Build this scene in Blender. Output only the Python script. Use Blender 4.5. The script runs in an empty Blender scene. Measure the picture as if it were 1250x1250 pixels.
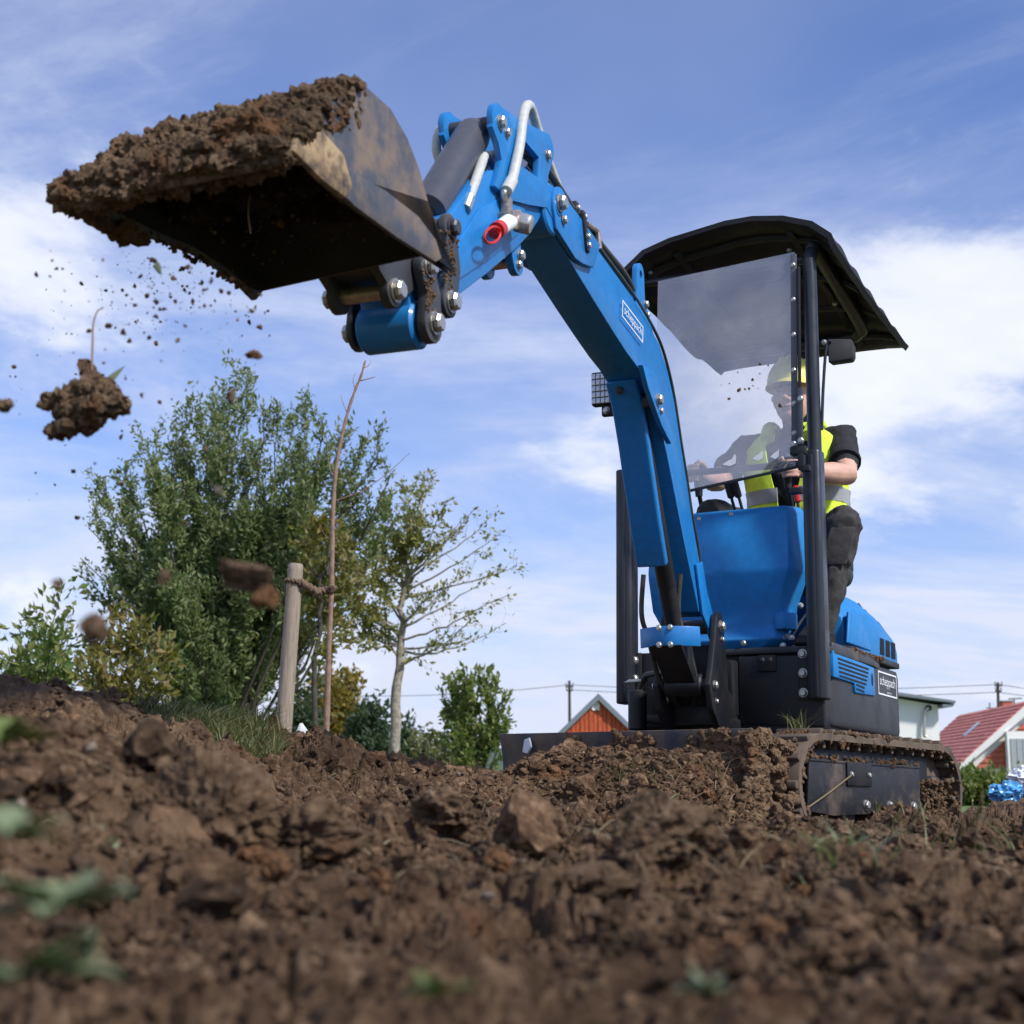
import bpy, bmesh, math, random
import numpy as np
from mathutils import Matrix, Vector, geometry

rnd = random.Random(7)
rng = np.random.default_rng(11)
S = bpy.context.scene
COL = S.collection
R = math.radians

# ---------------------------------------------------------------- camera
CAM_Z = 0.22
PITCH = math.atan(320.0 / 1823.0)
cam_data = bpy.data.cameras.new("camera")
cam_data.sensor_width = 24.0
cam_data.lens = 35.0
cam_data.clip_start = 0.02
cam_data.clip_end = 6000.0
cam_data.dof.use_dof = True
cam_data.dof.focus_distance = 5.2
cam_data.dof.aperture_fstop = 4.4
cam = bpy.data.objects.new("camera", cam_data)
COL.objects.link(cam)
cam.location = (0, 0, CAM_Z)
cam.rotation_euler = (math.pi / 2 + PITCH, 0, 0)
S.camera = cam

# ---------------------------------------------------------------- light
SUN_EL, SUN_AZ = R(43), R(50)      # azimuth: from straight behind the camera round to the right
sun_dir = Vector((math.sin(SUN_AZ) * math.cos(SUN_EL), -math.cos(SUN_AZ) * math.cos(SUN_EL), math.sin(SUN_EL)))
sun_data = bpy.data.lights.new("sun", 'SUN')
sun_data.energy = 3.2
sun_data.angle = R(5)
sun_data.color = (1.0, 0.95, 0.88)
sun = bpy.data.objects.new("sun", sun_data)
COL.objects.link(sun)
sun.rotation_euler = sun_dir.to_track_quat('Z', 'Y').to_euler()
sun.location = sun_dir * 30

W = bpy.data.worlds.new("World")
S.world = W
W.use_nodes = True
nt = W.node_tree
nt.nodes.clear()
def wn(t, **kw):
    n = nt.nodes.new(t)
    for k, v in kw.items():
        setattr(n, k, v)
    return n
L = nt.links.new
def wmath(op, a, b=None, clamp=False):
    n = wn('ShaderNodeMath', operation=op, use_clamp=clamp)
    for i, v in enumerate((a, b)):
        if v is None: continue
        if isinstance(v, (int, float)): n.inputs[i].default_value = v
        else: L(v, n.inputs[i])
    return n.outputs[0]
sky = wn('ShaderNodeTexSky', sky_type='NISHITA', sun_disc=False)
sky.sun_elevation = SUN_EL
sky.sun_rotation = math.atan2(sun_dir.x, sun_dir.y)
sky.altitude = 400
sky.air_density = 1.0
sky.dust_density = 0.6
sky.ozone_density = 3.0
tc = wn('ShaderNodeTexCoord')
sep = wn('ShaderNodeSeparateXYZ')
L(tc.outputs['Generated'], sep.inputs[0])
zc = wmath('ADD', wmath('MAXIMUM', sep.outputs['Z'], 0.0), 0.30)
cx = wmath('DIVIDE', sep.outputs['X'], zc)
cy = wmath('DIVIDE', sep.outputs['Y'], zc)
comb = wn('ShaderNodeCombineXYZ')
L(cx, comb.inputs[0]); L(cy, comb.inputs[1])
def cloud_layer(scale, stretch, rot, loc, detail, rough, lo, hi, distort=0.0):
    m = wn('ShaderNodeMapping')
    m.inputs['Location'].default_value = loc
    m.inputs['Rotation'].default_value = (0, 0, rot)
    m.inputs['Scale'].default_value = stretch
    L(comb.outputs[0], m.inputs['Vector'])
    n = wn('ShaderNodeTexNoise', noise_dimensions='3D')
    n.inputs['Scale'].default_value = scale
    n.inputs['Detail'].default_value = detail
    n.inputs['Roughness'].default_value = rough
    n.inputs['Distortion'].default_value = distort
    L(m.outputs[0], n.inputs['Vector'])
    r = wn('ShaderNodeMapRange', interpolation_type='SMOOTHSTEP')
    r.inputs['From Min'].default_value = lo
    r.inputs['From Max'].default_value = hi
    L(n.outputs['Fac'], r.inputs['Value'])
    return r.outputs[0], n.outputs['Fac']
wisp, _ = cloud_layer(0.95, (1.0, 1.9, 1), R(24), (3.1, 1.7, 0), 10, 0.66, 0.38, 0.78, 0.6)
veil, _ = cloud_layer(0.60, (1.0, 1.0, 1), R(-12), (8.4, 0.6, 2), 5, 0.55, 0.36, 0.72)
def toward(px, py, c0, c1):
    """1 near one part of the sky, falling to 0: where a bank of cloud stands"""
    a = ((px - 625) / 1823.0, -(py - 945) / 1823.0)
    v = Vector((a[0], 1.0, a[1])).normalized()
    d = wn('ShaderNodeVectorMath', operation='DOT_PRODUCT'); L(tc.outputs['Generated'], d.inputs[0]); d.inputs[1].default_value = v
    r = wn('ShaderNodeMapRange', interpolation_type='SMOOTHSTEP')
    r.inputs['From Min'].default_value = math.cos(R(c0)); r.inputs['From Max'].default_value = math.cos(R(c1)); L(d.outputs['Value'], r.inputs['Value'])
    return r.outputs[0]
bank = wmath('MULTIPLY', toward(1100, 500, 9, 1.5), 0.13)
bank = wmath('ADD', bank, wmath('MULTIPLY', toward(700, 545, 4.5, 1), 0.085))
bank = wmath('ADD', bank, wmath('MULTIPLY', toward(15, 305, 3.5, .5), 0.07))
def puffs():
    m = wn('ShaderNodeMapping'); m.inputs['Location'].default_value = (2.72, 1.23, -9.46); m.inputs['Rotation'].default_value = (0, 0, R(10))
    L(comb.outputs[0], m.inputs['Vector'])
    n = wn('ShaderNodeTexNoise'); n.inputs['Scale'].default_value = 1.9; n.inputs['Detail'].default_value = 12; n.inputs['Roughness'].default_value = 0.6; n.inputs['Distortion'].default_value = 0.25
    L(m.outputs[0], n.inputs['Vector'])
    f = wmath('ADD', n.outputs['Fac'], bank)
    r = wn('ShaderNodeMapRange', interpolation_type='SMOOTHSTEP'); r.inputs['From Min'].default_value = 0.56; r.inputs['From Max'].default_value = 0.70
    L(f, r.inputs['Value'])
    return r.outputs[0], f
puff, pn_ = puffs()
band, _ = cloud_layer(1.5, (0.7, 1.9, 1), R(3), (1.2, 9.3, 7), 8, 0.6, 0.40, 0.72, 0.3)
# more cloud low in the sky, all the way round
low = wn('ShaderNodeMapRange', interpolation_type='SMOOTHSTEP')
low.inputs['From Min'].default_value = 0.42
low.inputs['From Max'].default_value = 0.05
L(sep.outputs['Z'], low.inputs['Value'])
hz = wn('ShaderNodeMapRange', interpolation_type='SMOOTHSTEP')
hz.inputs['From Min'].default_value = 0.13
hz.inputs['From Max'].default_value = -0.02
L(sep.outputs['Z'], hz.inputs['Value'])
thin = wmath('ADD', wmath('MULTIPLY', wisp, 0.78), wmath('MULTIPLY', veil, 0.30))
thin = wmath('ADD', thin, wmath('MULTIPLY', wmath('MULTIPLY', band, low.outputs[0]), 0.70))
thin = wmath('ADD', thin, wmath('MULTIPLY', low.outputs[0], 0.30))
thin = wmath('ADD', thin, wmath('MULTIPLY', hz.outputs[0], 0.5), clamp=True)
tint = wn('ShaderNodeMix', data_type='RGBA', blend_type='MULTIPLY')
tint.inputs['Factor'].default_value = 1.0
L(sky.outputs[0], tint.inputs['A'])
tint.inputs['B'].default_value = (0.48, 0.63, 0.95, 1)
mix1 = wn('ShaderNodeMix', data_type='RGBA')
L(thin, mix1.inputs['Factor'])
L(tint.outputs['Result'], mix1.inputs['A'])
mix1.inputs['B'].default_value = (4.2, 4.55, 5.6, 1)
ramp = wn('ShaderNodeMapRange')
ramp.inputs['From Min'].default_value = 0.58
ramp.inputs['From Max'].default_value = 0.78
L(pn_, ramp.inputs['Value'])
pc = wn('ShaderNodeMix', data_type='RGBA')
L(ramp.outputs[0], pc.inputs['Factor'])
pc.inputs['A'].default_value = (4.8, 5.1, 6.0, 1)
pc.inputs['B'].default_value = (5.9, 6.0, 6.3, 1)
mix2 = wn('ShaderNodeMix', data_type='RGBA')
L(wmath('MULTIPLY', puff, 0.85), mix2.inputs['Factor'])
L(mix1.outputs['Result'], mix2.inputs['A'])
L(pc.outputs['Result'], mix2.inputs['B'])
bg = wn('ShaderNodeBackground')
bg.inputs['Strength'].default_value = 0.125
L(mix2.outputs['Result'], bg.inputs['Color'])
wo = wn('ShaderNodeOutputWorld')
L(bg.outputs[0], wo.inputs['Surface'])

S.view_settings.view_transform = 'Standard'
S.view_settings.look = 'None'
S.view_settings.gamma = 1
S.view_settings.exposure = 0.5
S.view_settings.use_curve_mapping = False
S.render.engine = 'CYCLES'
S.cycles.max_bounces = 8
S.cycles.transparent_max_bounces = 16
S.cycles.use_denoising = True

# ---------------------------------------------------------------- frames and helpers
def at(px, py, Y):
    """a point Y metres in front of the camera along one line of sight (background layout)"""
    c = ((px - 625) / 1823.0, 1.0, -(py - 625) / 1823.0)
    cp, sp = math.cos(PITCH), math.sin(PITCH)
    d = Vector((c[0], c[1] * cp - c[2] * sp, c[1] * sp + c[2] * cp))
    return Vector((0, 0, CAM_Z)) + d * (Y / d.y)

def frame(C, th, pitch=0.0, roll=0.0):
    return (Matrix.Translation(Vector(C)) @ Matrix.Rotation(R(-th), 4, 'Z')
            @ Matrix.Rotation(R(-pitch), 4, 'X') @ Matrix.Rotation(R(roll), 4, 'Y'))
I4 = Matrix.Identity(4)
ROOT = Vector((0.996, 6.014, 0.02))
HF = frame((0.996, 6.014, -0.035), 28.5, 1.5)        # upper structure
UF = frame((0.989, 5.869, 0.007), 40.0, 1.6)         # undercarriage
BF = frame((0.631, 5.384, 0.741), 22.0)              # boom

def tag(o, label=None, cat=None, group=None, kind=None):
    if label: o['label'] = label
    if cat: o['category'] = cat
    if group: o['group'] = group
    if kind: o['kind'] = kind
    return o

def empty(name, loc, label, cat, group=None, rz=0.0):
    o = bpy.data.objects.new(name, None)
    o.empty_display_size = 0.1
    COL.objects.link(o)
    o.location = loc
    o.rotation_euler = (0, 0, rz)
    return tag(o, label, cat, group)

def link(name, me, mat=None, parent=None, loc=None):
    o = bpy.data.objects.new(name, me)
    COL.objects.link(o)
    if mat is not None:
        for m in (mat if isinstance(mat, (list, tuple)) else [mat]):
            me.materials.append(m)
    if parent is not None: o.parent = parent
    if loc is not None: o.location = loc
    return o

def fast_mesh(name, V, Fq, smooth=True):
    """numpy verts (n,3) and faces (m,k), all of one size"""
    V = np.asarray(V, np.float32); Fq = np.asarray(Fq, np.int32)
    me = bpy.data.meshes.new(name)
    k = Fq.shape[1]
    me.vertices.add(len(V)); me.vertices.foreach_set('co', V.ravel())
    me.loops.add(Fq.size); me.loops.foreach_set('vertex_index', Fq.ravel())
    me.polygons.add(len(Fq))
    me.polygons.foreach_set('loop_start', np.arange(0, Fq.size, k, dtype=np.int32))
    me.polygons.foreach_set('use_smooth', np.full(len(Fq), smooth, dtype=bool))
    me.update(calc_edges=True)
    return me

def smooth_path(pts, n=6):
    P = [Vector(p) for p in pts]
    if len(P) < 3: return P
    out = []
    Q = [P[0] * 2 - P[1]] + P + [P[-1] * 2 - P[-2]]
    for i in range(1, len(Q) - 2):
        a, b, c, d = Q[i - 1], Q[i], Q[i + 1], Q[i + 2]
        for k in range(n):
            t = k / n
            out.append(0.5 * ((2 * b) + (c - a) * t + (2 * a - 5 * b + 4 * c - d) * t * t + (3 * b - a - 3 * c + d) * t ** 3))
    out.append(P[-1])
    return out

class MB:
    def __init__(s): s.bm = bmesh.new()
    def face(s, vs):
        try: return s.bm.faces.new(vs)
        except ValueError: return None
    def box(s, x0, x1, y0, y1, z0, z1):
        c = [s.bm.verts.new((x, y, z)) for x in (x0, x1) for y in (y0, y1) for z in (z0, z1)]
        for f in ((0, 1, 3, 2), (4, 6, 7, 5), (0, 4, 5, 1), (2, 3, 7, 6), (0, 2, 6, 4), (1, 5, 7, 3)):
            s.face([c[i] for i in f])
        return s
    def obox(s, center, ax, ay, az):
        c = Vector(center); ax, ay, az = Vector(ax), Vector(ay), Vector(az)
        v = [s.bm.verts.new(c + ax * i + ay * j + az * k) for i in (-1, 1) for j in (-1, 1) for k in (-1, 1)]
        for f in ((0, 1, 3, 2), (4, 6, 7, 5), (0, 4, 5, 1), (2, 3, 7, 6), (0, 2, 6, 4), (1, 5, 7, 3)):
            s.face([v[i] for i in f])
        return s
    def prism(s, poly, c0, c1, axis='x', taper=None, hole=None):
        """poly: list of 2D points; extruded along axis from c0 to c1. axis x: (y,z); y: (x,z); z: (x,y)"""
        def mk(p, c):
            return {'x': (c, p[0], p[1]), 'y': (p[0], c, p[1]), 'z': (p[0], p[1], c)}[axis]
        def ring(pl, c): return [s.bm.verts.new(mk(p, c)) for p in pl]
        a = ring(poly, c0); b = ring(taper or poly, c1)
        n = len(poly)
        for i in range(n):
            s.face([a[i], a[(i + 1) % n], b[(i + 1) % n], b[i]])
        if hole is None:
            s.face(a[::-1]); s.face(b)
        else:
            ha, hb = ring(hole, c0), ring(hole, c1)
            m = len(hole)
            for i in range(m):
                s.face([ha[i], hb[i], hb[(i + 1) % m], ha[(i + 1) % m]])
            tris = geometry.tessellate_polygon([[Vector((p[0], p[1], 0)) for p in poly], [Vector((p[0], p[1], 0)) for p in hole]])
            A, B = a + ha, b + hb
            for t in tris:
                s.face([A[i] for i in t]); s.face([B[i] for i in t])
        return s
    def loft(s, rings, cap=True, closed=True):
        rs = [[s.bm.verts.new(p) for p in r] for r in rings]
        n = len(rs[0])
        for a, b in zip(rs, rs[1:]):
            for i in range(n if closed else n - 1):
                s.face([a[i], a[(i + 1) % n], b[(i + 1) % n], b[i]])
        if cap and closed:
            s.face(rs[0][::-1]); s.face(rs[-1])
        return s
    def tube(s, pts, r, n=10, cap=True):
        P = [Vector(p) for p in pts]
        rad = r if isinstance(r, (list, tuple)) else [r] * len(P)
        rings = []
        up = None
        for i, p in enumerate(P):
            d = (P[min(i + 1, len(P) - 1)] - P[max(i - 1, 0)])
            if d.length < 1e-9: d = Vector((0, 0, 1))
            d.normalize()
            if up is None:
                up = d.orthogonal().normalized()
            else:
                up = (up - d * up.dot(d))
                up = up.normalized() if up.length > 1e-6 else d.orthogonal().normalized()
            w = d.cross(up)
            rings.append([p + (up * math.cos(2 * math.pi * k / n) + w * math.sin(2 * math.pi * k / n)) * rad[i] for k in range(n)])
        return s.loft(rings, cap)
    def cyl(s, p0, p1, r, n=20, r2=None):
        return s.tube([p0, p1], [r, r if r2 is None else r2], n)
    def pin(s, p0, p1, r, ch=0.004, n=18):
        p0, p1 = Vector(p0), Vector(p1)
        d = (p1 - p0).normalized()
        return s.tube([p0, p0 + d * ch, p1 - d * ch, p1], [r - ch, r, r, r - ch], n)
    def ball(s, c, r, seg=16, sc=(1, 1, 1)):
        bmesh.ops.create_uvsphere(s.bm, u_segments=seg, v_segments=max(6, seg // 2), radius=1,
            matrix=Matrix.Translation(Vector(c)) @ Matrix.Diagonal((r * sc[0], r * sc[1], r * sc[2], 1)))
        return s
    def mesh(s, name, F=None, bevel=0.0, seg=2, sharp=32, off=None, lim=28):
        bm = s.bm
        bmesh.ops.recalc_face_normals(bm, faces=bm.faces)
        if bevel > 0:
            es = [e for e in bm.edges if len(e.link_faces) == 2 and e.calc_face_angle(0) > R(lim)]
            if es:
                bmesh.ops.bevel(bm, geom=es, offset=bevel, segments=seg, profile=0.5, affect='EDGES', clamp_overlap=True)
        if F is not None: bm.transform(F)
        if off is not None: bmesh.ops.translate(bm, verts=bm.verts, vec=-Vector(off))
        me = bpy.data.meshes.new(name)
        bm.to_mesh(me); bm.free()
        me.polygons.foreach_set('use_smooth', [True] * len(me.polygons))
        me.set_sharp_from_angle(angle=R(sharp))
        return me
    def build(s, name, mat, parent=None, F=None, bevel=0.0, seg=2, sharp=32, off=None, lim=28):
        return link(name, s.mesh(name, F, bevel, seg, sharp, off, lim), mat, parent)

# ---------------------------------------------------------------- numpy noise
def _hash(i, j, k, seed):
    h = (i.astype(np.uint32) * np.uint32(374761393) + j.astype(np.uint32) * np.uint32(668265263)
         + k.astype(np.uint32) * np.uint32(2147483647) + np.uint32((seed * 974634777) & 0xffffffff))
    h = (h ^ (h >> np.uint32(13))) * np.uint32(1274126177)
    h = h ^ (h >> np.uint32(16))
    return h.astype(np.float32) * np.float32(1.0 / 4294967295.0)
def vnoise(P, seed=0):
    P = np.asarray(P, np.float32)
    f = np.floor(P); t = P - f; i = f.astype(np.int64)
    t = t * t * (3 - 2 * t)
    out = 0
    for a in (0, 1):
        wa = t[:, 0] if a else 1 - t[:, 0]
        for b in (0, 1):
            wb = t[:, 1] if b else 1 - t[:, 1]
            for c in (0, 1):
                wc = t[:, 2] if c else 1 - t[:, 2]
                out = out + wa * wb * wc * _hash(i[:, 0] + a, i[:, 1] + b, i[:, 2] + c, seed)
    return out * 2 - 1
_rot = np.array([[0.36, 0.48, -0.8], [-0.8, 0.6, 0.0], [0.48, 0.64, 0.6]], np.float32)
def fbm(P, octaves=4, seed=0, gain=0.5, lac=2.03):
    P = np.asarray(P, np.float32); a, o = 1.0, 0.0
    for k in range(octaves):
        o = o + a * vnoise(P, seed + k * 17)
        P = (P @ _rot.T) * lac + 3.7
        a *= gain
    return o
def worley2(X, Y, cell, seed):
    """rounded lumps, one per jittered cell: height in units of the cell"""
    u, v = X / cell, Y / cell
    iu, iv = np.floor(u).astype(np.int64), np.floor(v).astype(np.int64)
    best = np.zeros_like(u, dtype=np.float32)
    z = np.zeros_like(iu)
    for a in (-1, 0, 1):
        for b in (-1, 0, 1):
            ci, cj = iu + a, iv + b
            jx = _hash(ci, cj, z, seed); jy = _hash(ci, cj, z + 1, seed); rr = _hash(ci, cj, z + 2, seed)
            d2 = (u - ci - jx) ** 2 + (v - cj - jy) ** 2
            rad = 0.32 + 0.42 * rr
            h = np.sqrt(np.maximum(0, 1 - d2 / (rad * rad))) * rad
            best = np.maximum(best, h)
    return best
# ---------------------------------------------------------------- materials
def material(name):
    m = bpy.data.materials.new(name); m.use_nodes = True
    t = m.node_tree; t.nodes.clear()
    out = t.nodes.new('ShaderNodeOutputMaterial')
    b = t.nodes.new('ShaderNodeBsdfPrincipled')
    t.links.new(b.outputs[0], out.inputs['Surface'])
    return m, t, b, out
def nnode(t, kind, **kw):
    n = t.nodes.new(kind)
    for k, v in kw.items():
        if k.startswith('i_'): n.inputs[k[2:].replace('_', ' ')].default_value = v
        else: setattr(n, k, v)
    return n
def noise(t, scale, detail=6, rough=0.6, co='Object', distort=0.0):
    c = t.nodes.new('ShaderNodeTexCoord')
    n = nnode(t, 'ShaderNodeTexNoise', i_Scale=scale, i_Detail=detail, i_Roughness=rough, i_Distortion=distort)
    t.links.new(c.outputs[co], n.inputs['Vector'])
    return n.outputs['Fac']
def ramp(t, fac, stops):
    r = t.nodes.new('ShaderNodeValToRGB')
    e = r.color_ramp.elements
    while len(e) < len(stops): e.new(0.5)
    for k, (p, c) in zip(e, stops):
        k.position = p; k.color = (*c, 1)
    t.links.new(fac, r.inputs['Fac'])
    return r.outputs['Color']
def rng_(t, fac, a, b, c=0.0, d=1.0, mode='SMOOTHSTEP'):
    r = nnode(t, 'ShaderNodeMapRange', interpolation_type=mode)
    for n, v in (('From Min', a), ('From Max', b), ('To Min', c), ('To Max', d)): r.inputs[n].default_value = v
    t.links.new(fac, r.inputs['Value'])
    return r.outputs[0]
def mixc(t, fac, a, b, blend='MIX'):
    n = nnode(t, 'ShaderNodeMix', data_type='RGBA', blend_type=blend)
    for key, v in (('Factor', fac), ('A', a), ('B', b)):
        if isinstance(v, (int, float)): n.inputs[key].default_value = v
        elif isinstance(v, tuple): n.inputs[key].default_value = (*v, 1)
        else: t.links.new(v, n.inputs[key])
    return n.outputs['Result']
def bump(t, b, h, strength=0.3, dist=0.01):
    n = nnode(t, 'ShaderNodeBump', i_Strength=strength, i_Distance=dist)
    t.links.new(h, n.inputs['Height']); t.links.new(n.outputs[0], b.inputs['Normal'])
    return n
DUST = (0.20, 0.145, 0.10)
def painted(name, col, rough=0.38, dust=0.25, scale=3.0, metallic=0.0, coat=0.0, grit=0.5, lo=0.50, hi=0.80):
    m, t, b, o = material(name)
    n1 = noise(t, scale, 8, 0.68)
    n2 = noise(t, scale * 14, 5, 0.6)
    n3 = noise(t, 160, 3, 0.6)
    c = mixc(t, rng_(t, n2, 0.3, 0.7), tuple(v * 0.92 for v in col), tuple(min(1, v * 1.08) for v in col))
    c = mixc(t, rng_(t, n1, lo, hi, 0, dust), c, DUST)
    c = mixc(t, rng_(t, n3, 0.66, 0.74, 0, grit * dust), c, DUST)
    t.links.new(c, b.inputs['Base Color'])
    t.links.new(rng_(t, n1, 0.35, 0.75, rough, min(1, rough + 0.35)), b.inputs['Roughness'])
    b.inputs['Metallic'].default_value = metallic
    b.inputs['Coat Weight'].default_value = coat
    b.inputs['Coat Roughness'].default_value = 0.15
    bump(t, b, n2, 0.04, 0.003)
    return m
M = {}
M['blue'] = painted('blue_paint', (0.006, 0.180, 0.50), 0.36, 0.24, 2.6, coat=0.2, grit=1.3, lo=0.54, hi=0.82)
M['blue_plastic'] = painted('blue_plastic', (0.007, 0.195, 0.52), 0.42, 0.20, 2.6, grit=1.2, lo=0.54, hi=0.82)
M['black'] = painted('black_paint', (0.0075, 0.0082, 0.011), 0.42, 0.16, 3.0, grit=1.2)
M['scuffed'] = painted('scuffed_black_paint', (0.012, 0.013, 0.017), 0.45, 0.55, 5.0, grit=1.4, lo=0.48, hi=0.74)
M['char'] = painted('charcoal_paint', (0.028, 0.030, 0.037), 0.45, 0.16, 3.0)
M['post'] = painted('dark_steel_paint', (0.024, 0.027, 0.036), 0.26, 0.06, 3.0)
M['strip'] = painted('grey_strip', (0.085, 0.090, 0.105), 0.35, 0.10, 3.0)
M['canopy'] = painted('canopy_plastic', (0.0055, 0.0056, 0.0085), 0.55, 0.02, 2.2)
M['rib'] = painted('canopy_rib_plastic', (0.012, 0.012, 0.0165), 0.5, 0.03, 2.2)
M['steel_grey'] = painted('grey_cylinder_paint', (0.060, 0.062, 0.078), 0.32, 0.10, 3.0)
M['bucket'] = painted('worn_bucket_steel', (0.060, 0.066, 0.080), 0.42, 0.95, 6.5, grit=1.0, lo=0.42, hi=0.66)
M['coupler'] = painted('muddy_grey_steel', (0.045, 0.047, 0.055), 0.45, 0.85, 7.0, grit=1.0)
M['mirror'] = painted('grey_black_plastic', (0.022, 0.022, 0.026), 0.6, 0.1, 3.0)
M['blade'] = painted('scraped_blade_paint', (0.055, 0.062, 0.076), 0.6, 0.9, 7.0, grit=1.0, lo=0.34, hi=0.62)
M['rubber'] = painted('muddy_rubber', (0.040, 0.033, 0.028), 0.9, 0.62, 7.0, grit=1.0, lo=0.28, hi=0.62)
M['trouser'] = None
def plain(name, col, rough=0.5, metallic=0.0, var=0.12, scale=20, bmp=0.0, trans=0.0):
    m, t, b, o = material(name)
    n = noise(t, scale, 5, 0.6)
    c = mixc(t, rng_(t, n, 0.3, 0.7), tuple(v * (1 - var) for v in col), tuple(min(1, v * (1 + var)) for v in col))
    t.links.new(c, b.inputs['Base Color'])
    b.inputs['Roughness'].default_value = rough
    b.inputs['Metallic'].default_value = metallic
    if bmp: bump(t, b, n, bmp, 0.01)
    return m
M['zinc'] = painted('zinc_bolt', (0.50, 0.49, 0.46), 0.34, 0.7, 30.0, metallic=0.85, grit=0.8, lo=0.52, hi=0.72)
M['chrome'] = plain('chrome_rod', (0.55, 0.55, 0.57), 0.12, 1.0)
M['void'] = plain('dark_opening', (0.006, 0.006, 0.007), 0.7)
M['hose_white'] = plain('white_hose_sleeve', (0.52, 0.53, 0.50), 0.42, var=0.1, scale=60, bmp=0.05)
M['hose_dark'] = plain('olive_black_hose', (0.045, 0.048, 0.040), 0.42, var=0.2, scale=40, bmp=0.05)
M['brass'] = plain('dusty_brass', (0.45, 0.36, 0.30), 0.4, 0.7, 0.25, 60)
M['red'] = plain('red_plastic', (0.55, 0.018, 0.014), 0.35)
M['white'] = plain('white_print_and_reflection', (0.78, 0.80, 0.82), 0.5, var=0.03)  # also colours the painted reflections on the windscreen
M['lamp'] = plain('led_lens', (0.62, 0.64, 0.68), 0.18, 0.3)
M['skin'] = plain('skin', (0.62, 0.37, 0.28), 0.5, var=0.08, scale=30)
M['shirt'] = plain('black_cotton', (0.016, 0.017, 0.022), 0.9, var=0.25, scale=60, bmp=0.2)
M['trouser'] = plain('grey_work_trousers', (0.040, 0.038, 0.038), 0.9, var=0.3, scale=30, bmp=0.35)
M['vest'] = plain('yellow_hi_vis', (0.72, 0.93, 0.06), 0.75, var=0.06, scale=40, bmp=0.1)
M['reflect'] = plain('silver_tape', (0.36, 0.37, 0.37), 0.4, 0.1)
M['hat'] = plain('yellow_plastic_helmet', (0.90, 0.80, 0.20), 0.35, var=0.04)
M['shoe'] = plain('black_leather', (0.014, 0.013, 0.013), 0.6)
M['seat'] = plain('black_vinyl', (0.014, 0.014, 0.016), 0.55)
M['eye'] = plain('eye', (0.05, 0.035, 0.03), 0.2)

# the windscreen: a thin dusty polycarbonate sheet
m, t, b, o = material('windscreen_sheet')
tr = nnode(t, 'ShaderNodeBsdfTransparent'); tr.inputs[0].default_value = (0.93, 0.93, 0.95, 1)
gl = nnode(t, 'ShaderNodeBsdfGlossy', i_Roughness=0.02); gl.inputs[0].default_value = (0.97, 0.96, 0.97, 1)
ms = nnode(t, 'ShaderNodeMixShader', i_Fac=0.30)
ms.inputs[0].default_value = 0.17
t.links.new(tr.outputs[0], ms.inputs[1]); t.links.new(gl.outputs[0], ms.inputs[2])
b.inputs['Base Color'].default_value = (0.8, 0.8, 0.8, 1); b.inputs['Roughness'].default_value = 0.7
ms2 = nnode(t, 'ShaderNodeMixShader'); ms2.inputs[0].default_value = 0.08
t.links.new(rng_(t, noise(t, 5, 6, 0.7), 0.35, 0.75, 0.05, 0.15), ms2.inputs[0])
t.links.new(ms.outputs[0], ms2.inputs[1]); t.links.new(b.outputs[0], ms2.inputs[2])
t.links.new(ms2.outputs[0], o.inputs['Surface'])
M['glass'] = m

def soil_mat(name, dark=(0.036, 0.021, 0.012), mid=(0.124, 0.073, 0.041), light=(0.34, 0.23, 0.14), ochre=0.55, fine=1.0, island=True):
    m, t, b, o = material(name)
    n1 = noise(t, 4.5, 8, 0.65)
    n2 = noise(t, 38, 8, 0.72)
    n3 = noise(t, 190, 5, 0.7)
    n4 = noise(t, 9.0, 4, 0.55, distort=0.6)
    c = ramp(t, n2, [(0.33, dark), (0.50, mid), (0.68, light)])
    n5 = noise(t, 1.4, 5, 0.6)
    c = mixc(t, rng_(t, n1, 0.35, 0.72, 0, 0.5), c, tuple(0.72 * v for v in mid))
    c = mixc(t, rng_(t, n5, 0.52, 0.66, 0, 0.62), c, tuple(0.42 * v for v in mid))
    c = mixc(t, rng_(t, n5, 0.48, 0.36, 0, 0.40), c, tuple(0.5 * v + 0.5 * w_ for v, w_ in zip(mid, light)))
    c = mixc(t, rng_(t, n4, 0.54, 0.74, 0, ochre), c, (0.185, 0.088, 0.040))
    c = mixc(t, rng_(t, n3, 0.66, 0.80, 0, 0.5), c, (0.26, 0.20, 0.145))
    if island:
        g = t.nodes.new('ShaderNodeNewGeometry')
        k = rng_(t, g.outputs['Random Per Island'], 0, 1, 0.55, 1.5, 'LINEAR')
        c = mixc(t, 1.0, c, k, 'MULTIPLY')
    t.links.new(c, b.inputs['Base Color'])
    b.inputs['Roughness'].default_value = 0.95
    b.inputs['Specular IOR Level'].default_value = 0.22
    add = nnode(t, 'ShaderNodeMath', operation='ADD')
    mu = nnode(t, 'ShaderNodeMath', operation='MULTIPLY'); mu.inputs[1].default_value = 0.35
    t.links.new(n3, mu.inputs[0]); t.links.new(n2, add.inputs[0]); t.links.new(mu.outputs[0], add.inputs[1])
    bump(t, b, add.outputs[0], 0.9 * fine, 0.02)
    return m
M['soil'] = soil_mat('turned_soil', island=False)
M['clod'] = soil_mat('soil_clods')
M['soil_shade'] = soil_mat('shade_darkened_soil', (0.012, 0.008, 0.006), (0.026, 0.018, 0.012), (0.07, 0.052, 0.038), 0.1, island=False)  # soil inside the bucket: the shade in there is put into its colour
M['steel_in'] = painted('shaded_bucket_inside', (0.010, 0.009, 0.009), 0.6, 0.10, 5.0)  # near black, so the bucket's inner shade sits in the colour
M['mud'] = soil_mat('clinging_mud', (0.060, 0.037, 0.021), (0.175, 0.110, 0.064), (0.38, 0.265, 0.165), 1.0, island=False)
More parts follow.
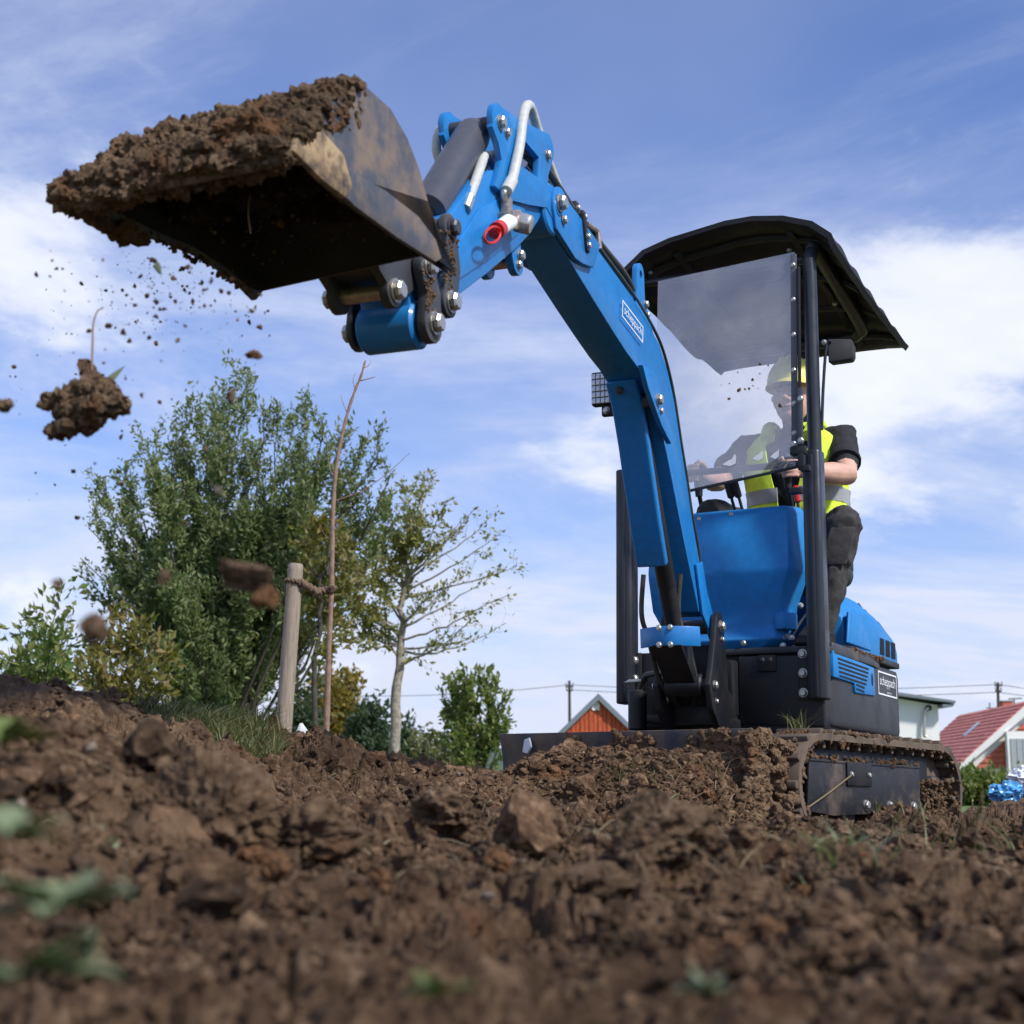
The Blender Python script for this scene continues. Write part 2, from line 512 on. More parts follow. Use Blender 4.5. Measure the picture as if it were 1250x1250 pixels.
M['ochre_clod'] = soil_mat('ochre_clay', (0.10, 0.05, 0.025), (0.22, 0.11, 0.05), (0.33, 0.19, 0.10), 0.9, island=False)
M['clay_steel'] = painted('clay_smeared_steel', (0.10, 0.080, 0.060), 0.6, 0.0, 9.0, grit=1.0)
M['mud_steel'] = painted('mud_caked_steel', (0.075, 0.055, 0.042), 0.75, 0.9, 8.0, grit=1.2, lo=0.32, hi=0.60)
m_, t_, b_, o_ = material('tan_clay_smear')
t_.links.new(ramp(t_, noise(t_, 22, 7, 0.65), [(0.34, (0.06, 0.05, 0.042)), (0.46, (0.20, 0.135, 0.075)), (0.60, (0.42, 0.30, 0.16)), (0.72, (0.16, 0.10, 0.06))]), b_.inputs['Base Color']); b_.inputs['Roughness'].default_value = 0.7; bump(t_, b_, noise(t_, 40, 6, 0.7), 0.5, 0.01)
M['clay_steel'] = m_
M['stone'] = plain('pale_stone', (0.17, 0.135, 0.10), 0.85, var=0.3, scale=30, bmp=0.4)

def leaf_mat(name, cols, trans=0.35, rough=0.5):
    m, t, b, o = material(name)
    g = t.nodes.new('ShaderNodeNewGeometry')
    st = [(i / max(1, len(cols) - 1), c) for i, c in enumerate(cols)]
    c = ramp(t, g.outputs['Random Per Island'], st)
    t.links.new(c, b.inputs['Base Color'])
    b.inputs['Roughness'].default_value = rough
    b.inputs['Specular IOR Level'].default_value = 0.35
    tl = nnode(t, 'ShaderNodeBsdfTranslucent')
    t.links.new(mixc(t, 1.0, c, (1.25, 1.3, 0.55), 'MULTIPLY'), tl.inputs['Color'])
    ms = nnode(t, 'ShaderNodeMixShader'); ms.inputs[0].default_value = trans
    t.links.new(b.outputs[0], ms.inputs[1]); t.links.new(tl.outputs[0], ms.inputs[2])
    t.links.new(ms.outputs[0], o.inputs['Surface'])
    return m
M['leaf_willow'] = leaf_mat('willow_leaves', [(0.095, 0.145, 0.056), (0.165, 0.215, 0.090), (0.260, 0.285, 0.140), (0.115, 0.165, 0.062)], 0.35, 0.6)
M['leaf_apple'] = leaf_mat('thin_autumn_leaves', [(0.160, 0.205, 0.065), (0.290, 0.290, 0.095), (0.340, 0.290, 0.105), (0.190, 0.200, 0.075)])
M['leaf_yellow'] = leaf_mat('yellowing_leaves', [(0.115, 0.135, 0.035), (0.190, 0.180, 0.045), (0.230, 0.165, 0.060), (0.090, 0.125, 0.030)])
M['leaf_green'] = leaf_mat('fresh_green_leaves', [(0.095, 0.155, 0.042), (0.160, 0.215, 0.060), (0.240, 0.250, 0.085), (0.085, 0.130, 0.038)])
M['leaf_dark'] = leaf_mat('dark_green_leaves', [(0.035, 0.065, 0.032), (0.050, 0.085, 0.040), (0.075, 0.100, 0.050)])
M['leaf_orange'] = leaf_mat('orange_autumn_leaves', [(0.24, 0.18, 0.035), (0.29, 0.21, 0.040), (0.20, 0.15, 0.04), (0.15, 0.15, 0.04)])
M['leaf_pale'] = leaf_mat('pale_scrub_leaves', [(0.13, 0.14, 0.065), (0.18, 0.18, 0.09), (0.10, 0.11, 0.05)])
M['weed'] = leaf_mat('weed_leaves', [(0.16, 0.21, 0.10), (0.23, 0.28, 0.16), (0.18, 0.23, 0.12)], 0.28)
M['grass'] = leaf_mat('grass_blades', [(0.055, 0.085, 0.024), (0.120, 0.130, 0.045), (0.180, 0.160, 0.075), (0.080, 0.110, 0.035)], 0.25)
M['straw'] = leaf_mat('dry_straw', [(0.28, 0.22, 0.13), (0.20, 0.15, 0.085), (0.35, 0.29, 0.18)], 0.15)
M['bark'] = plain('grey_bark', (0.27, 0.24, 0.20), 0.9, var=0.35, scale=18, bmp=0.6)
M['bark_dark'] = plain('dark_bark', (0.060, 0.050, 0.038), 0.9, var=0.35, scale=14, bmp=0.6)
M['bark_red'] = plain('reddish_young_bark', (0.26, 0.165, 0.12), 0.75, var=0.25, scale=30, bmp=0.3)
M['lawn'] = plain('lawn_grass', (0.105, 0.155, 0.030), 0.9, var=0.35, scale=9, bmp=0.5)
M['rope'] = plain('coir_rope', (0.17, 0.115, 0.075), 0.95, var=0.35, scale=120, bmp=0.8)
m, t, b, o = material('stripped_wood')
n = nnode(t, 'ShaderNodeTexNoise', i_Scale=9.0, i_Detail=6.0, i_Roughness=0.65)
c = t.nodes.new('ShaderNodeTexCoord'); mp = t.nodes.new('ShaderNodeMapping')
mp.inputs['Scale'].default_value = (9, 9, 0.9)
t.links.new(c.outputs['Object'], mp.inputs['Vector']); t.links.new(mp.outputs[0], n.inputs['Vector'])
cc = ramp(t, n.outputs['Fac'], [(0.25, (0.17, 0.135, 0.10)), (0.5, (0.30, 0.245, 0.185)), (0.8, (0.38, 0.32, 0.25))])
t.links.new(cc, b.inputs['Base Color']); b.inputs['Roughness'].default_value = 0.8
bump(t, b, n.outputs['Fac'], 0.35, 0.01)
M['wood'] = m
# ---------------------------------------------------------------- terrain
UFi = np.array(UF.inverted())
BUMPS = [  # x, y, height, sigma x, sigma y
    (-1.25, 3.00, 0.255, 0.40, 0.80),
    (-1.10, 4.10, 0.18, 0.50, 0.60),
    (-0.95, 5.3, 0.185, 0.50, 0.60),
    (-0.42, 5.5, 0.08, 0.36, 0.55),
    (-0.58, 1.60, 0.14, 0.16, 0.30),
    (2.48, 7.0, 0.12, 0.20, 0.50),
    (1.25, 3.4, 0.02, 0.5, 0.5),
    (-1.02, 4.75, 0.035, 0.28, 0.25),
    (-0.20, 2.6, 0.035, 0.5, 0.5),
]
def base_height(X, Y):
    h = np.full_like(X, 0.068)
    r = np.hypot(X, Y)
    h = h - 0.055 * np.clip((r - 2.2) / 2.2, 0, 1) * np.clip((X + 0.5) / 0.7, 0, 1)
    for (x, y, a, sx, sy) in BUMPS:
        h = h + a * np.exp(-0.5 * (((X - x) / sx) ** 2 + ((Y - y) / sy) ** 2))
    # earth pushed up in front of the dozer blade
    ux = UFi[0, 0] * X + UFi[0, 1] * Y + UFi[0, 3]
    uy = UFi[1, 0] * X + UFi[1, 1] * Y + UFi[1, 3]
    prof = 0.262 + 0.040 * np.exp(-((ux - 0.20) / 0.26) ** 2) + 0.03 * np.exp(-((ux + 0.22) / 0.10) ** 2) - 0.150 * np.exp(-((ux + 0.52) / 0.20) ** 2)
    side = 1 / (1 + np.exp((np.abs(ux + 0.08) - 0.53) / 0.035))
    front = np.where(uy < -0.93, np.exp(-((uy + 0.93) / 0.40) ** 2), 0.0)
    h = h + prof * side * front
    # dip where the tracks stand
    pit = np.exp(-(np.maximum(0, np.abs(ux + 0.07) - 0.55) / 0.06) ** 2) * np.exp(-(np.maximum(0, np.abs(uy + 0.02) - 0.80) / 0.08) ** 2)
    h = h - pit * np.maximum(0, h - 0.055)
    # falls away behind, to the meadow
    far = np.clip((Y - 6.6) / 2.6, 0, 1); far = far * far * (3 - 2 * far)
    return h * (1 - far) + far * (-0.12)
def soil_height(X, Y):
    h = base_height(X, Y)
    P = np.stack([X, Y, np.zeros_like(X)], 1)
    far = np.clip((Y - 6.6) / 2.6, 0, 1)
    k = 1 - 0.75 * far
    r = np.hypot(X, Y)
    near = np.clip(r / 1.6, 0.35, 1)
    h = h + k * near * (0.035 * fbm(P * 2.3, 3, 5) + 0.022 * fbm(P * 6.0, 2, 9))
    w = np.stack([vnoise(P * 7, 3), vnoise(P * 7, 4), 0 * X], 1) * 0.045 + np.stack([vnoise(P * 22, 13), vnoise(P * 22, 14), 0 * X], 1) * 0.014
    Q = P + w
    def bil(sc, sd): return np.abs(vnoise(Q * sc + sd * 1.7, sd)) - 0.22
    lumpy = 0.045 * near * (worley2(Q[:, 0], Q[:, 1], 0.13, 21) - 0.36) * (0.6 + 0.6 * vnoise(P * 5, 77))
    lumpy = lumpy + 0.050 * near * bil(9.0, 41) + 0.048 * near * bil(17.0, 42) + 0.040 * bil(31.0, 43) + 0.024 * bil(58.0, 44) + 0.011 * bil(105.0, 45) + 0.006 * bil(190.0, 46)
    lumpy = lumpy + 0.022 * (worley2(Q[:, 0], Q[:, 1], 0.045, 22) - 0.36) * np.clip(0.5 + vnoise(P * 4, 78), 0, 1)
    ux = UFi[0, 0] * X + UFi[0, 1] * Y + UFi[0, 3]; uy = UFi[1, 0] * X + UFi[1, 1] * Y + UFi[1, 3]
    k = k * (1 - 0.60 * np.clip(1.5 - np.abs(uy + 1.12) / 0.20, 0, 1) * (np.abs(ux + 0.08) < 0.62))
    calm = np.clip(0.75 + 0.9 * vnoise(P * np.array([1.9, 1.9, 1]) + np.array([3.1, 0, 0.5], np.float32), 64), 0.35, 1.35)
    return h + k * lumpy * calm

a_in = np.linspace(R(-21), R(21), 600)
a_out = np.linspace(R(21.6), R(80), 60)
ang = np.concatenate([-a_out[::-1], a_in, a_out])
rad = np.concatenate([np.exp(np.linspace(math.log(0.30), math.log(3.0), 300)), np.linspace(3.008, 6.2, 380), np.linspace(6.23, 11.0, 60)])
A, RR = np.meshgrid(ang, rad)
X, Y = (RR * np.sin(A)).ravel(), (RR * np.cos(A)).ravel()
Z = soil_height(X, Y)
nA, nR = len(ang), len(rad)
ii = (np.arange(nR - 1)[:, None] * nA + np.arange(nA - 1)[None, :]).ravel()
F = np.stack([ii, ii + 1, ii + nA + 1, ii + nA], 1)
tag(link("soil_ground", fast_mesh("soil_ground", np.stack([X, Y, Z], 1), F, smooth=False), M['soil']), kind='structure')

# the meadow and land beyond, one sheet to the horizon
ang = np.linspace(0, 2 * math.pi, 145)
rad = np.concatenate([[0.02], np.exp(np.linspace(math.log(6), math.log(4000), 60))])
A, RR = np.meshgrid(ang, rad)
X, Y = (RR * np.sin(A)).ravel(), (RR * np.cos(A)).ravel()
def land_height(X, Y):
    r = np.hypot(X, Y)
    h = -0.16 + 0 * X
    h = h - 0.25 * np.clip((r - 9) / 30, 0, 1) - 1.2 * np.clip((r - 30) / 120, 0, 1)
    left = np.clip((-X + 0.02 * Y) / (0.12 * np.maximum(Y, 1) + 3), 0, 1) * np.clip((Y - 7) / 6, 0, 1)
    return h + left * 0.45
Z = land_height(X, Y)
near = np.hypot(X, Y) < 8
Z = np.where(near, -0.30, Z)
nA, nR = len(ang), len(rad)
ii = (np.arange(nR - 1)[:, None] * nA + np.arange(nA - 1)[None, :]).ravel()
F = np.stack([ii, ii + 1, ii + nA + 1, ii + nA], 1)
tag(link("meadow", fast_mesh("meadow", np.stack([X, Y, Z], 1), F), M['lawn']), kind='structure')

# far hill
hp = []
for i in range(60):
    t = i / 59
    hp.append((-420 + 900 * t, 1150.0, 22 * math.exp(-((t - 0.36) / 0.16) ** 2) + 12 * math.exp(-((t - 0.7) / 0.25) ** 2)))
hv = [(x, y - 140, -12) for x, y, z in hp] + hp + [(x, y + 200, -12) for x, y, z in hp]
hf = [(k * 60 + i, k * 60 + i + 1, (k + 1) * 60 + i + 1, (k + 1) * 60 + i) for k in (0, 1) for i in range(59)]
M['hill'] = plain('wooded_hill', (0.045, 0.075, 0.055), 0.95, var=0.4, scale=0.05)
tag(link("hill", fast_mesh("hill", hv, hf), M['hill']), kind='structure')

# ---------------------------------------------------------------- clods
def ico(sub):
    bm = bmesh.new(); bmesh.ops.create_icosphere(bm, subdivisions=sub, radius=1)  # 1: 20 faces, 2: 80, 3: 320
    V = np.array([v.co[:] for v in bm.verts], np.float32); F = np.array([[v.index for v in f.verts] for f in bm.faces], np.int32)
    bm.free(); return V, F
ICO = {k: ico(k) for k in (1, 2, 3, 4, 5)}
def clod_shape(sub, seed, rough=0.62):
    V, F = ICO[sub]
    a = fbm(V * 0.95 + seed * 7.31, 2, seed)
    b = np.abs(fbm(V * 2.4 + seed * 3.1, 4, seed + 50))
    c = fbm(V * 6.0 + seed, 2, seed + 90) if sub > 2 else 0
    r = 1 + rough * a - rough * 0.8 * (b - 0.25) + 0.10 * c
    # a few flat broken faces
    g = np.random.default_rng(seed)
    D = V * r[:, None]
    for _ in range(4):
        n = g.normal(size=3); n /= np.linalg.norm(n)
        d = D @ n; lim = 0.62 + 0.2 * g.random()
        D = D - np.outer(np.maximum(0, d - lim) * 0.85, n)
    return D.astype(np.float32), F
def rand_rot(g, n):
    q = g.normal(size=(n, 4)); q /= np.linalg.norm(q, axis=1)[:, None]
    w, x, y, z = q.T
    return np.stack([np.stack([1 - 2 * (y * y + z * z), 2 * (x * y - z * w), 2 * (x * z + y * w)], 1),
                     np.stack([2 * (x * y + z * w), 1 - 2 * (x * x + z * z), 2 * (y * z - x * w)], 1),
                     np.stack([2 * (x * z - y * w), 2 * (y * z + x * w), 1 - 2 * (x * x + y * y)], 1)], 1)
def scatter_clods(pos, size, sub, nvar, seed, squash=0.75):
    g = np.random.default_rng(seed)
    shapes = [clod_shape(sub, seed * 100 + k) for k in range(nvar)]
    n = len(pos); which = g.integers(0, nvar, n); rot = rand_rot(g, n)
    sc = size[:, None] * (0.75 + 0.5 * g.random((n, 3)))
    Vs, Fs = [], []; off = 0
    for k in range(nvar):
        idx = np.nonzero(which == k)[0]
        if not len(idx): continue
        V, F = shapes[k]
        P = np.einsum('nij,nvj->nvi', rot[idx], V[None] * sc[idx][:, None, :])
        P = P * np.array([1, 1, squash]) + pos[idx][:, None, :]
        Vs.append(P.reshape(-1, 3))
        Fs.append((F[None] + off + (np.arange(len(idx)) * len(V))[:, None, None]).reshape(-1, 3))
        off += len(idx) * len(V)
    return np.concatenate(Vs), np.concatenate(Fs)
def in_machine(x, y, m=0.0):
    ux = UFi[0, 0] * x + UFi[0, 1] * y + UFi[0, 3]; uy = UFi[1, 0] * x + UFi[1, 1] * y + UFi[1, 3]
    return (np.abs(ux + 0.07) < 0.60 + m) & (uy > -0.93 - m) & (uy < 0.9 + m)
def spots(n, r0, r1, smin, smax, power, seed, amax=23.0):
    g = np.random.default_rng(seed)
    r = np.exp(g.uniform(math.log(r0), math.log(r1), n)); a = np.radians(g.uniform(-amax, amax, n))
    x, y = r * np.sin(a), r * np.cos(a)
    u = g.random(n); s = smin * (1 - u * (1 - (smin / smax) ** power)) ** (-1 / power)
    keep = ~in_machine(x, y, 0.01) | (s < 0.012)
    x, y, s = x[keep], y[keep], s[keep]
    z = soil_height(x, y) + s * 0.15
    return np.stack([x, y, z], 1), s
parts = []
def add_crumbs(pos, s, sub, nv, sd):
    parts.append(scatter_clods(pos, s, sub, nv, sd, 0.85))
big = []
for (n, r0, r1, s0, s1, pw, sub, nv, sd) in (
        (36000, 0.9, 6.5, 0.0028, 0.0100, 1.7, 1, 18, 1),
        (5000, 0.85, 6.5, 0.008, 0.022, 1.9, 2, 18, 2),
        (760, 1.0, 6.4, 0.018, 0.044, 2.0, 3, 18, 3)):
    pos, s = spots(n, r0, r1, s0, s1, pw, sd)
    s = s * np.clip(0.35 + 0.20 * np.hypot(pos[:, 0], pos[:, 1]), 0.5, 1.25)
    s = s * np.clip(0.95 + 0.9 * vnoise(np.column_stack([pos[:, :2] * 2.6, 0 * s + 4.5]), 61) + 0.4 * vnoise(np.column_stack([pos[:, :2] * 7, 0 * s + 1.5]), 62), 0.35, 1.9)
    add_crumbs(pos, s, sub, nv, sd)
    if sub > 1: big.append((pos, s))
gp = np.random.default_rng(33)      # more of them on the heap before the blade
ux_, uy_ = gp.uniform(-0.64, 0.50, 3600), -0.93 - np.abs(gp.normal(0, 0.20, 3600))
xy = np.array(UF)[:2, :2] @ np.stack([ux_, uy_]) + np.array(UF)[:2, 3:4]
sz = 0.005 * (1 - gp.random(3600) * 0.96) ** -0.5
add_crumbs(np.stack([xy[0], xy[1], soil_height(xy[0], xy[1]) + sz * 0.2], 1), np.minimum(sz, 0.024), 2, 16, 34)
# fine crumbs stuck to the larger lumps
gl = np.random.default_rng(12)
for (pos, s), per in zip(big, (2, 14)):
    D = gl.normal(size=(len(pos) * per, 3)); D[:, 2] = np.abs(D[:, 2]); D[:, 1] -= 0.5; D /= np.linalg.norm(D, axis=1)[:, None]
    sr = np.repeat(s, per); P = np.repeat(pos, per, 0) + D * (sr * 0.86)[:, None]
    add_crumbs(P, sr * gl.uniform(0.14, 0.34, len(sr)), 1, 14, 15 + per)
off = 0; Vs, Fs = [], []
for V, F in parts:
    Vs.append(V); Fs.append(F + off); off += len(V)
o = link("soil_crumbs", fast_mesh("soil_crumbs", np.concatenate(Vs), np.concatenate(Fs), smooth=False), M['clod'])
tag(o, 'loose brown crumbs and lumps of turned soil strewn over the plot', 'soil', kind='stuff')

def lump(name, loc, size, seed, label, cat='clod', mat='mud', sub=5, group=None, sc=(1, 1, 1), rz=0.0):
    V, F = clod_shape(sub, seed, 0.55)
    V = V * np.array(sc) * size
    U = V / size; nr = U / (np.linalg.norm(U, axis=1)[:, None] + 1e-9)
    d = 0.10 * (np.abs(vnoise(U * 4 + seed, 3)) - 0.25) + 0.10 * (np.abs(vnoise(U * 9 + seed, 4)) - 0.25) + 0.07 * (np.abs(vnoise(U * 18 + seed, 5)) - 0.25) + 0.03 * fbm(U * 34, 2, seed)
    V = V + nr * (d * size)[:, None]
    o = link(name, fast_mesh(name, V, F, smooth=False), M[mat], None, loc)
    o.rotation_euler = (0, 0, rz)
    return tag(o, label, cat, group)
_yy = np.exp(np.linspace(math.log(0.5), math.log(9.0), 600))
def on_soil(px, py):
    """where the line of sight through a pixel first meets the soil"""
    P = np.array([at(px, py, 1.0)[:]]) - np.array([[0, 0, CAM_Z]])
    Q = np.array([[0, 0, CAM_Z]]) + P * _yy[:, None]
    hz_ = soil_height(Q[:, 0], Q[:, 1]); hit = np.nonzero(Q[:, 2] < hz_)[0]
    i = hit[0] if len(hit) else len(_yy) - 1
    return Vector((Q[i, 0], Q[i, 1], hz_[i]))
for (px, py, s, sd, sc, lab) in (
        (240, 1010, 0.062, 301, (1.0, 0.8, 1.05), 'tall block-like lump of brown soil on the left slope, upright and cracked off flat'),
        (360, 1045, 0.055, 302, (1.25, 1.0, 0.72), 'broad pale brown soil lump lying right beside the upright block of soil'),
        (720, 1105, 0.034, 303, (1.2, 1, 0.8), 'rounded soil lump in the middle of the open ground below the blade'),
        (545, 1010, 0.045, 304, (1.2, 1, 0.6), 'low crumbly soil lump midway between upright block and machine'),
        (800, 1030, 0.050, 305, (1.2, 1, 0.7), 'dark soil lump in front of the right track'),
        (1030, 1090, 0.040, 306, (1, 1, 0.8), 'dark clod of earth with grass growing on top')):
    p = on_soil(px, py)
    lump("soil_lump", p + Vector((0, 0.02, s * 0.2)), s, sd, lab, sc=sc, rz=sd)
CL = ['orange clay crumb lying alone in the middle of the open ground', 'larger orange clay crumb just right below the upright soil block', 'orange clay crumb touching the foot of the upright soil block', 'small orange clay crumb right of the broad pale lump', 'reddish clay crumb in the soil below the middle of the blade',
      'orange crumb beside the dark clod with grass on it', 'orange clay crumb between the camera and the track front', 'biggest reddish clay crumb at the bottom of the blade heap', 'small orange crumb in front of the grassy dark clod']
for (px, py, s, sd) in ((605, 1060, 0.012, 1), (335, 1080, 0.014, 2), (310, 1058, 0.012, 3), (465, 1085, 0.010, 4), (750, 1020, 0.020, 5), (1045, 1075, 0.010, 6), (965, 1085, 0.014, 7), (865, 985, 0.030, 8), (980, 1095, 0.009, 9)):
    p = on_soil(px, py)
    lump("clay_crumb", p + Vector((0, 0, s * 0.5)), s, 400 + sd, CL[sd - 1], 'clod', 'ochre_clod', 4, 'orange clay crumbs on the soil')
PL = ['larger blurred pale stone at the left edge above the weeds', 'smaller blurred pale stone just above the larger one at the left edge', 'tiny pale stone in the middle foreground left of centre', 'pale stone right of the low crumbly lump', 'pale stone high on the left soil slope', 'pale stone on the crest left of the blade end', 'tiny pale stone below the left half of the blade', 'pale stone in the soil before the track front']
for (px, py, s, sd) in ((22, 990, 0.008, 1), (30, 965, 0.006, 2), (596, 1103, 0.005, 3), (520, 1010, 0.007, 4), (110, 925, 0.006, 5), (560, 955, 0.008, 6), (660, 1040, 0.006, 7), (905, 1010, 0.010, 8)):
    p = on_soil(px, py)
    lump("pebble", p + Vector((0, 0, s * 0.6)), s, 500 + sd, PL[sd - 1], 'stone', 'stone', 3, 'pale stones in the soil')
# ---------------------------------------------------------------- the mini excavator
EX = empty("mini_excavator", ROOT, 'blue and black mini excavator with raised boom, full bucket and dark canopy, standing on tracks', 'excavator')
FONT_CACHE = {}
def part(mb, name, mat, parent=EX, F=HF, bevel=0.0, **kw):
    return mb.build(name, M[mat], parent, F, bevel, off=ROOT, **kw)
BOLT_ME = {}
def bolt(F, pos, nrm, r=0.011, parent=EX, mat='zinc', name='bolt', h=0.55):
    """hexagon-headed bolt with washer; all share one mesh per size"""
    r *= 0.88
    key = (round(r, 4), mat, name, h)
    if key not in BOLT_ME:
        mb = MB()
        mb.cyl((0, 0, 0), (0, 0, r * 0.22), r * 1.25, 14)
        mb.pin((0, 0, r * 0.22), (0, 0, r * (0.22 + h * 1.4)), r, r * 0.22, 8)
        me = mb.mesh(name); me.materials.append(M[mat]); BOLT_ME[key] = me
    o = bpy.data.objects.new(name, BOLT_ME[key]); COL.objects.link(o); o.parent = parent
    d = (F.to_3x3() @ Vector(nrm)).normalized()
    o.location = F @ Vector(pos) - ROOT
    o.rotation_euler = d.to_track_quat('Z', 'Y').to_euler()
    return o
def lettering(txt, F, origin, ux, uy, height, width, mat, parent, name='lettering'):
    """flat printed text: baseline direction ux, up direction uy, fitted into width x height"""
    cu = bpy.data.curves.new('lettering', 'FONT'); cu.body = txt; cu.align_x = 'CENTER'; cu.align_y = 'CENTER'; cu.resolution_u = 3
    tmp = bpy.data.objects.new('lettering_tmp', cu); COL.objects.link(tmp)
    bpy.context.view_layer.update()
    me = bpy.data.meshes.new_from_object(tmp.evaluated_get(bpy.context.evaluated_depsgraph_get()))
    bpy.data.objects.remove(tmp); bpy.data.curves.remove(cu)
    n = len(me.vertices); co = np.empty(n * 3, np.float32); me.vertices.foreach_get('co', co); co = co.reshape(-1, 3)
    mn, mx = co.min(0), co.max(0); c = (mn + mx) / 2
    u = (co[:, 0] - c[0]) / (mx[0] - mn[0]) * width; v = (co[:, 1] - c[1]) / (mx[1] - mn[1]) * height
    ux, uy = Vector(ux).normalized(), Vector(uy).normalized()
    P = [F @ (Vector(origin) + ux * float(a) + uy * float(b)) - ROOT for a, b in zip(u, v)]
    me.vertices.foreach_set('co', np.array([p[:] for p in P], np.float32).ravel())
    me.update(); me.materials.clear()
    return link(name, me, M[mat], parent)
def border(F, origin, ux, uy, w, h, t, mat, parent, name='printed_border', d=0.0012):
    mb = MB(); ux, uy = Vector(ux).normalized(), Vector(uy).normalized(); n = ux.cross(uy) * (d / 2); o = Vector(origin)
    for s in (-1, 1):
        mb.obox(o + ux * s * (w / 2 - t / 2), ux * t / 2, uy * h / 2, n)
        mb.obox(o + uy * s * (h / 2 - t / 2), ux * (w / 2 - t), uy * t / 2, n)
    return part(mb, name, mat, parent, F)

# ---- undercarriage --------------------------------------------------
XC = -0.07
TRK_H, TRK_L = 0.162, 0.482       # half height, half length between wheel centres
def track_pt(s, off=0.0, zc=0.166):
    """a point on the racetrack loop and its outward normal; s in metres"""
    r = TRK_H; Lh = TRK_L
    P = 4 * Lh + 2 * math.pi * r
    s %= P
    if s < 2 * Lh: return (-Lh + s, zc + r + off), (0, 1)
    s -= 2 * Lh
    if s < math.pi * r:
        a = math.pi / 2 - s / r; return (Lh + (r + off) * math.cos(a), zc + (r + off) * math.sin(a)), (math.cos(a), math.sin(a))
    s -= math.pi * r
    if s < 2 * Lh: return (Lh - s, zc - r - off), (0, -1)
    s -= 2 * Lh
    a = -math.pi / 2 - s / r
    return (-Lh + (r + off) * math.cos(a), zc + (r + off) * math.sin(a)), (math.cos(a), math.sin(a))
TP = 4 * TRK_L + 2 * math.pi * TRK_H
def cleat_mesh(x0, x1):
    mb = MB(); mb.prism([(-0.017, -0.004), (0.017, -0.004), (0.011, 0.020), (-0.011, 0.020)], x0, x1)
    return mb.mesh('cleat', None, 0.004, 2)
def lug_mesh():
    mb = MB(); mb.prism([(-0.013, 0.004), (0.013, 0.004), (0.007, -0.030), (-0.007, -0.030)], -0.028, 0.028)
    return mb.mesh('drive_lug', None, 0.003, 1)
CLEAT_ME = cleat_mesh(-0.088, 0.088); CLEAT_ME.materials.append(M['rubber'])
LUG_ME = lug_mesh(); LUG_ME.materials.append(M['rubber'])
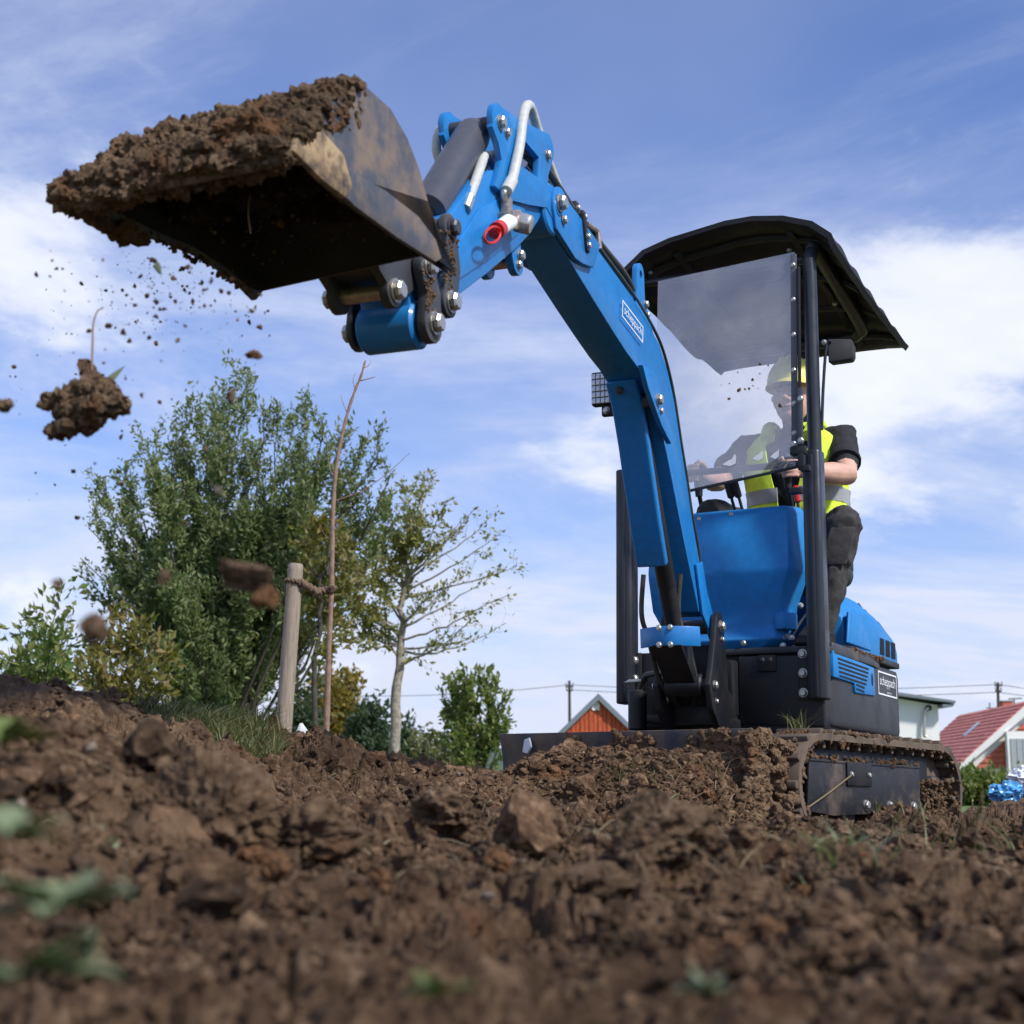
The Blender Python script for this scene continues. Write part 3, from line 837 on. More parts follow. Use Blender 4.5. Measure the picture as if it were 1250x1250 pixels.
def make_track(xc, side):
    n = 84; rings = []
    for k in range(n + 1):
        (y, z), (ny, nz) = track_pt(TP * k / n)
        j = 0.004 * math.sin(k * 1.7)
        o = 0.012 + j * 0.4; i = -0.012
        hw = 0.09
        sec = [(xc - hw, o - 0.003), (xc - hw + 0.005, o), (xc + hw - 0.005, o), (xc + hw, o - 0.003), (xc + hw, i), (xc - hw, i)]
        rings.append([(x, y + ny * d, z + nz * d) for x, d in sec])
    mb = MB(); mb.loft(rings, cap=False)
    bmesh.ops.remove_doubles(mb.bm, verts=mb.bm.verts, dist=1e-5)
    tr = part(mb, "track", 'rubber', EX, UF)
    nc = 34
    for k in range(nc):
        (y, z), (ny, nz) = track_pt(TP * k / nc, 0.008)
        o = bpy.data.objects.new("cleat", CLEAT_ME); COL.objects.link(o); o.parent = tr
        B3 = UF.to_3x3() @ Matrix(((1, 0, 0), (0, nz, ny), (0, -ny, nz))).to_3x3()
        o.matrix_local = Matrix.Translation(UF @ Vector((xc, y, z)) - ROOT) @ B3.to_4x4()
        (y, z), (ny, nz) = track_pt(TP * (k + 0.5) / nc, -0.010)
        o = bpy.data.objects.new("drive_lug", LUG_ME); COL.objects.link(o); o.parent = tr
        B3 = UF.to_3x3() @ Matrix(((1, 0, 0), (0, nz, ny), (0, -ny, nz))).to_3x3()
        o.matrix_local = Matrix.Translation(UF @ Vector((xc + side * 0.045, y, z)) - ROOT) @ B3.to_4x4()
    # wheels
    for yy, nm in ((TRK_L, "sprocket"), (-TRK_L, "idler")):
        mb = MB(); r = TRK_H - 0.028
        if nm == "sprocket":
            pts = []
            for q in range(30):
                a = 2 * math.pi * q / 30; rr = r * (1.0 if q % 2 else 0.9)
                pts.append((yy + rr * math.cos(a), 0.166 + rr * math.sin(a)))
            mb.prism(pts, xc - 0.02, xc + 0.02)
        else:
            mb.pin((xc - 0.035, yy, 0.166), (xc + 0.035, yy, 0.166), r, 0.012, 36)
        w = part(mb, nm, 'rubber', EX, UF)
        mb = MB(); mb.pin((xc - 0.06, yy, 0.166), (xc + side * 0.06, yy, 0.166), 0.055, 0.01, 20); part(mb, "hub", 'coupler', w, UF)
        for q in range(6):
            a = q * math.pi / 3
            bolt(UF, (xc + side * 0.058, yy + 0.038 * math.cos(a), 0.166 + 0.038 * math.sin(a)), (side, 0, 0), 0.007, w, 'coupler')
    for yy in (-0.24, 0.0, 0.24):
        mb = MB(); mb.pin((xc - 0.06, yy, 0.062), (xc + 0.06, yy, 0.062), 0.045, 0.01, 20); part(mb, "track_roller", 'rubber', EX, UF)
    mb = MB(); mb.box(xc - 0.055, xc + 0.045, -0.50, 0.44, 0.07, 0.305); part(mb, "track_frame", 'black', EX, UF, 0.012)
    # outer cover plate with its lip, flap and bolts
    if side > 0:
        x = xc + 0.082
        mb = MB(); mb.prism([(-0.585, 0.075), (-0.565, 0.245), (0.285, 0.245), (0.285, 0.082), (-0.40, 0.060)], x - 0.012, x)
        mb.obox((x - 0.022, -0.14, 0.245), (0.025, 0, 0), (0, 0.425, 0), (0, 0, 0.005))
        cp = part(mb, "track_cover_plate", 'scuffed', EX, UF, 0.003)
        mb = MB(); mb.box(x + 0.001, x + 0.009, -0.31, -0.125, 0.165, 0.247); part(mb, "access_flap", 'black', cp, UF, 0.003)
        for yy in (-0.285, -0.15): bolt(UF, (x + 0.009, yy, 0.205), (1, 0, 0), 0.0095, cp)
        for yy, r in ((-0.165, 0.017), (0.02, 0.016), (0.215, 0.016)): bolt(UF, (x, yy, 0.100), (1, 0, 0), r, cp)
for xc, sd in ((0.41, 1), (-0.55, -1)): make_track(xc, sd)
mb = MB(); mb.box(-0.50, 0.36, -0.36, 0.34, 0.13, 0.25); part(mb, "carbody", 'black', EX, UF, 0.02)
mb = MB(); mb.cyl((XC, 0, 0.25), (XC, 0, 0.41), 0.24, 40); part(mb, "slew_ring", 'black', EX, UF)
# dozer blade
bl = []
for k in range(9):
    t = k / 8; z = 0.045 + 0.29 * t; bl.append((-0.895 - 0.028 * math.sin(math.pi * t) * -1, z))
poly = [(y, z) for y, z in bl] + [(y + 0.022, z) for y, z in bl[::-1]]
mb = MB(); mb.prism(poly, -0.612, 0.455); BLD = part(mb, "dozer_blade", 'blade', EX, UF, 0.003)
for x in (-0.608, 0.20, 0.448):
    mb = MB(); mb.box(x, x + 0.012 if x < 0.4 else x + 0.008, -0.868, -0.80, 0.05, 0.325); part(mb, "stiffener", 'blade', BLD, UF, 0.002)
mb = MB(); mb.box(-0.614, 0.457, -0.93, -0.898, 0.02, 0.075); part(mb, "cutting_edge", 'blade', BLD, UF, 0.003)
mb = MB(); mb.prism([(-0.490, 0.268), (-0.470, 0.262), (-0.452, 0.285), (-0.462, 0.318), (-0.482, 0.312)], -0.9035, -0.893, "y"); part(mb, "bare_spot", 'white', BLD, UF)
for x in (-0.40, 0.26):
    mb = MB(); mb.obox((x, -0.58, 0.15), (0.03, 0, 0), (0, 0.27, 0.01), (0, 0, 0.035)); part(mb, "blade_arm", 'black', EX, UF, 0.006)
mb = MB(); mb.pin((XC, -0.86, 0.20), (XC, -0.40, 0.25), 0.03); part(mb, "blade_cylinder", 'steel_grey', EX, UF)

# ---- upper structure --------------------------------------------------
XM = 0.03
# lower body shell
def body_ring(z, ins=0.0, front=-0.475):
    i = ins
    return [(-0.345 + i, front + i, z), (0.375 - i, front + i, z), (0.418 - i, front + 0.045 + i * 0.5, z), (0.4225 - i, 0.20, z), (0.4225 - i, 0.495, z), (0.385 - i, 0.560 - i, z), (0.20, 0.60 - i, z),
            (-0.12, 0.60 - i, z), (-0.28 + i, 0.515 - i, z), (-0.352 + i, 0.38, z), (-0.352 + i, 0.0, z)]
mb = MB(); mb.loft([body_ring(0.398, 0.035), body_ring(0.418, 0.004), body_ring(0.44, 0.0), body_ring(0.660, 0.0), body_ring(0.690, 0.006)])
SHELL = part(mb, "body_shell", 'char', EX, HF, 0.006)
# underside pan and belly
mb = MB(); mb.prism([(-0.33, 0.445), (-0.30, 0.435), (0.06, 0.385), (0.40, 0.388), (0.41, 0.45), (-0.33, 0.47)], -0.497, -0.10, 'y'); part(mb, "belly_pan", 'black', EX, HF, 0.008)
# front bumper plate (black), service box, connector
mb = MB(); mb.prism([(0.085, 0.42), (0.405, 0.41), (0.405, 0.665), (0.085, 0.672)], -0.505, -0.48, 'y'); FB = part(mb, "front_plate", 'black', EX, HF, 0.006)
mb = MB(); mb.prism([(-0.34, 0.455), (-0.10, 0.43), (-0.10, 0.70), (-0.34, 0.70)], -0.495, -0.48, 'y'); part(mb, "front_plate", 'black', EX, HF, 0.006)
mb = MB(); mb.prism([(-0.020, 0.655), (0.083, 0.655), (0.083, 0.45), (0.06, 0.50), (-0.020, 0.515)], -0.56, -0.47, 'y'); part(mb, "valve_box", 'black', EX, HF, 0.008)
mb = MB(); mb.box(0.162, 0.232, -0.512, -0.500, 0.612, 0.672); CN = part(mb, "connector_recess", 'void', EX, HF, 0.003)
for x in (0.182, 0.212): bolt(HF, (x, -0.512, 0.655), (0, -1, 0), 0.008, CN, 'coupler', 'port')
# floor plate
mb = MB(); mb.prism([(0.10, -0.505), (0.39, -0.505), (0.425, -0.46), (0.428, 0.05), (0.30, 0.30), (-0.35, 0.30), (-0.35, -0.47), (-0.10, -0.47)], 0.678, 0.702, 'z')
part(mb, "floor_plate", 'char', EX, HF, 0.005)
mb = MB(); mb.prism([(0.425, -0.45), (0.432, -0.44), (0.434, 0.08), (0.42, 0.22), (0.40, 0.22), (0.41, 0.05), (0.41, -0.45)], 0.676, 0.716, 'z')
part(mb, "floor_edge", 'coupler', EX, HF, 0.004)
# post mounting plates with three bolts each
for sx, x0 in ((1, 0.315), (-1, -0.348)):
    mb = MB(); mb.box(x0, x0 + 0.042 if sx > 0 else x0 + 0.045, -0.512, -0.498, 0.505, 0.70); mp_ = part(mb, "post_bracket", 'black', EX, HF, 0.004)
    for z in (0.672, 0.602, 0.531):
        bolt(HF, (x0 + 0.018, -0.512, z), (0, -1, 0), 0.0155, mp_)
# cooling side panel with its louvres
mb = MB()
mb.prism([(-0.452, 0.688), (0.10, 0.672), (0.105, 0.560), (-0.175, 0.553), (-0.182, 0.588), (-0.452, 0.590)], 0.400, 0.430)
VP = part(mb, "side_panel", 'blue_plastic', EX, HF, 0.005)
for k in range(7):
    z = 0.664 - 0.0155 * k
    y0, y1 = (-0.40 + 0.004 * k, 0.015 - 0.01 * k) if k < 5 else (-0.165, -0.035 - 0.004 * k)
    mb = MB(); mb.obox((0.4305, (y0 + y1) / 2, z - 0.008 * (0.5)), (0.0012, 0, 0), (0, (y1 - y0) / 2, -0.002), (0, 0, 0.0034)); part(mb, "louvre", 'void', VP, HF)
mb = MB(); mb.ball((0.431, 0.062, 0.622), 0.02, 12, (0.12, 0.5, 1.3)); part(mb, "panel_latch", 'void', VP, HF)
# maker's plate, printed on the shell
LO = (0.4240, 0.318, 0.621); LUX = (0.0, 1, 0.0); LUY = (0, 0, 1)
LG = border(HF, LO, LUX, LUY, 0.285, 0.094, 0.006, 'white', SHELL)
lettering("scheppach", HF, (0.4242, 0.318, 0.627), LUX, LUY, 0.050, 0.235, 'white', SHELL)
lettering("MADE FOR YOU", HF, (0.4242, 0.338, 0.588), LUX, LUY, 0.008, 0.07, 'white', SHELL)
# engine hood
def hood_ring(y, zt, zs, w, zb=0.722):
    c = 0.05
    return [(XM - w, y, zb), (XM - w, y, zs), (XM - w + 0.09, y, zt), (XM + w - 0.09, y, zt), (XM + w - 0.01, y, zs), (XM + w, y, zs - 0.05), (XM + w, y, zb)]
mb = MB(); mb.loft([hood_ring(-0.20, 0.90, 0.84, 0.372), hood_ring(-0.10, 0.945, 0.885, 0.385), hood_ring(0.10, 0.958, 0.885, 0.390), hood_ring(0.22, 0.955, 0.880, 0.390), hood_ring(0.38, 0.915, 0.848, 0.390), hood_ring(0.515, 0.862, 0.815, 0.389), hood_ring(0.585, 0.800, 0.78, 0.34)])
HOOD = part(mb, "engine_hood", 'blue_plastic', EX, HF, 0.014, seg=3)
mb = MB(); mb.prism([(-0.235, 0.735), (-0.20, 0.86), (0.0, 0.875), (0.03, 0.80), (0.10, 0.735)], XM + 0.380, XM + 0.3945); part(mb, "raised_panel", 'blue_plastic', HOOD, HF, 0.012, seg=3)
for k in range(4):
    t = 0.16 + 0.22 * k; y0, y1 = 0.22 + 0.03 * k, 0.40 + 0.035 * k
    def hsurf(y):
        yy_ = [0.10, 0.22, 0.38, 0.515]; zt_ = float(np.interp(y, yy_, [0.958, 0.955, 0.915, 0.862])); zs_ = float(np.interp(y, yy_, [0.885, 0.880, 0.848, 0.815]))
        return Vector((XM + 0.300 + 0.080 * t, y, zt_ + (zs_ - zt_) * t + 0.0035))
    a_, b_ = hsurf(y0), hsurf(y1); ac = Vector((0.080, 0, -0.062)).normalized()
    mb = MB(); mb.obox((a_ + b_) / 2, (b_ - a_) / 2, ac * 0.0042, (b_ - a_).cross(ac).normalized() * 0.0016); part(mb, "louvre", 'void', HOOD, HF)
for k in range(3):
    y = 0.265 + 0.088 * k
    mb = MB(); mb.obox((XM + 0.3895, y, 0.772), (0.0025, 0, 0), (0, 0.031, 0), (0, 0.004, 0.034)); g = part(mb, "grille_opening", 'void', HOOD, HF, 0.001)
    mb = MB()
    for q in range(4): mb.box(XM + 0.3915, XM + 0.3935, y - 0.024 + 0.016 * q - 0.0015, y - 0.024 + 0.016 * q + 0.0015, 0.742, 0.802)
    part(mb, "grille_bars", 'char', g, HF)
mb = MB(); mb.box(XM - 0.37, XM + 0.40, -0.25, 0.50, 0.700, 0.724); part(mb, "hood_seal", 'black', EX, HF, 0.004)
# front console cover (blue)
def cover(z, xr, yf, xb, yb, xl=None):
    xl = -0.27 if xl is None else xl
    return [(xl, yf, z), (xr, yf, z), (xb, yb, z), (xb - 0.02, yb + 0.05, z), (xl - 0.02, yb + 0.05, z)]
mb = MB(); mb.loft([cover(0.700, 0.160, -0.470, 0.205, -0.40, -0.18), cover(0.735, 0.218, -0.494, 0.255, -0.42, -0.20), cover(0.765, 0.222, -0.466, 0.262, -0.41, -0.22), cover(0.80, 0.228, -0.462, 0.272, -0.40, -0.24),
                    cover(0.86, 0.235, -0.476, 0.285, -0.40), cover(0.975, 0.282, -0.515, 0.335, -0.42), cover(1.00, 0.287, -0.518, 0.340, -0.42), cover(1.205, 0.283, -0.492, 0.322, -0.40), cover(1.228, 0.277, -0.478, 0.312, -0.40), cover(1.236, 0.262, -0.460, 0.300, -0.40)])
FC = part(mb, "front_cover", 'blue_plastic', EX, HF, 0.012, seg=3)
mb = MB(); mb.obox((0.255, -0.455, 0.80), (0.022, -0.012, 0), (0.02, 0.03, 0), (0, 0, 0.032)); part(mb, "cover_lug", 'blue_plastic', FC, HF, 0.008)
for p, n in (((0.06, -0.482, 1.213), (0, -1, 0.4)), ((-0.07, -0.484, 1.205), (0, -1, 0.3)), ((0.325, -0.405, 1.165), (1, -0.6, 0)), ((0.340, -0.40, 1.02), (1, -0.6, 0)), ((0.292, -0.39, 0.865), (1, -0.6, 0)), ((0.105, -0.498, 0.722), (0, -1, 0))):
    bolt(HF, p, n, 0.0105, FC)
for p in ((0.235, -0.44, 0.742), (0.250, -0.43, 0.748), (0.27, -0.44, 0.741), (0.24, -0.45, 0.712), (0.285, -0.44, 0.715)):
    bolt(HF, p, (0.3, -1, 0.3), 0.010, EX, 'zinc', 'hose_fitting')
mb = MB(); mb.tube(smooth_path([(0.27, -0.44, 0.742), (0.30, -0.42, 0.80), (0.335, -0.40, 0.86), (0.33, -0.38, 0.93)]), 0.005, 8); part(mb, "control_cable", 'coupler', EX, HF)
# seat
mb = MB(); mb.loft([[(-0.10, -0.12, 1.02), (0.30, -0.12, 1.02), (0.30, 0.30, 1.02), (-0.10, 0.30, 1.02)], [(-0.12, -0.15, 1.12), (0.32, -0.15, 1.12), (0.32, 0.30, 1.10), (-0.12, 0.30, 1.10)]]); part(mb, "seat", 'seat', EX, HF, 0.035, seg=4)
mb = MB(); mb.loft([[(-0.10, 0.27, 1.08), (0.30, 0.27, 1.08), (0.30, 0.34, 1.08), (-0.10, 0.34, 1.08)], [(-0.08, 0.33, 1.46), (0.28, 0.33, 1.46), (0.28, 0.39, 1.46), (-0.08, 0.39, 1.46)]]); part(mb, "seat_backrest", 'seat', EX, HF, 0.025, seg=4)
mb = MB(); mb.box(-0.04, 0.24, 0.0, 0.26, 0.93, 1.03); part(mb, "seat_pedestal", 'black', EX, HF, 0.01)
# canopy posts: rounded tube with a rib down its face
for sx, x in ((1, 0.392), (-1, -0.362)):
    top = 2.155
    mb = MB()
    mb.prism([(x - 0.034, -0.541), (x - 0.018, -0.549), (x + 0.020, -0.549), (x + 0.034, -0.538), (x + 0.034, -0.478), (x + 0.024, -0.468), (x - 0.034, -0.468)], 0.505, 1.42, 'z')
    P_ = part(mb, "canopy_post", 'post', EX, HF, 0.010, seg=3)
    mb = MB(); pts = [(x + 0.006, -0.506, 1.20), (x + 0.006, -0.506, 2.08), (x + 0.004, -0.50, 2.16), (x, -0.46, 2.215), (x, -0.38, 2.238), (x - 0.004, 0.20, 2.135), (x - 0.03 * sx, 0.29, 2.118), (x - 0.10 * sx, 0.325, 2.110), (XM, 0.33, 2.110)]
    mb.tube(smooth_path(pts, 8), 0.026, 18); part(mb, "upper_tube", 'post', P_, HF)
    mb = MB(); mb.box(x - 0.006, x + 0.010, -0.555, -0.548, 0.51, 1.40); part(mb, "rib", 'post', P_, HF, 0.003)
mb = MB(); mb.tube([(0.36, -0.46, 2.19), (-0.33, -0.46, 2.205)], 0.016, 12); part(mb, "cross_tube", 'post', EX, HF)
HW = HF @ Matrix(((1, 0, 0, 0), (0, 1, 0.058, -0.058 * 2.19), (0, 0, 1, 0), (0, 0, 0, 1)))   # the screen leans: foot forward
# windscreen with its clamp strip, slides, hinge blocks and hand rail
WS = [(-0.208, 2.170), (0.352, 2.196), (0.352, 1.345), (-0.30, 1.262), (-0.30, 1.9), (-0.208, 1.93)]
mb = MB(); mb.prism(WS, -0.545, -0.541, 'y'); part(mb, "windscreen", 'glass', EX, HW)
mb = MB(); mb.box(0.338, 0.362, -0.553, -0.5465, 1.425, 2.185); st_ = part(mb, "clamp_strip", 'strip', EX, HW, 0.002)
for z in (2.14, 2.00, 1.86, 1.72, 1.59, 1.475): bolt(HW, (0.350, -0.553, z), (0, -1, 0), 0.009, st_)
mb = MB(); mb.box(0.366, 0.376, -0.560, -0.545, 1.56, 2.13); part(mb, "screen_slide", 'black', EX, HW, 0.002)
mb = MB(); mb.obox((0.376, -0.562, 1.535), (0.010, 0, 0), (0, 0.006, 0), (0, 0, 0.11)); sl_ = part(mb, "slide_tube", 'steel_grey', EX, HW, 0.003)
for z in (1.60, 1.44): bolt(HW, (0.380, -0.568, z), (0, -1, 0), 0.0115, sl_)
bolt(HW, (0.349, -0.555, 1.432), (0, -1, 0), 0.012, sl_)
mb = MB(); mb.obox((0.366, -0.556, 1.405), (0.030, 0, 0), (0, 0.012, 0), (0, 0, 0.016)); mb.obox((0.378, -0.556, 1.365), (0.012, 0, 0), (0, 0.012, 0), (0, 0, 0.035)); mb.obox((0.392, -0.556, 1.335), (0.018, 0, 0), (0, 0.012, 0), (0, 0, 0.012))
part(mb, "hinge_block", 'black', EX, HW, 0.004)
mb = MB(); mb.obox((0.355, -0.55, 1.255), (0.024, 0, 0), (0, 0.014, 0), (0, 0, 0.012)); part(mb, "hinge_block", 'black', EX, HW, 0.004)
mb = MB(); mb.tube([(0.365, -0.525, 1.375), (-0.34, -0.525, 1.385)], 0.0125, 12); part(mb, "hand_rail", 'post', EX, HF)
mb = MB(); mb.prism([(0.358, 1.343), (0.358, 1.353), (-0.30, 1.272), (-0.30, 1.262)], -0.548, -0.538, 'y'); part(mb, "lower_rail", 'black', EX, HW, 0.001)
# bright reflections on the sheet, painted as white bird-shaped pieces
for dx, w in ((0.10, 0.72), (0.21, 0.55), (0.275, 0.45)):
    z0 = 1.385 if w == 0.72 else 1.395
    mb = MB(); mb.prism([(dx - 0.045 * w, z0), (dx - 0.015 * w, z0 + 0.012), (dx + 0.008 * w, z0 + 0.018), (dx + 0.022 * w, z0 + 0.05 * w), (dx + 0.030 * w, z0 + 0.026), (dx + 0.026 * w, z0 - 0.002), (dx, z0 - 0.010)], -0.5472, -0.5455, 'y')
    part(mb, "reflection_mark", 'white', EX, HW)
# canopy roof
CXC = 0.065
prof = [(-0.445, -0.125), (-0.43, -0.090), (-0.34, -0.030), (-0.22, -0.004), (0.02, 0.022), (0.13, 0.022), (0.25, 0.004), (0.36, -0.034), (0.43, -0.092), (0.442, -0.128)]
def roof_ring(y, inset=0.0, dz=0.0):
    t = (y + 0.53) / 1.10
    z0 = 2.335 - 0.200 * t; kz = 1 - 0.85 * max(0, t) ** 1.5
    rib = 0.017 * (0.5 + 0.5 * math.cos(y * 2 * math.pi / 0.20))
    out = []
    for i, (x, z) in enumerate(prof):
        k = 1 - inset
        edge = 0.6 if i in (0, 9) else 1.0
        out.append((CXC + x * k, y, z0 + z * kz + dz + rib * (1.0 if i not in (0, 9) else 0.2)))
    return out
ys = [-0.535 + 1.105 * k / 46 for k in range(47)]
outer = [roof_ring(y) for y in ys]
for k, y in enumerate(ys):       # front and rear edges bow outwards
    pass
inner = [[(CXC + (p[0] - CXC) * 0.965, p[1], p[2] - 0.020) for p in r] for r in outer]
def bow(r, y):
    f = max(0, 1 - abs(y + 0.535) / 0.25); g = max(0, 1 - abs(y - 0.57) / 0.2)
    return [(p[0], p[1] - 0.035 * f * (1 - ((p[0] - CXC) / 0.45) ** 2) + 0.03 * g * (1 - ((p[0] - CXC) / 0.45) ** 2), p[2]) for p in r]
outer = [bow(r, y) for r, y in zip(outer, ys)]; inner = [bow(r, y) for r, y in zip(inner, ys)]
mb = MB(); mb.loft([o + i[::-1] for o, i in zip(outer, inner)])
ROOF = part(mb, "canopy_roof", 'canopy', EX, HF, 0.0, sharp=5)
# stiffening ribs moulded on its underside
for (xa, xb) in ((-0.40, -0.36), (-0.155, -0.120), (0.225, 0.26)):
    pass
for y in (-0.40, -0.12, 0.16, 0.43):
    r = bow(roof_ring(y), y)
    mb = MB(); rings = []
    for (x, yy, z) in r[1:-1]:
        rings.append([(CXC + (x - CXC) * 0.965, yy - 0.022, z - 0.018), (CXC + (x - CXC) * 0.955, yy - 0.016, z - 0.036), (CXC + (x - CXC) * 0.955, yy + 0.016, z - 0.036), (CXC + (x - CXC) * 0.965, yy + 0.022, z - 0.018)])
    mb.loft(rings); part(mb, "roof_rib", 'rib', ROOF, HF, 0.003)
for i in (3, 6):
    mb = MB(); rings = []
    for y in ys[3:-3:4]:
        x, yy, z = bow(roof_ring(y), y)[i]
        rings.append([(x - 0.018, yy, z - 0.018), (x - 0.012, yy, z - 0.036), (x + 0.012, yy, z - 0.036), (x + 0.018, yy, z - 0.018)])
    mb.loft(rings); part(mb, "roof_rib", 'rib', ROOF, HF, 0.003)
for p in ((0.31, -0.475, 2.235), (-0.27, -0.475, 2.24), (0.34, 0.02, 2.17)): bolt(HF, p, (0, -0.3, -1), 0.010, ROOF)
# mirror on its arm
mb = MB(); mb.tube(smooth_path([(0.425, -0.50, 1.50), (0.435, -0.50, 1.66), (0.452, -0.50, 1.82), (0.47, -0.50, 1.838)]), 0.006, 8); MA = part(mb, "mirror_arm", 'post', EX, HF)
mb = MB(); mb.loft([[(0.455 + 0.002, -0.50, 1.755), (0.535, -0.47, 1.765), (0.545, -0.47, 1.78), (0.545, -0.47, 1.835), (0.535, -0.47, 1.848), (0.455, -0.50, 1.85)],
                    [(0.455, -0.44, 1.76), (0.53, -0.41, 1.77), (0.538, -0.41, 1.785), (0.538, -0.41, 1.83), (0.53, -0.41, 1.84), (0.455, -0.44, 1.845)]]); part(mb, "mirror_housing", 'mirror', MA, HF, 0.015, seg=3)
bolt(HF, (0.447, -0.508, 1.835), (-0.3, -1, 0), 0.010, MA)
# travel and joystick levers
for p0, p1, knob, mt in (((0.30, -0.36, 1.08), (0.286, -0.375, 1.265), 0.013, 'red'), ((0.05, -0.36, 1.18), (0.03, -0.40, 1.30), 0.014, 'seat'), ((0.08, -0.36, 1.18), (0.06, -0.40, 1.30), 0.014, 'seat')):
    mb = MB(); mb.cyl(p0, p1, 0.006, 10); lv = part(mb, "control_lever", 'black', EX, HF)
    d = (Vector(p1) - Vector(p0)).normalized()
    mb = MB(); mb.pin(Vector(p1) - d * 0.005, Vector(p1) + d * 0.062, knob, 0.006, 12); part(mb, "lever_knob", mt, lv, HF)
HAND_L, HAND_R = (0.235, -0.33, 1.405), (-0.13, -0.33, 1.425)
for hx in (HAND_L, HAND_R):
    mb = MB(); mb.tube(smooth_path([(hx[0], hx[1] + 0.09, 1.13), (hx[0], hx[1] + 0.05, 1.25), (hx[0], hx[1], 1.34)]), 0.009, 10); js = part(mb, "joystick", 'black', EX, HF)
    mb = MB(); mb.tube([(hx[0], hx[1], 1.33), (hx[0], hx[1] - 0.005, 1.40), (hx[0], hx[1] - 0.012, 1.45), (hx[0], hx[1] - 0.012, 1.465)], [0.014, 0.019, 0.021, 0.012], 14); part(mb, "joystick_grip", 'seat', js, HF)
mb = MB(); mb.box(0.205, 0.335, -0.36, -0.05, 0.98, 1.13); part(mb, "side_console", 'black', EX, HF, 0.015)
mb = MB(); mb.obox((0.335, -0.42, 0.725), (0.05, 0.0, 0), (0, 0.06, 0.012), (0, -0.003, 0.006)); part(mb, "pedal", 'black', EX, HF, 0.003)
# ---------------------------------------------------------------- swing post, boom, arm and bucket (y runs back towards the machine)
BX0, BX1 = -0.05, 0.09
BXM = 0.02
def bpart(mb, name, mat, parent=EX, bevel=0.0, **kw): return part(mb, name, mat, parent, BF, bevel, **kw)
def rounded(c, r, a0, a1, n=8): return [(c[0] + r * math.cos(R(a0 + (a1 - a0) * k / n)), c[1] + r * math.sin(R(a0 + (a1 - a0) * k / n))) for k in range(n + 1)]
# swing bracket on the chassis and the kingpost
mb = MB(); mb.prism([(-0.13, 0.375), (-0.13, 0.44), (0.09, 0.44), (0.09, 0.385)], -0.66, -0.45, 'y'); part(mb, "swing_bracket", 'black', EX, HF, 0.008)
mb = MB(); mb.prism([(-0.13, 0.60), (-0.13, 0.65), (0.02, 0.65), (0.02, 0.60)], -0.66, -0.45, 'y'); part(mb, "swing_bracket", 'black', EX, HF, 0.008)
mb = MB(); mb.pin((-0.03, -0.60, 0.37), (-0.03, -0.60, 0.67), 0.045, 0.006, 24); part(mb, "swing_pin", 'black', EX, HF)
kp = [(0.235, -0.36), (-0.02, -0.375), (-0.13, -0.30), (-0.165, -0.215), (-0.13, -0.165)] + [(-0.08, -0.06)] + rounded((0, 0), 0.052, 160, 20, 8) + [(0.075, -0.08), (0.10, -0.22), (0.235, -0.27)]
for x0, x1 in ((BX0 - 0.034, BX0 - 0.012), (BX1 + 0.012, BX1 + 0.034)):
    mb = MB(); mb.prism(kp, x0, x1); K = bpart(mb, "kingpost_plate", 'black', EX, 0.004)
    s = 1 if x0 > 0 else -1; xo = x1 if s > 0 else x0
    bolt(BF, (xo, 0, 0), (s, 0, 0), 0.020, K); bolt(BF, (xo, 0.018, -0.045), (s, 0, 0), 0.010, K)
    bolt(BF, (xo, -0.11, -0.215), (s, 0, 0), 0.016, K); bolt(BF, (xo, -0.085, -0.27), (s, 0, 0), 0.010, K)
mb = MB(); mb.box(BX0 - 0.012, BX1 + 0.012, 0.03, 0.20, -0.35, -0.28); bpart(mb, "kingpost_base", 'black', EX, 0.006)
mb = MB(); mb.box(BX0 - 0.012, BX1 + 0.012, 0.055, 0.085, -0.28, -0.06); bpart(mb, "kingpost_web", 'black', EX, 0.004)
mb = MB(); mb.pin((BX0 - 0.034, 0, 0), (BX1 + 0.034, 0, 0), 0.026); bpart(mb, "foot_pin", 'coupler', EX)
mb = MB(); mb.pin((BX0 - 0.034, -0.12, -0.215), (BX1 + 0.034, -0.12, -0.215), 0.026); bpart(mb, "cylinder_pin", 'black', EX)
# boom: two side plates, box section between them
front = [(-1.640, 0.945), (-1.447, 0.893), (-1.234, 0.838), (-1.065, 0.797), (-0.936, 0.768), (-0.835, 0.752), (-0.745, 0.728), (-0.665, 0.685), (-0.596, 0.618), (-0.522, 0.548), (-0.470, 0.480), (-0.405, 0.390), (-0.319, 0.270), (-0.160, 0.035)]
rear = [(-0.058, 0.012), (-0.071, 0.108), (-0.110, 0.215), (-0.205, 0.367), (-0.261, 0.480), (-0.330, 0.600), (-0.405, 0.740), (-0.480, 0.828), (-0.575, 0.895), (-0.735, 0.942), (-0.908, 0.975), (-1.10, 1.000), (-1.30, 1.025), (-1.50, 1.048)]
head = rounded((-1.575, 1.005), 0.062, 70, 215, 10)
foot = rounded((0, 0), 0.05, -160, 80, 10)
poly = front[:-1] + [(-0.13, 0.02)] + foot + rear[1:] + head
mb = MB(); mb.prism(front[:-1] + [(-0.14, 0.04), (-0.06, 0.03)] + rear[1:] + [(-1.53, 1.03), (-1.63, 0.985)], BX0 + 0.006, BX1 - 0.006)
BOOM = bpart(mb, "boom", 'blue', EX, 0.006)
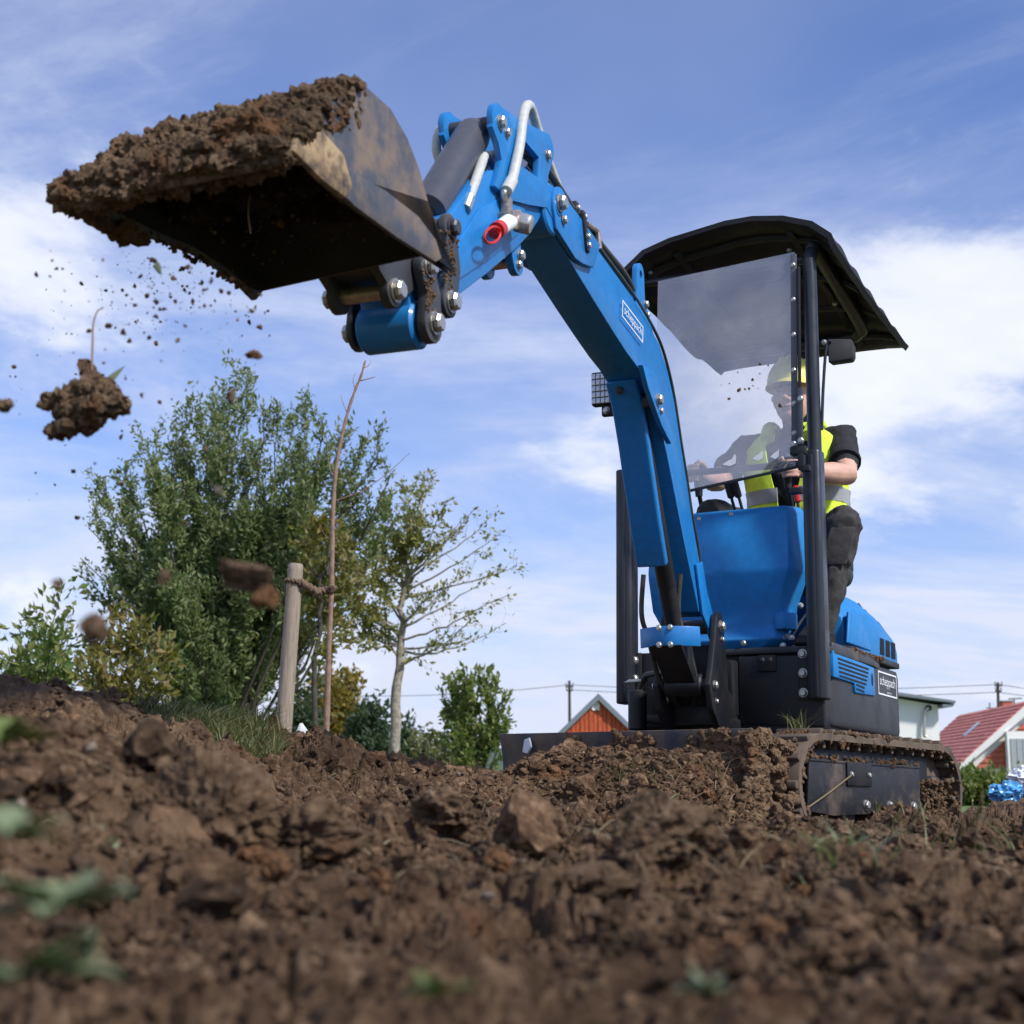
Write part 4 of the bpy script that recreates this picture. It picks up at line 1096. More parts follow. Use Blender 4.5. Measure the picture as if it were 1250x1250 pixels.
# raised side plates at elbow, foot and head
def bside(poly, name, d=0.009, bev=0.003, mat='blue', holes=None, both=True, inn=0.004):
    for s in ((1, -1) if both else (1,)):
        x0, x1 = (BX1 - inn, BX1 + d) if s > 0 else (BX0 - d, BX0 + inn)
        mb = MB(); mb.prism(poly, x0, x1, hole=holes); o = bpart(mb, name, mat, BOOM, bev)
    return o
bside([(-1.615, 0.935), (-1.46, 0.90), (-1.40, 0.905), (-1.30, 0.925), (-1.24, 1.015), (-1.50, 1.046)] + rounded((-1.575, 1.003), 0.062, 75, 215, 10), "head_plate", 0.012)
bside([(-0.13, 0.03)] + rounded((0, 0), 0.052, -165, 85, 10) + [(-0.07, 0.13), (-0.12, 0.22), (-0.20, 0.20)], "foot_plate", 0.006)
# stiffening fold line along the side: raised centre panel
0 and bside([(-1.22, 0.862), (-1.02, 0.812), (-0.80, 0.785), (-0.66, 0.735), (-0.55, 0.62), (-0.43, 0.46), (-0.22, 0.16), (-0.15, 0.20), (-0.27, 0.44), (-0.38, 0.66), (-0.50, 0.80), (-0.62, 0.87), (-0.78, 0.905), (-1.0, 0.94), (-1.20, 0.968)], "side_plate", 0.003, 0.002)
# elbow bracket for the boom cylinder
el = [(-0.845, 0.752), (-0.70, 0.765), (-0.60, 0.67), (-0.53, 0.56), (-0.575, 0.575), (-0.64, 0.60), (-0.715, 0.645), (-0.785, 0.69)]
for x0, x1, s in ((BX1 - 0.002, BX1 + 0.016, 1),):
    mb = MB(); mb.prism(el, x0, x1); e = bpart(mb, "elbow_bracket", 'blue', BOOM, 0.003)
    xo = x1 if s > 0 else x0
    bolt(BF, (xo, -0.685, 0.675), (s, 0, 0), 0.020, e); bolt(BF, (xo, -0.655, 0.645), (s, 0, 0), 0.011, e)
mb = MB(); mb.pin((BX0 + 0.006, -0.685, 0.675), (BX1 + 0.016, -0.685, 0.675), 0.024); bpart(mb, "elbow_pin", 'coupler', BOOM)
# lettering on the boom side
d = Vector((0, -0.835 + 1.02, 0.901 - 0.924)).normalized(); up = Vector((0, -d.z, d.y))
if up.z < 0: up = -up
c = Vector((BX1 + 0.0040, -0.905, 0.876))
border(BF, c, d, up, 0.215, 0.056, 0.0045, 'white', BOOM)
lettering("scheppach", BF, c + Vector((0.0012, 0, 0)), d, up, 0.036, 0.180, 'white', BOOM)
# lifting lug with hose clamp on the boom's back
mb = MB(); mb.prism([(-0.845, 0.945)] + [(-0.815, 1.03)] + rounded((-0.775, 1.075), 0.036, 170, -10, 10) + [(-0.735, 1.0), (-0.64, 0.905)], 0.064, 0.084, hole=rounded((-0.775, 1.072), 0.015, 0, 330, 11)); LUG = bpart(mb, "lifting_lug", 'blue', BOOM, 0.004)
bolt(BF, (0.084, -0.735, 0.985), (1, 0, 0), 0.013, LUG); bolt(BF, (0.084, -0.715, 0.955), (1, 0, 0), 0.010, LUG)
bolt(BF, (0.07, -0.655, 0.925), (1, 0, 0.6), 0.009, BOOM)
# edge pipe along the back of the boom
mb = MB(); mb.tube(smooth_path([(BX1 - 0.006, y, z + 0.008) for y, z in [(-1.36, 1.033), (-1.1, 1.003), (-0.908, 0.979), (-0.735, 0.946), (-0.575, 0.898), (-0.48, 0.832), (-0.405, 0.742), (-0.33, 0.602), (-0.261, 0.482), (-0.205, 0.367), (-0.12, 0.24), (-0.08, 0.12)]], 4), 0.0055, 8); bpart(mb, "hose_pipe", 'hose_dark', BOOM)
# boom cylinder, its guard and lower cover
a, b = Vector((BXM, -0.640, 0.660)), Vector((BXM, -0.12, -0.215))
mb = MB(); mb.cyl(a, a.lerp(b, 0.62), 0.032, 24); BC = bpart(mb, "boom_cylinder", 'black', EX)
mb = MB(); mb.cyl(a.lerp(b, 0.6), b, 0.030, 20); bpart(mb, "cylinder_rod", 'black', BC)
mb = MB(); mb.pin((BX0 + 0.002, b.y, b.z), (BX1 - 0.002, b.y, b.z), 0.040, 0.006, 22); bpart(mb, "rod_eye", 'black', BC)
gR = [(-0.750, 0.720), (-0.665, 0.671), (-0.612, 0.576), (-0.560, 0.428), (-0.498, 0.318), (-0.428, 0.160)]
gp = [(y - 0.02, z) for y, z in gR] + [(y + 0.085, z + 0.03) for y, z in gR[::-1]]
mb = MB(); mb.prism([(-0.775, 0.725), (-0.705, 0.655), (-0.645, 0.545), (-0.590, 0.425), (-0.530, 0.300), (-0.455, 0.160), (-0.425, 0.178), (-0.50, 0.32), (-0.56, 0.445), (-0.615, 0.56), (-0.67, 0.665), (-0.745, 0.74)], BX0 + 0.004, BX1 - 0.030)
GD = bpart(mb, "cylinder_guard", 'blue', EX, 0.010, seg=3)
bolt(BF, (0.0, -0.758, 0.700), (0, -0.8, -0.4), 0.012, GD, 'coupler')
# curved blue hose guard on the swing post
mb = MB(); rings = []
for k in range(9):
    t = k / 8; x = BX0 - 0.045 + t * (BX1 + 0.03 - BX0 + 0.045)
    y = -0.265 - 0.07 * math.sin(math.pi * t) - 0.01 * t
    rings.append([(x, y, -0.025), (x, y + 0.008, -0.025), (x, y + 0.008 + 0.005, -0.092), (x, y + 0.005, -0.092)])
mb.loft(rings); HG = bpart(mb, "hose_guard", 'blue', EX, 0.002)
for x in (-0.005, 0.035):
    for z in (-0.03, -0.088): bolt(BF, (x, -0.337, z), (0, -1, 0), 0.0095, HG)
mb = MB(); mb.prism([(-0.33, -0.09), (-0.20, -0.06), (-0.10, -0.20), (-0.16, -0.21)], BX0 + 0.01, BX1 - 0.02); bpart(mb, "hose_tunnel", 'black', EX, 0.006)
for k, (x, dy) in enumerate(((-0.068, 0), (0.055, 0.03))):
    mb = MB(); mb.tube(smooth_path([(x, -0.30 + dy, 0.16), (x - 0.012, -0.29 + dy, 0.06), (x - 0.012, -0.28 + dy, 0.0), (x, -0.25 + dy, -0.06), (x + 0.01, -0.16 + dy, -0.20), (x * 0.5, -0.02, -0.28)], 6), 0.009, 8); bpart(mb, "hydraulic_hose", 'hose_dark', EX)
# hoses rising from the left of the swing post
mb = MB(); mb.pin((-0.28, -0.60, 0.40), (-0.28, -0.60, 0.55), 0.035, 0.006, 18); part(mb, "swing_cylinder_head", 'black', EX, HF)
mb = MB(); mb.tube(smooth_path([(-0.28, -0.58, 0.55), (-0.25, -0.60, 0.60), (-0.19, -0.62, 0.61)]), 0.012, 8); part(mb, "hydraulic_hose", 'hose_dark', EX, HF)
mb = MB(); mb.obox((-0.29, -0.585, 0.585), (0.035, 0, 0), (0, 0.02, 0), (0.012, 0, 0.006)); part(mb, "fitting", 'zinc', EX, HF, 0.003)
# work light on the left of the elbow
mb = MB(); mb.box(-0.152, -0.050, -0.600, -0.565, 0.698, 0.815); WL = bpart(mb, "work_light", 'black', EX, 0.008)
mb = MB()
for i in range(6):
    for j in range(5): mb.box(-0.148 + i * 0.0160, -0.148 + i * 0.0160 + 0.0140, -0.6035, -0.5995, 0.704 + j * 0.0212, 0.704 + j * 0.0212 + 0.0188)
bpart(mb, "lens", 'lamp', WL, 0.001)
mb = MB(); mb.box(-0.118, -0.045, -0.592, -0.568, 0.662, 0.700); bpart(mb, "light_bracket", 'black', WL, 0.004)
bolt(BF, (-0.10, -0.593, 0.680), (0, -1, 0), 0.011, WL)

# ---- arm (stick)
SX0, SX1 = -0.040, 0.080
arm = [(-1.640, 0.985), (-1.690, 0.930), (-1.765, 0.862), (-1.84, 0.806), (-2.039, 0.672), (-2.232, 0.550), (-2.364, 0.470)] + rounded((-2.420, 0.432), 0.045, -50, -210, 8) + [(-2.475, 0.49), (-2.37, 0.635), (-2.29, 0.715), (-2.189, 0.813), (-2.102, 0.893), (-2.026, 0.944), (-1.96, 0.972), (-1.85, 1.02), (-1.70, 1.045), (-1.625, 1.04)]
mb = MB(); mb.prism(arm, SX0, SX1); ARM = bpart(mb, "dipper_arm", 'blue', EX, 0.008)
ear = [(-1.60, 0.955), (-1.668, 0.975), (-1.80, 0.935), (-1.93, 0.90), (-2.03, 0.90), (-1.985, 0.985), (-2.005, 1.02), (-2.045, 1.048)] + rounded((-1.998, 1.078), 0.048, 205, 75, 8) + [(-1.851, 1.146), (-1.70, 1.180)] + rounded((-1.652, 1.152), 0.040, 90, -20, 6) + [(-1.655, 1.07), (-1.66, 1.02), (-1.60, 1.03)]
hole = [(-1.725, 1.095), (-1.840, 1.100), (-1.875, 1.075), (-1.855, 1.020), (-1.735, 1.035)]
for x0, x1, s in ((0.078, 0.094, 1), (-0.054, -0.038, -1)):
    mb = MB(); mb.prism(ear, x0, x1, hole=hole); e = bpart(mb, "arm_ear", 'blue', ARM, 0.004)
    xo = x1 if s > 0 else x0
    bolt(BF, (xo, -1.998, 1.078), (s, 0, 0), 0.018, e); bolt(BF, (xo, -1.955, 1.068), (s, 0, 0), 0.013, e)
    bolt(BF, (xo, -1.665, 1.125), (s, 0, 0), 0.014, e)
mb = MB(); mb.pin((-0.054, -1.998, 1.078), (0.094, -1.998, 1.078), 0.02); bpart(mb, "top_pin", 'coupler', ARM)
# folds pressed into the arm's flank
mb = MB(); mb.prism([(-1.80, 0.925), (-1.97, 0.895), (-2.10, 0.815), (-2.25, 0.665), (-2.32, 0.585), (-2.22, 0.60), (-2.03, 0.715), (-1.84, 0.845)], SX1 - 0.002, SX1 + 0.006); bpart(mb, "flank_panel", 'blue', ARM, 0.005)
# arm pivot boss and pin in the boom head
mb = MB(); mb.pin((BX0 - 0.012, -1.60, 1.000), (BX1 + 0.014, -1.60, 1.000), 0.028); bpart(mb, "arm_pin", 'blue', BOOM)
mb = MB(); mb.pin((SX0 - 0.006, -1.615, 0.99), (BX1 + 0.002, -1.615, 0.99), 0.072, 0.006, 30); bpart(mb, "arm_boss", 'blue', ARM)
bolt(BF, (BX1 + 0.014, -1.597, 1.012), (1, 0, 0), 0.024, BOOM); bolt(BF, (BX1 + 0.014, -1.565, 0.975), (1, 0, 0), 0.013, BOOM)
# arm cylinder along the boom's back, its lugs near the arm's top
mb = MB(); mb.cyl((BXM, -0.775, 1.04), (BXM, -1.30, 1.085), 0.030, 22); AC = bpart(mb, "arm_cylinder", 'post', EX)
mb = MB(); mb.cyl((BXM, -1.28, 1.083), (BXM, -1.66, 1.118), 0.017, 16); bpart(mb, "piston_rod", 'chrome', AC)
# stop lug under the arm
for x in (0.045, -0.035):
    mb = MB(); mb.prism([(-1.80, 0.86), (-1.86, 0.815)] + rounded((-1.805, 0.782), 0.036, 200, 380, 8), x, x + 0.022); lg = bpart(mb, "stop_lug", 'blue', ARM, 0.003)
    if x > 0: bolt(BF, (x + 0.022, -1.80, 0.80), (1, 0, 0), 0.016, lg); bolt(BF, (x + 0.022, -1.808, 0.772), (1, 0, 0), 0.012, lg)
mb = MB(); mb.pin((-0.035, -1.805, 0.782), (0.067, -1.805, 0.782), 0.014); bpart(mb, "stop_pin", 'brass', ARM)
# bucket cylinder
p0, p1 = Vector((BXM, -1.985, 1.070)), Vector((BXM, -2.325, 0.684))
mb = MB(); mb.tube([p0.lerp(p1, -0.03), p0.lerp(p1, 0.02), p0.lerp(p1, 0.05), p0.lerp(p1, 0.80), p0.lerp(p1, 0.81)], [0.030, 0.044, 0.046, 0.046, 0.036], 28); KC = bpart(mb, "bucket_cylinder", 'steel_grey', EX)
mb = MB(); mb.cyl(p0.lerp(p1, 0.79), p1, 0.022, 18); bpart(mb, "piston_rod", 'chrome', KC)
mb = MB(); mb.pin((BXM - 0.045, p1.y, p1.z), (BXM + 0.045, p1.y, p1.z), 0.032, 0.005, 20); bpart(mb, "rod_eye", 'coupler', KC)
mb = MB(); mb.tube([(0.075, -2.165, 0.795), (0.07, -2.25, 0.70)], 0.006, 8); bpart(mb, "feed_pipe", 'chrome', KC)
mb = MB(); mb.obox((0.06, -2.16, 0.80), (0.016, 0, 0), (0, 0.018, 0.020), (0, -0.012, 0.011)); bpart(mb, "pipe_union", 'black', KC, 0.003)
mb = MB(); mb.tube(smooth_path([(0.074, -2.160, 0.803), (0.074, -2.12, 0.86), (0.07, -2.06, 0.945), (0.05, -1.99, 1.0), (0.03, -1.90, 1.02)], 5), 0.0125, 12); bpart(mb, "hydraulic_hose", 'hose_white', KC)
mb = MB(); mb.tube([(0.075, -2.170, 0.79), (0.0745, -2.145, 0.828)], 0.0165, 10); bpart(mb, "hose_ferrule", 'zinc', KC)
# big white hose loops at the arm's top
mb = MB(); mb.tube(smooth_path([(0.108, -1.985, 0.905), (0.110, -1.955, 0.945), (0.110, -1.935, 0.985), (0.106, -1.895, 1.060), (0.10, -1.860, 1.140), (0.095, -1.822, 1.195), (0.085, -1.765, 1.222), (0.075, -1.70, 1.205), (0.068, -1.62, 1.165), (0.06, -1.53, 1.130), (0.055, -1.44, 1.090), (0.05, -1.37, 1.068), (0.05, -1.25, 1.056)], 6), 0.0135, 14); bpart(mb, "hydraulic_hose", 'hose_white', ARM)
mb = MB(); mb.tube([(0.108, -1.990, 0.898), (0.110, -1.958, 0.938)], 0.0165, 12); bpart(mb, "hose_ferrule", 'hose_white', ARM)
mb = MB(); mb.tube(smooth_path([(0.106, -1.990, 0.898), (0.104, -1.998, 0.890), (0.100, -1.980, 0.880), (0.10, -1.970, 0.876)], 4), 0.0085, 10); bpart(mb, "elbow_pipe", 'zinc', ARM)
mb = MB(); mb.tube(smooth_path([(-0.075, -1.955, 0.98), (-0.085, -1.985, 1.04), (-0.08, -1.98, 1.09), (-0.07, -1.945, 1.125), (-0.055, -1.90, 1.13), (-0.02, -1.86, 1.10)], 6), 0.0125, 12); bpart(mb, "hydraulic_hose", 'hose_white', ARM)
for k, (x, dz) in enumerate(((0.075, 0.0), (0.048, 0.006), (-0.01, 0.0), (-0.035, 0.004))):
    pts = [(x * 0.6, -1.88, 1.03 - 0.01 * k), (x * 0.8, -1.80, 1.09), (x, -1.70, 1.115), (x, -1.60, 1.105 + dz), (x, -1.46, 1.078 + dz), (x, -1.36, 1.062 + dz), (x, -1.1, 1.042 + dz), (x, -0.90, 1.024 + dz), (x * 0.8, -0.74, 0.985), (x * 0.7, -0.60, 0.925), (x * 0.7, -0.48, 0.845), (x * 0.7, -0.33, 0.62)]
    mb = MB(); mb.tube(smooth_path(pts, 5), 0.0105, 10); bpart(mb, "hydraulic_hose", 'hose_dark', BOOM)
for y, z in ((-1.40, 1.072), (-1.34, 1.066)):
    mb = MB(); mb.box(0.025, 0.088, y - 0.013, y + 0.013, z - 0.028, z + 0.020); cl_ = bpart(mb, "hose_clamp", 'black', BOOM, 0.004)
    bolt(BF, (0.06, y, z + 0.020), (0.3, 0, 1), 0.009, cl_); bolt(BF, (0.088, y, z), (1, 0, 0), 0.009, cl_)
mb = MB(); mb.obox((BX1 + 0.012, -1.385, 1.0), (0.008, 0, 0), (0, 0.012, 0), (0, -0.015, 0.052)); pb = bpart(mb, "clamp_plate", 'black', BOOM, 0.003)
for y, z in ((-1.375, 0.965), (-1.38, 0.99)): bolt(BF, (BX1 + 0.020, y, z), (1, 0, 0), 0.010, pb)
mb = MB(); mb.tube([(BX1 - 0.01, -1.30, 1.06), (BX1 + 0.004, -1.245, 1.055), (BX1 + 0.006, -1.235, 1.005)], 0.009, 8); bpart(mb, "bent_bracket", 'brass', BOOM)
# quick coupling with its red cap
mb = MB(); mb.obox((0.100, -1.968, 0.8700), (0.012, 0, 0), (0, 0.014, 0), (0, 0, 0.020)); VV = bpart(mb, "shut_off_valve", 'brass', ARM, 0.004)
mb = MB(); mb.obox((0.104, -1.955, 0.8350), (0.024, 0, 0), (0, 0.030, 0.012), (0, -0.010, 0.022)); bpart(mb, "valve_body", 'brass', VV, 0.005)
mb = MB(); mb.pin((0.108, -1.935, 0.8400), (0.150, -1.925, 0.8250), 0.026, 0.006, 10); bpart(mb, "valve_knob", 'zinc', VV, 0.002)
mb = MB(); mb.cyl((0.110, -1.975, 0.8230), (0.122, -2.075, 0.7670), 0.021, 18, 0.019); bpart(mb, "coupling_sleeve", 'white', VV)
mb = MB(); mb.tube([(0.1205, -2.062, 0.7745), (0.1235, -2.092, 0.7575), (0.1235, -2.0905, 0.7584), (0.1222, -2.078, 0.7655)], [0.0208, 0.0208, 0.016, 0.015], 20); bpart(mb, "red_cap", 'red', VV)
ring = [Vector((0.128, -2.125, 0.735)) + Vector((0.005, 0.036, 0.020)) * math.cos(a) + Vector((0.0, -0.008, 0.016)) * math.sin(a) for a in [2 * math.pi * k / 20 for k in range(21)]]
mb = MB(); mb.tube(ring, 0.0035, 8, cap=False); bpart(mb, "cap_ring", 'red', VV)
mb = MB(); mb.tube([(0.122, -2.078, 0.7655), (0.126, -2.10, 0.7500)], 0.007, 10); bpart(mb, "cap_tab", 'red', VV)

# ---- bucket linkage
def link_plate(pts, r, x0, x1, name, mat='coupler', parent=EX, bev=0.003):
    """a plate with round ends following a polyline of centres"""
    P = [Vector((p[0], p[1])) for p in pts]
    left, right = [], []
    for i, p in enumerate(P):
        d = (P[min(i + 1, len(P) - 1)] - P[max(i - 1, 0)]).normalized(); n = Vector((-d.y, d.x))
        rr = r[i] if isinstance(r, (list, tuple)) else r
        left.append(p + n * rr); right.append(p - n * rr)
    def cap(p, d, rr): 
        a = math.degrees(math.atan2(d.y, d.x)); return rounded(p, rr, a - 90, a + 90, 8)[1:-1]
    re, rs = (r[-1], r[0]) if isinstance(r, (list, tuple)) else (r, r)
    poly = [tuple(q) for q in right] + cap(P[-1], (P[-1] - P[-2]).normalized(), re) + [tuple(q) for q in left[::-1]] + cap(P[0], (P[0] - P[1]).normalized(), rs)
    mb = MB(); mb.prism(poly, x0, x1)
    return bpart(mb, name, mat, parent, bev)
Cp, Ap, Bp, Ep, Dp = (-2.325, 0.684), (-2.325, 0.512), (-2.424, 0.434), (-2.455, 0.551), (-2.560, 0.468)
for s, x0, x1 in ((1, 0.094, 0.112), (-1, -0.072, -0.054)):
    xo = x1 if s > 0 else x0
    rk = link_plate([Cp, (-2.300, 0.60), Ap], [0.034, 0.030, 0.036], x0, x1, "rocker_lever")
    bolt(BF, (xo, Ap[0], Ap[1]), (s, 0, 0), 0.024, rk); bolt(BF, (xo, Cp[0], Cp[1]), (s, 0, 0), 0.022, rk, 'coupler')
    cpz = link_plate([Ep, (-2.425, 0.50), Bp], [0.036, 0.036, 0.044], x0 + s * 0.002, x1 + s * 0.006, "coupler_plate")
    bolt(BF, (xo + s * 0.006, Ep[0], Ep[1]), (s, 0, 0), 0.022, cpz); bolt(BF, (xo + s * 0.006, Bp[0], Bp[1]), (s, 0, 0), 0.024, cpz)
    link_plate([Cp, Ep], 0.026, x0 - s * 0.020, x0 - s * 0.004, "link_bar")
for p, r, n in ((Cp, 0.02, "link_pin"), (Ap, 0.022, "link_pin"), (Ep, 0.02, "link_pin"), (Bp, 0.022, "link_pin")):
    mb = MB(); mb.pin((-0.072, *p), (0.112, *p), r); bpart(mb, n, 'coupler', EX)
mb = MB(); mb.pin((SX0 - 0.008, *Bp), (SX1 + 0.008, *Bp), 0.053, 0.006, 30); bpart(mb, "arm_tip_boss", 'blue', ARM)

# ---- bucket (mouth turned down)
KX0, KX1 = -0.185, 0.220
def ktilt(x, y, z):
    t = (KX1 - x) / 0.405; w = max(0.0, min(1.0, (-y - 2.95) / 0.25))
    return (x, y - 0.060 * t * w, z - 0.030 * t - 0.012 * t * w)
sideprof = [(-3.205, 0.500), (-3.155, 0.566), (-3.095, 0.632), (-3.030, 0.688), (-2.950, 0.722), (-2.850, 0.722), (-2.775, 0.692), (-2.724, 0.652), (-2.682, 0.600), (-2.652, 0.548), (-2.640, 0.505)]
def inset_prof(d):
    out = []
    for i, (y, z) in enumerate(sideprof):
        a = sideprof[max(i - 1, 0)]; b = sideprof[min(i + 1, len(sideprof) - 1)]
        t = Vector((b[0] - a[0], b[1] - a[1])).normalized(); n = Vector((t.y, -t.x))
        if n.y > 0 and i < 9: n = -n if n.y > 0 and False else n
        c = Vector((-2.9, 0.55)) - Vector((y, z))
        if n.dot(c) < 0: n = -n
        out.append((y + n.x * d, z + n.y * d))
    return out
ins = inset_prof(0.012)
xs = [KX0, KX0 + 0.1, KX0 + 0.2, KX0 + 0.3, KX1]
mb = MB(); mb.loft([[ktilt(x, y, z) for y, z in sideprof + ins[::-1]] for x in xs]); BK = bpart(mb, "bucket_shell", 'mud_steel', EX, 0.002, sharp=50)
ins2 = inset_prof(0.0125); ins3 = inset_prof(0.016)
mb = MB(); mb.loft([[ktilt(x, y, z) for y, z in ins2 + ins3[::-1]] for x in (KX0 + 0.011, KX0 + 0.1, KX0 + 0.2, KX0 + 0.3, KX1 - 0.011)]); bpart(mb, "inner_face", 'steel_in', BK, 0.0, sharp=50)  # thin added lining that carries the interior shade as dark colour
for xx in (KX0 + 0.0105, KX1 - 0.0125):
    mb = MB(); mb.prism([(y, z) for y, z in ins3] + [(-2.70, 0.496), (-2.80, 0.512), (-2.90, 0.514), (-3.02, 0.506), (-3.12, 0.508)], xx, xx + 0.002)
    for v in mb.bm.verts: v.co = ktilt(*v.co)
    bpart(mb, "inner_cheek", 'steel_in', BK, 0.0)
mouth_r = [(-2.66, 0.490), (-2.80, 0.485), (-3.02, 0.480), (-3.12, 0.487)]
mouth_l = [(-2.665, 0.478), (-2.72, 0.492), (-2.80, 0.502), (-2.88, 0.505), (-2.98, 0.497), (-3.08, 0.484), (-3.14, 0.486)]
mb = MB(); mb.prism(sideprof + mouth_r[::-1], KX1 - 0.010, KX1 + 0.004)
for v in mb.bm.verts: v.co = ktilt(*v.co)
SP = bpart(mb, "side_plate", 'bucket', BK, 0.003)
mb = MB(); mb.prism([(-3.03, 0.474), (-3.02, 0.530), (-2.88, 0.545), (-2.74, 0.545), (-2.66, 0.525), (-2.632, 0.495), (-2.66, 0.478), (-2.83, 0.470), (-3.00, 0.470)], KX1 + 0.003, KX1 + 0.012)
for v in mb.bm.verts: v.co = ktilt(*v.co)
bpart(mb, "wear_strip", 'bucket', SP, 0.003)
mb = MB(); mb.prism(sideprof + mouth_l, KX0 - 0.004, KX0 + 0.010)
for v in mb.bm.verts: v.co = ktilt(*v.co)
bpart(mb, "side_plate", 'bucket', BK, 0.003)
mb = MB(); mb.obox(ktilt((KX0 + KX1) / 2, -3.205, 0.492), ((KX1 - KX0) / 2 - 0.004, 0.028, 0.019), (0, 0.020, 0.024), (0, -0.006, 0.0050)); bpart(mb, "cutting_lip", 'mud_steel', BK, 0.003)
mb = MB(); mb.prism([(-3.225, 0.484), (-3.205, 0.530), (-3.13, 0.560), (-3.05, 0.548), (-3.015, 0.500), (-3.04, 0.470), (-3.12, 0.470)], KX1 + 0.002, KX1 + 0.016)
for v in mb.bm.verts: v.co = ktilt(*v.co)
bpart(mb, "side_tooth", 'clay_steel', BK, 0.006)
# rear mounting ears with the hanger pin
for x0, x1, s in ((0.070, 0.092, 1), (-0.052, -0.030, -1)):
    mb = MB(); mb.prism([(-2.66, 0.53), (-2.64, 0.60), (-2.59, 0.575), (-2.50, 0.585)] + rounded(Ep, 0.034, 60, -60, 6) + rounded(Dp, 0.036, -20, -190, 8) + [(-2.63, 0.49)], x0, x1)
    e = bpart(mb, "bucket_ear", 'coupler', BK, 0.003)
    bolt(BF, (x1 if s > 0 else x0, *Dp), (s, 0, 0), 0.024, e)
mb = MB(); mb.pin((-0.07, *Dp), (0.105, *Dp), 0.017); bpart(mb, "hanger_pin", 'brass', BK)
mb = MB(); mb.prism([(-2.66, 0.50), (-2.64, 0.56), (-2.52, 0.52), (-2.53, 0.49)], -0.03, 0.07); bpart(mb, "ear_web", 'coupler', BK, 0.003)
# ---------------------------------------------------------------- the driver
PER = empty("person", HF @ Vector((0.13, 0.12, 1.12)), 'seated driver in yellow helmet, hi-vis vest, black t-shirt and dark work trousers holding the levers', 'person')
PO = HF @ Vector((0.13, 0.12, 1.12))
def evaluated(o):
    dg = bpy.context.evaluated_depsgraph_get()
    me = bpy.data.meshes.new_from_object(o.evaluated_get(dg))
    old = o.data; o.modifiers.clear(); o.data = me
    bpy.data.meshes.remove(old)
    return me
def capsule(mb, pts, rad, n=14):
    P = [Vector(p) for p in pts]
    d0 = (P[1] - P[0]).normalized(); d1 = (P[-1] - P[-2]).normalized()
    Q = [P[0] - d0 * rad[0] * 0.95, P[0] - d0 * rad[0] * 0.7] + P + [P[-1] + d1 * rad[-1] * 0.7, P[-1] + d1 * rad[-1] * 0.95]
    rr = [rad[0] * 0.25, rad[0] * 0.72] + list(rad) + [rad[-1] * 0.72, rad[-1] * 0.25]
    mb.tube(Q, rr, n)
HX = 0.135
def zr(z): return z + 0.058 * max(0.0, min(1.0, (z - 1.20) / 0.33))
NECK = Vector((HX + 0.010, 0.075, 1.655)); HEADC = Vector((HX + 0.018, 0.010, 1.790))
SH = {1: Vector((0.328, 0.11, 1.617)), -1: Vector((-0.078, 0.11, 1.620))}
EL = {1: Vector((0.392, -0.075, 1.420)), -1: Vector((-0.150, -0.07, 1.445))}
WR = {1: Vector((0.290, -0.285, 1.400)), -1: Vector((-0.128, -0.262, 1.420))}
HIP = {1: Vector((0.235, 0.10, 1.185)), -1: Vector((0.035, 0.10, 1.185))}
KN = {1: Vector((0.432, -0.270, 1.185)), -1: Vector((-0.075, -0.335, 1.245))}
AN = {1: Vector((0.335, -0.305, 0.800)), -1: Vector((-0.05, -0.31, 0.82))}
bones = []     # (a, b, radius, material index)
SKIN, SHIRT, TROU = 0, 1, 2
mb = MB()
def ell(z, y, hw, hd, x=HX, n=20, p=2.6):
    z = zr(z); hw = hw * 1.04
    return [(x + hw * math.copysign(abs(math.cos(2 * math.pi * k / n)) ** (2 / p), math.cos(2 * math.pi * k / n)), y + hd * math.copysign(abs(math.sin(2 * math.pi * k / n)) ** (2 / p), math.sin(2 * math.pi * k / n)), z) for k in range(n)]
mb.loft([ell(1.10, 0.12, 0.13, 0.10), ell(1.15, 0.12, 0.180, 0.125), ell(1.23, 0.115, 0.180, 0.130), ell(1.32, 0.105, 0.170, 0.125), ell(1.42, 0.10, 0.185, 0.125), ell(1.51, 0.105, 0.195, 0.115), ell(1.565, 0.11, 0.175, 0.090), ell(1.60, 0.105, 0.115, 0.068), ell(1.62, 0.10, 0.062, 0.055)])
capsule(mb, [NECK + Vector((0, 0.02, -0.03)), NECK + Vector((0.004, -0.01, 0.05)), HEADC + Vector((0, 0.03, -0.05))], [0.064, 0.057, 0.058])
# head: skull, jaw, brow, nose, lips, ears
mb.ball(HEADC + Vector((0, 0.012, 0.030)), 0.1, 24, (0.78, 0.96, 0.98))
mb.ball(HEADC + Vector((0, -0.012, -0.035)), 0.1, 24, (0.66, 0.78, 0.82))
mb.ball(HEADC + Vector((0, -0.060, -0.088)), 0.030, 14, (1.1, 0.8, 0.8))
mb.ball(HEADC + Vector((0, -0.083, 0.022)), 0.034, 14, (1.55, 0.42, 0.36))
mb.tube([HEADC + Vector((0, -0.086, 0.016)), HEADC + Vector((0, -0.100, -0.010)), HEADC + Vector((0, -0.112, -0.028)), HEADC + Vector((0, -0.098, -0.036))], [0.009, 0.011, 0.0155, 0.010], 10)
for s in (1, -1):
    mb.ball(HEADC + Vector((s * 0.013, -0.094, -0.031)), 0.009, 10)
    mb.ball(HEADC + Vector((s * 0.042, -0.072, -0.022)), 0.026, 12, (1, 0.7, 0.8))
    mb.ball(HEADC + Vector((s * 0.078, 0.020, -0.008)), 0.030, 12, (0.35, 0.62, 1.05))
mb.ball(HEADC + Vector((0, -0.083, -0.058)), 0.02, 12, (1.35, 0.5, 0.32))
mb.ball(HEADC + Vector((0, -0.080, -0.068)), 0.02, 12, (1.15, 0.5, 0.32))
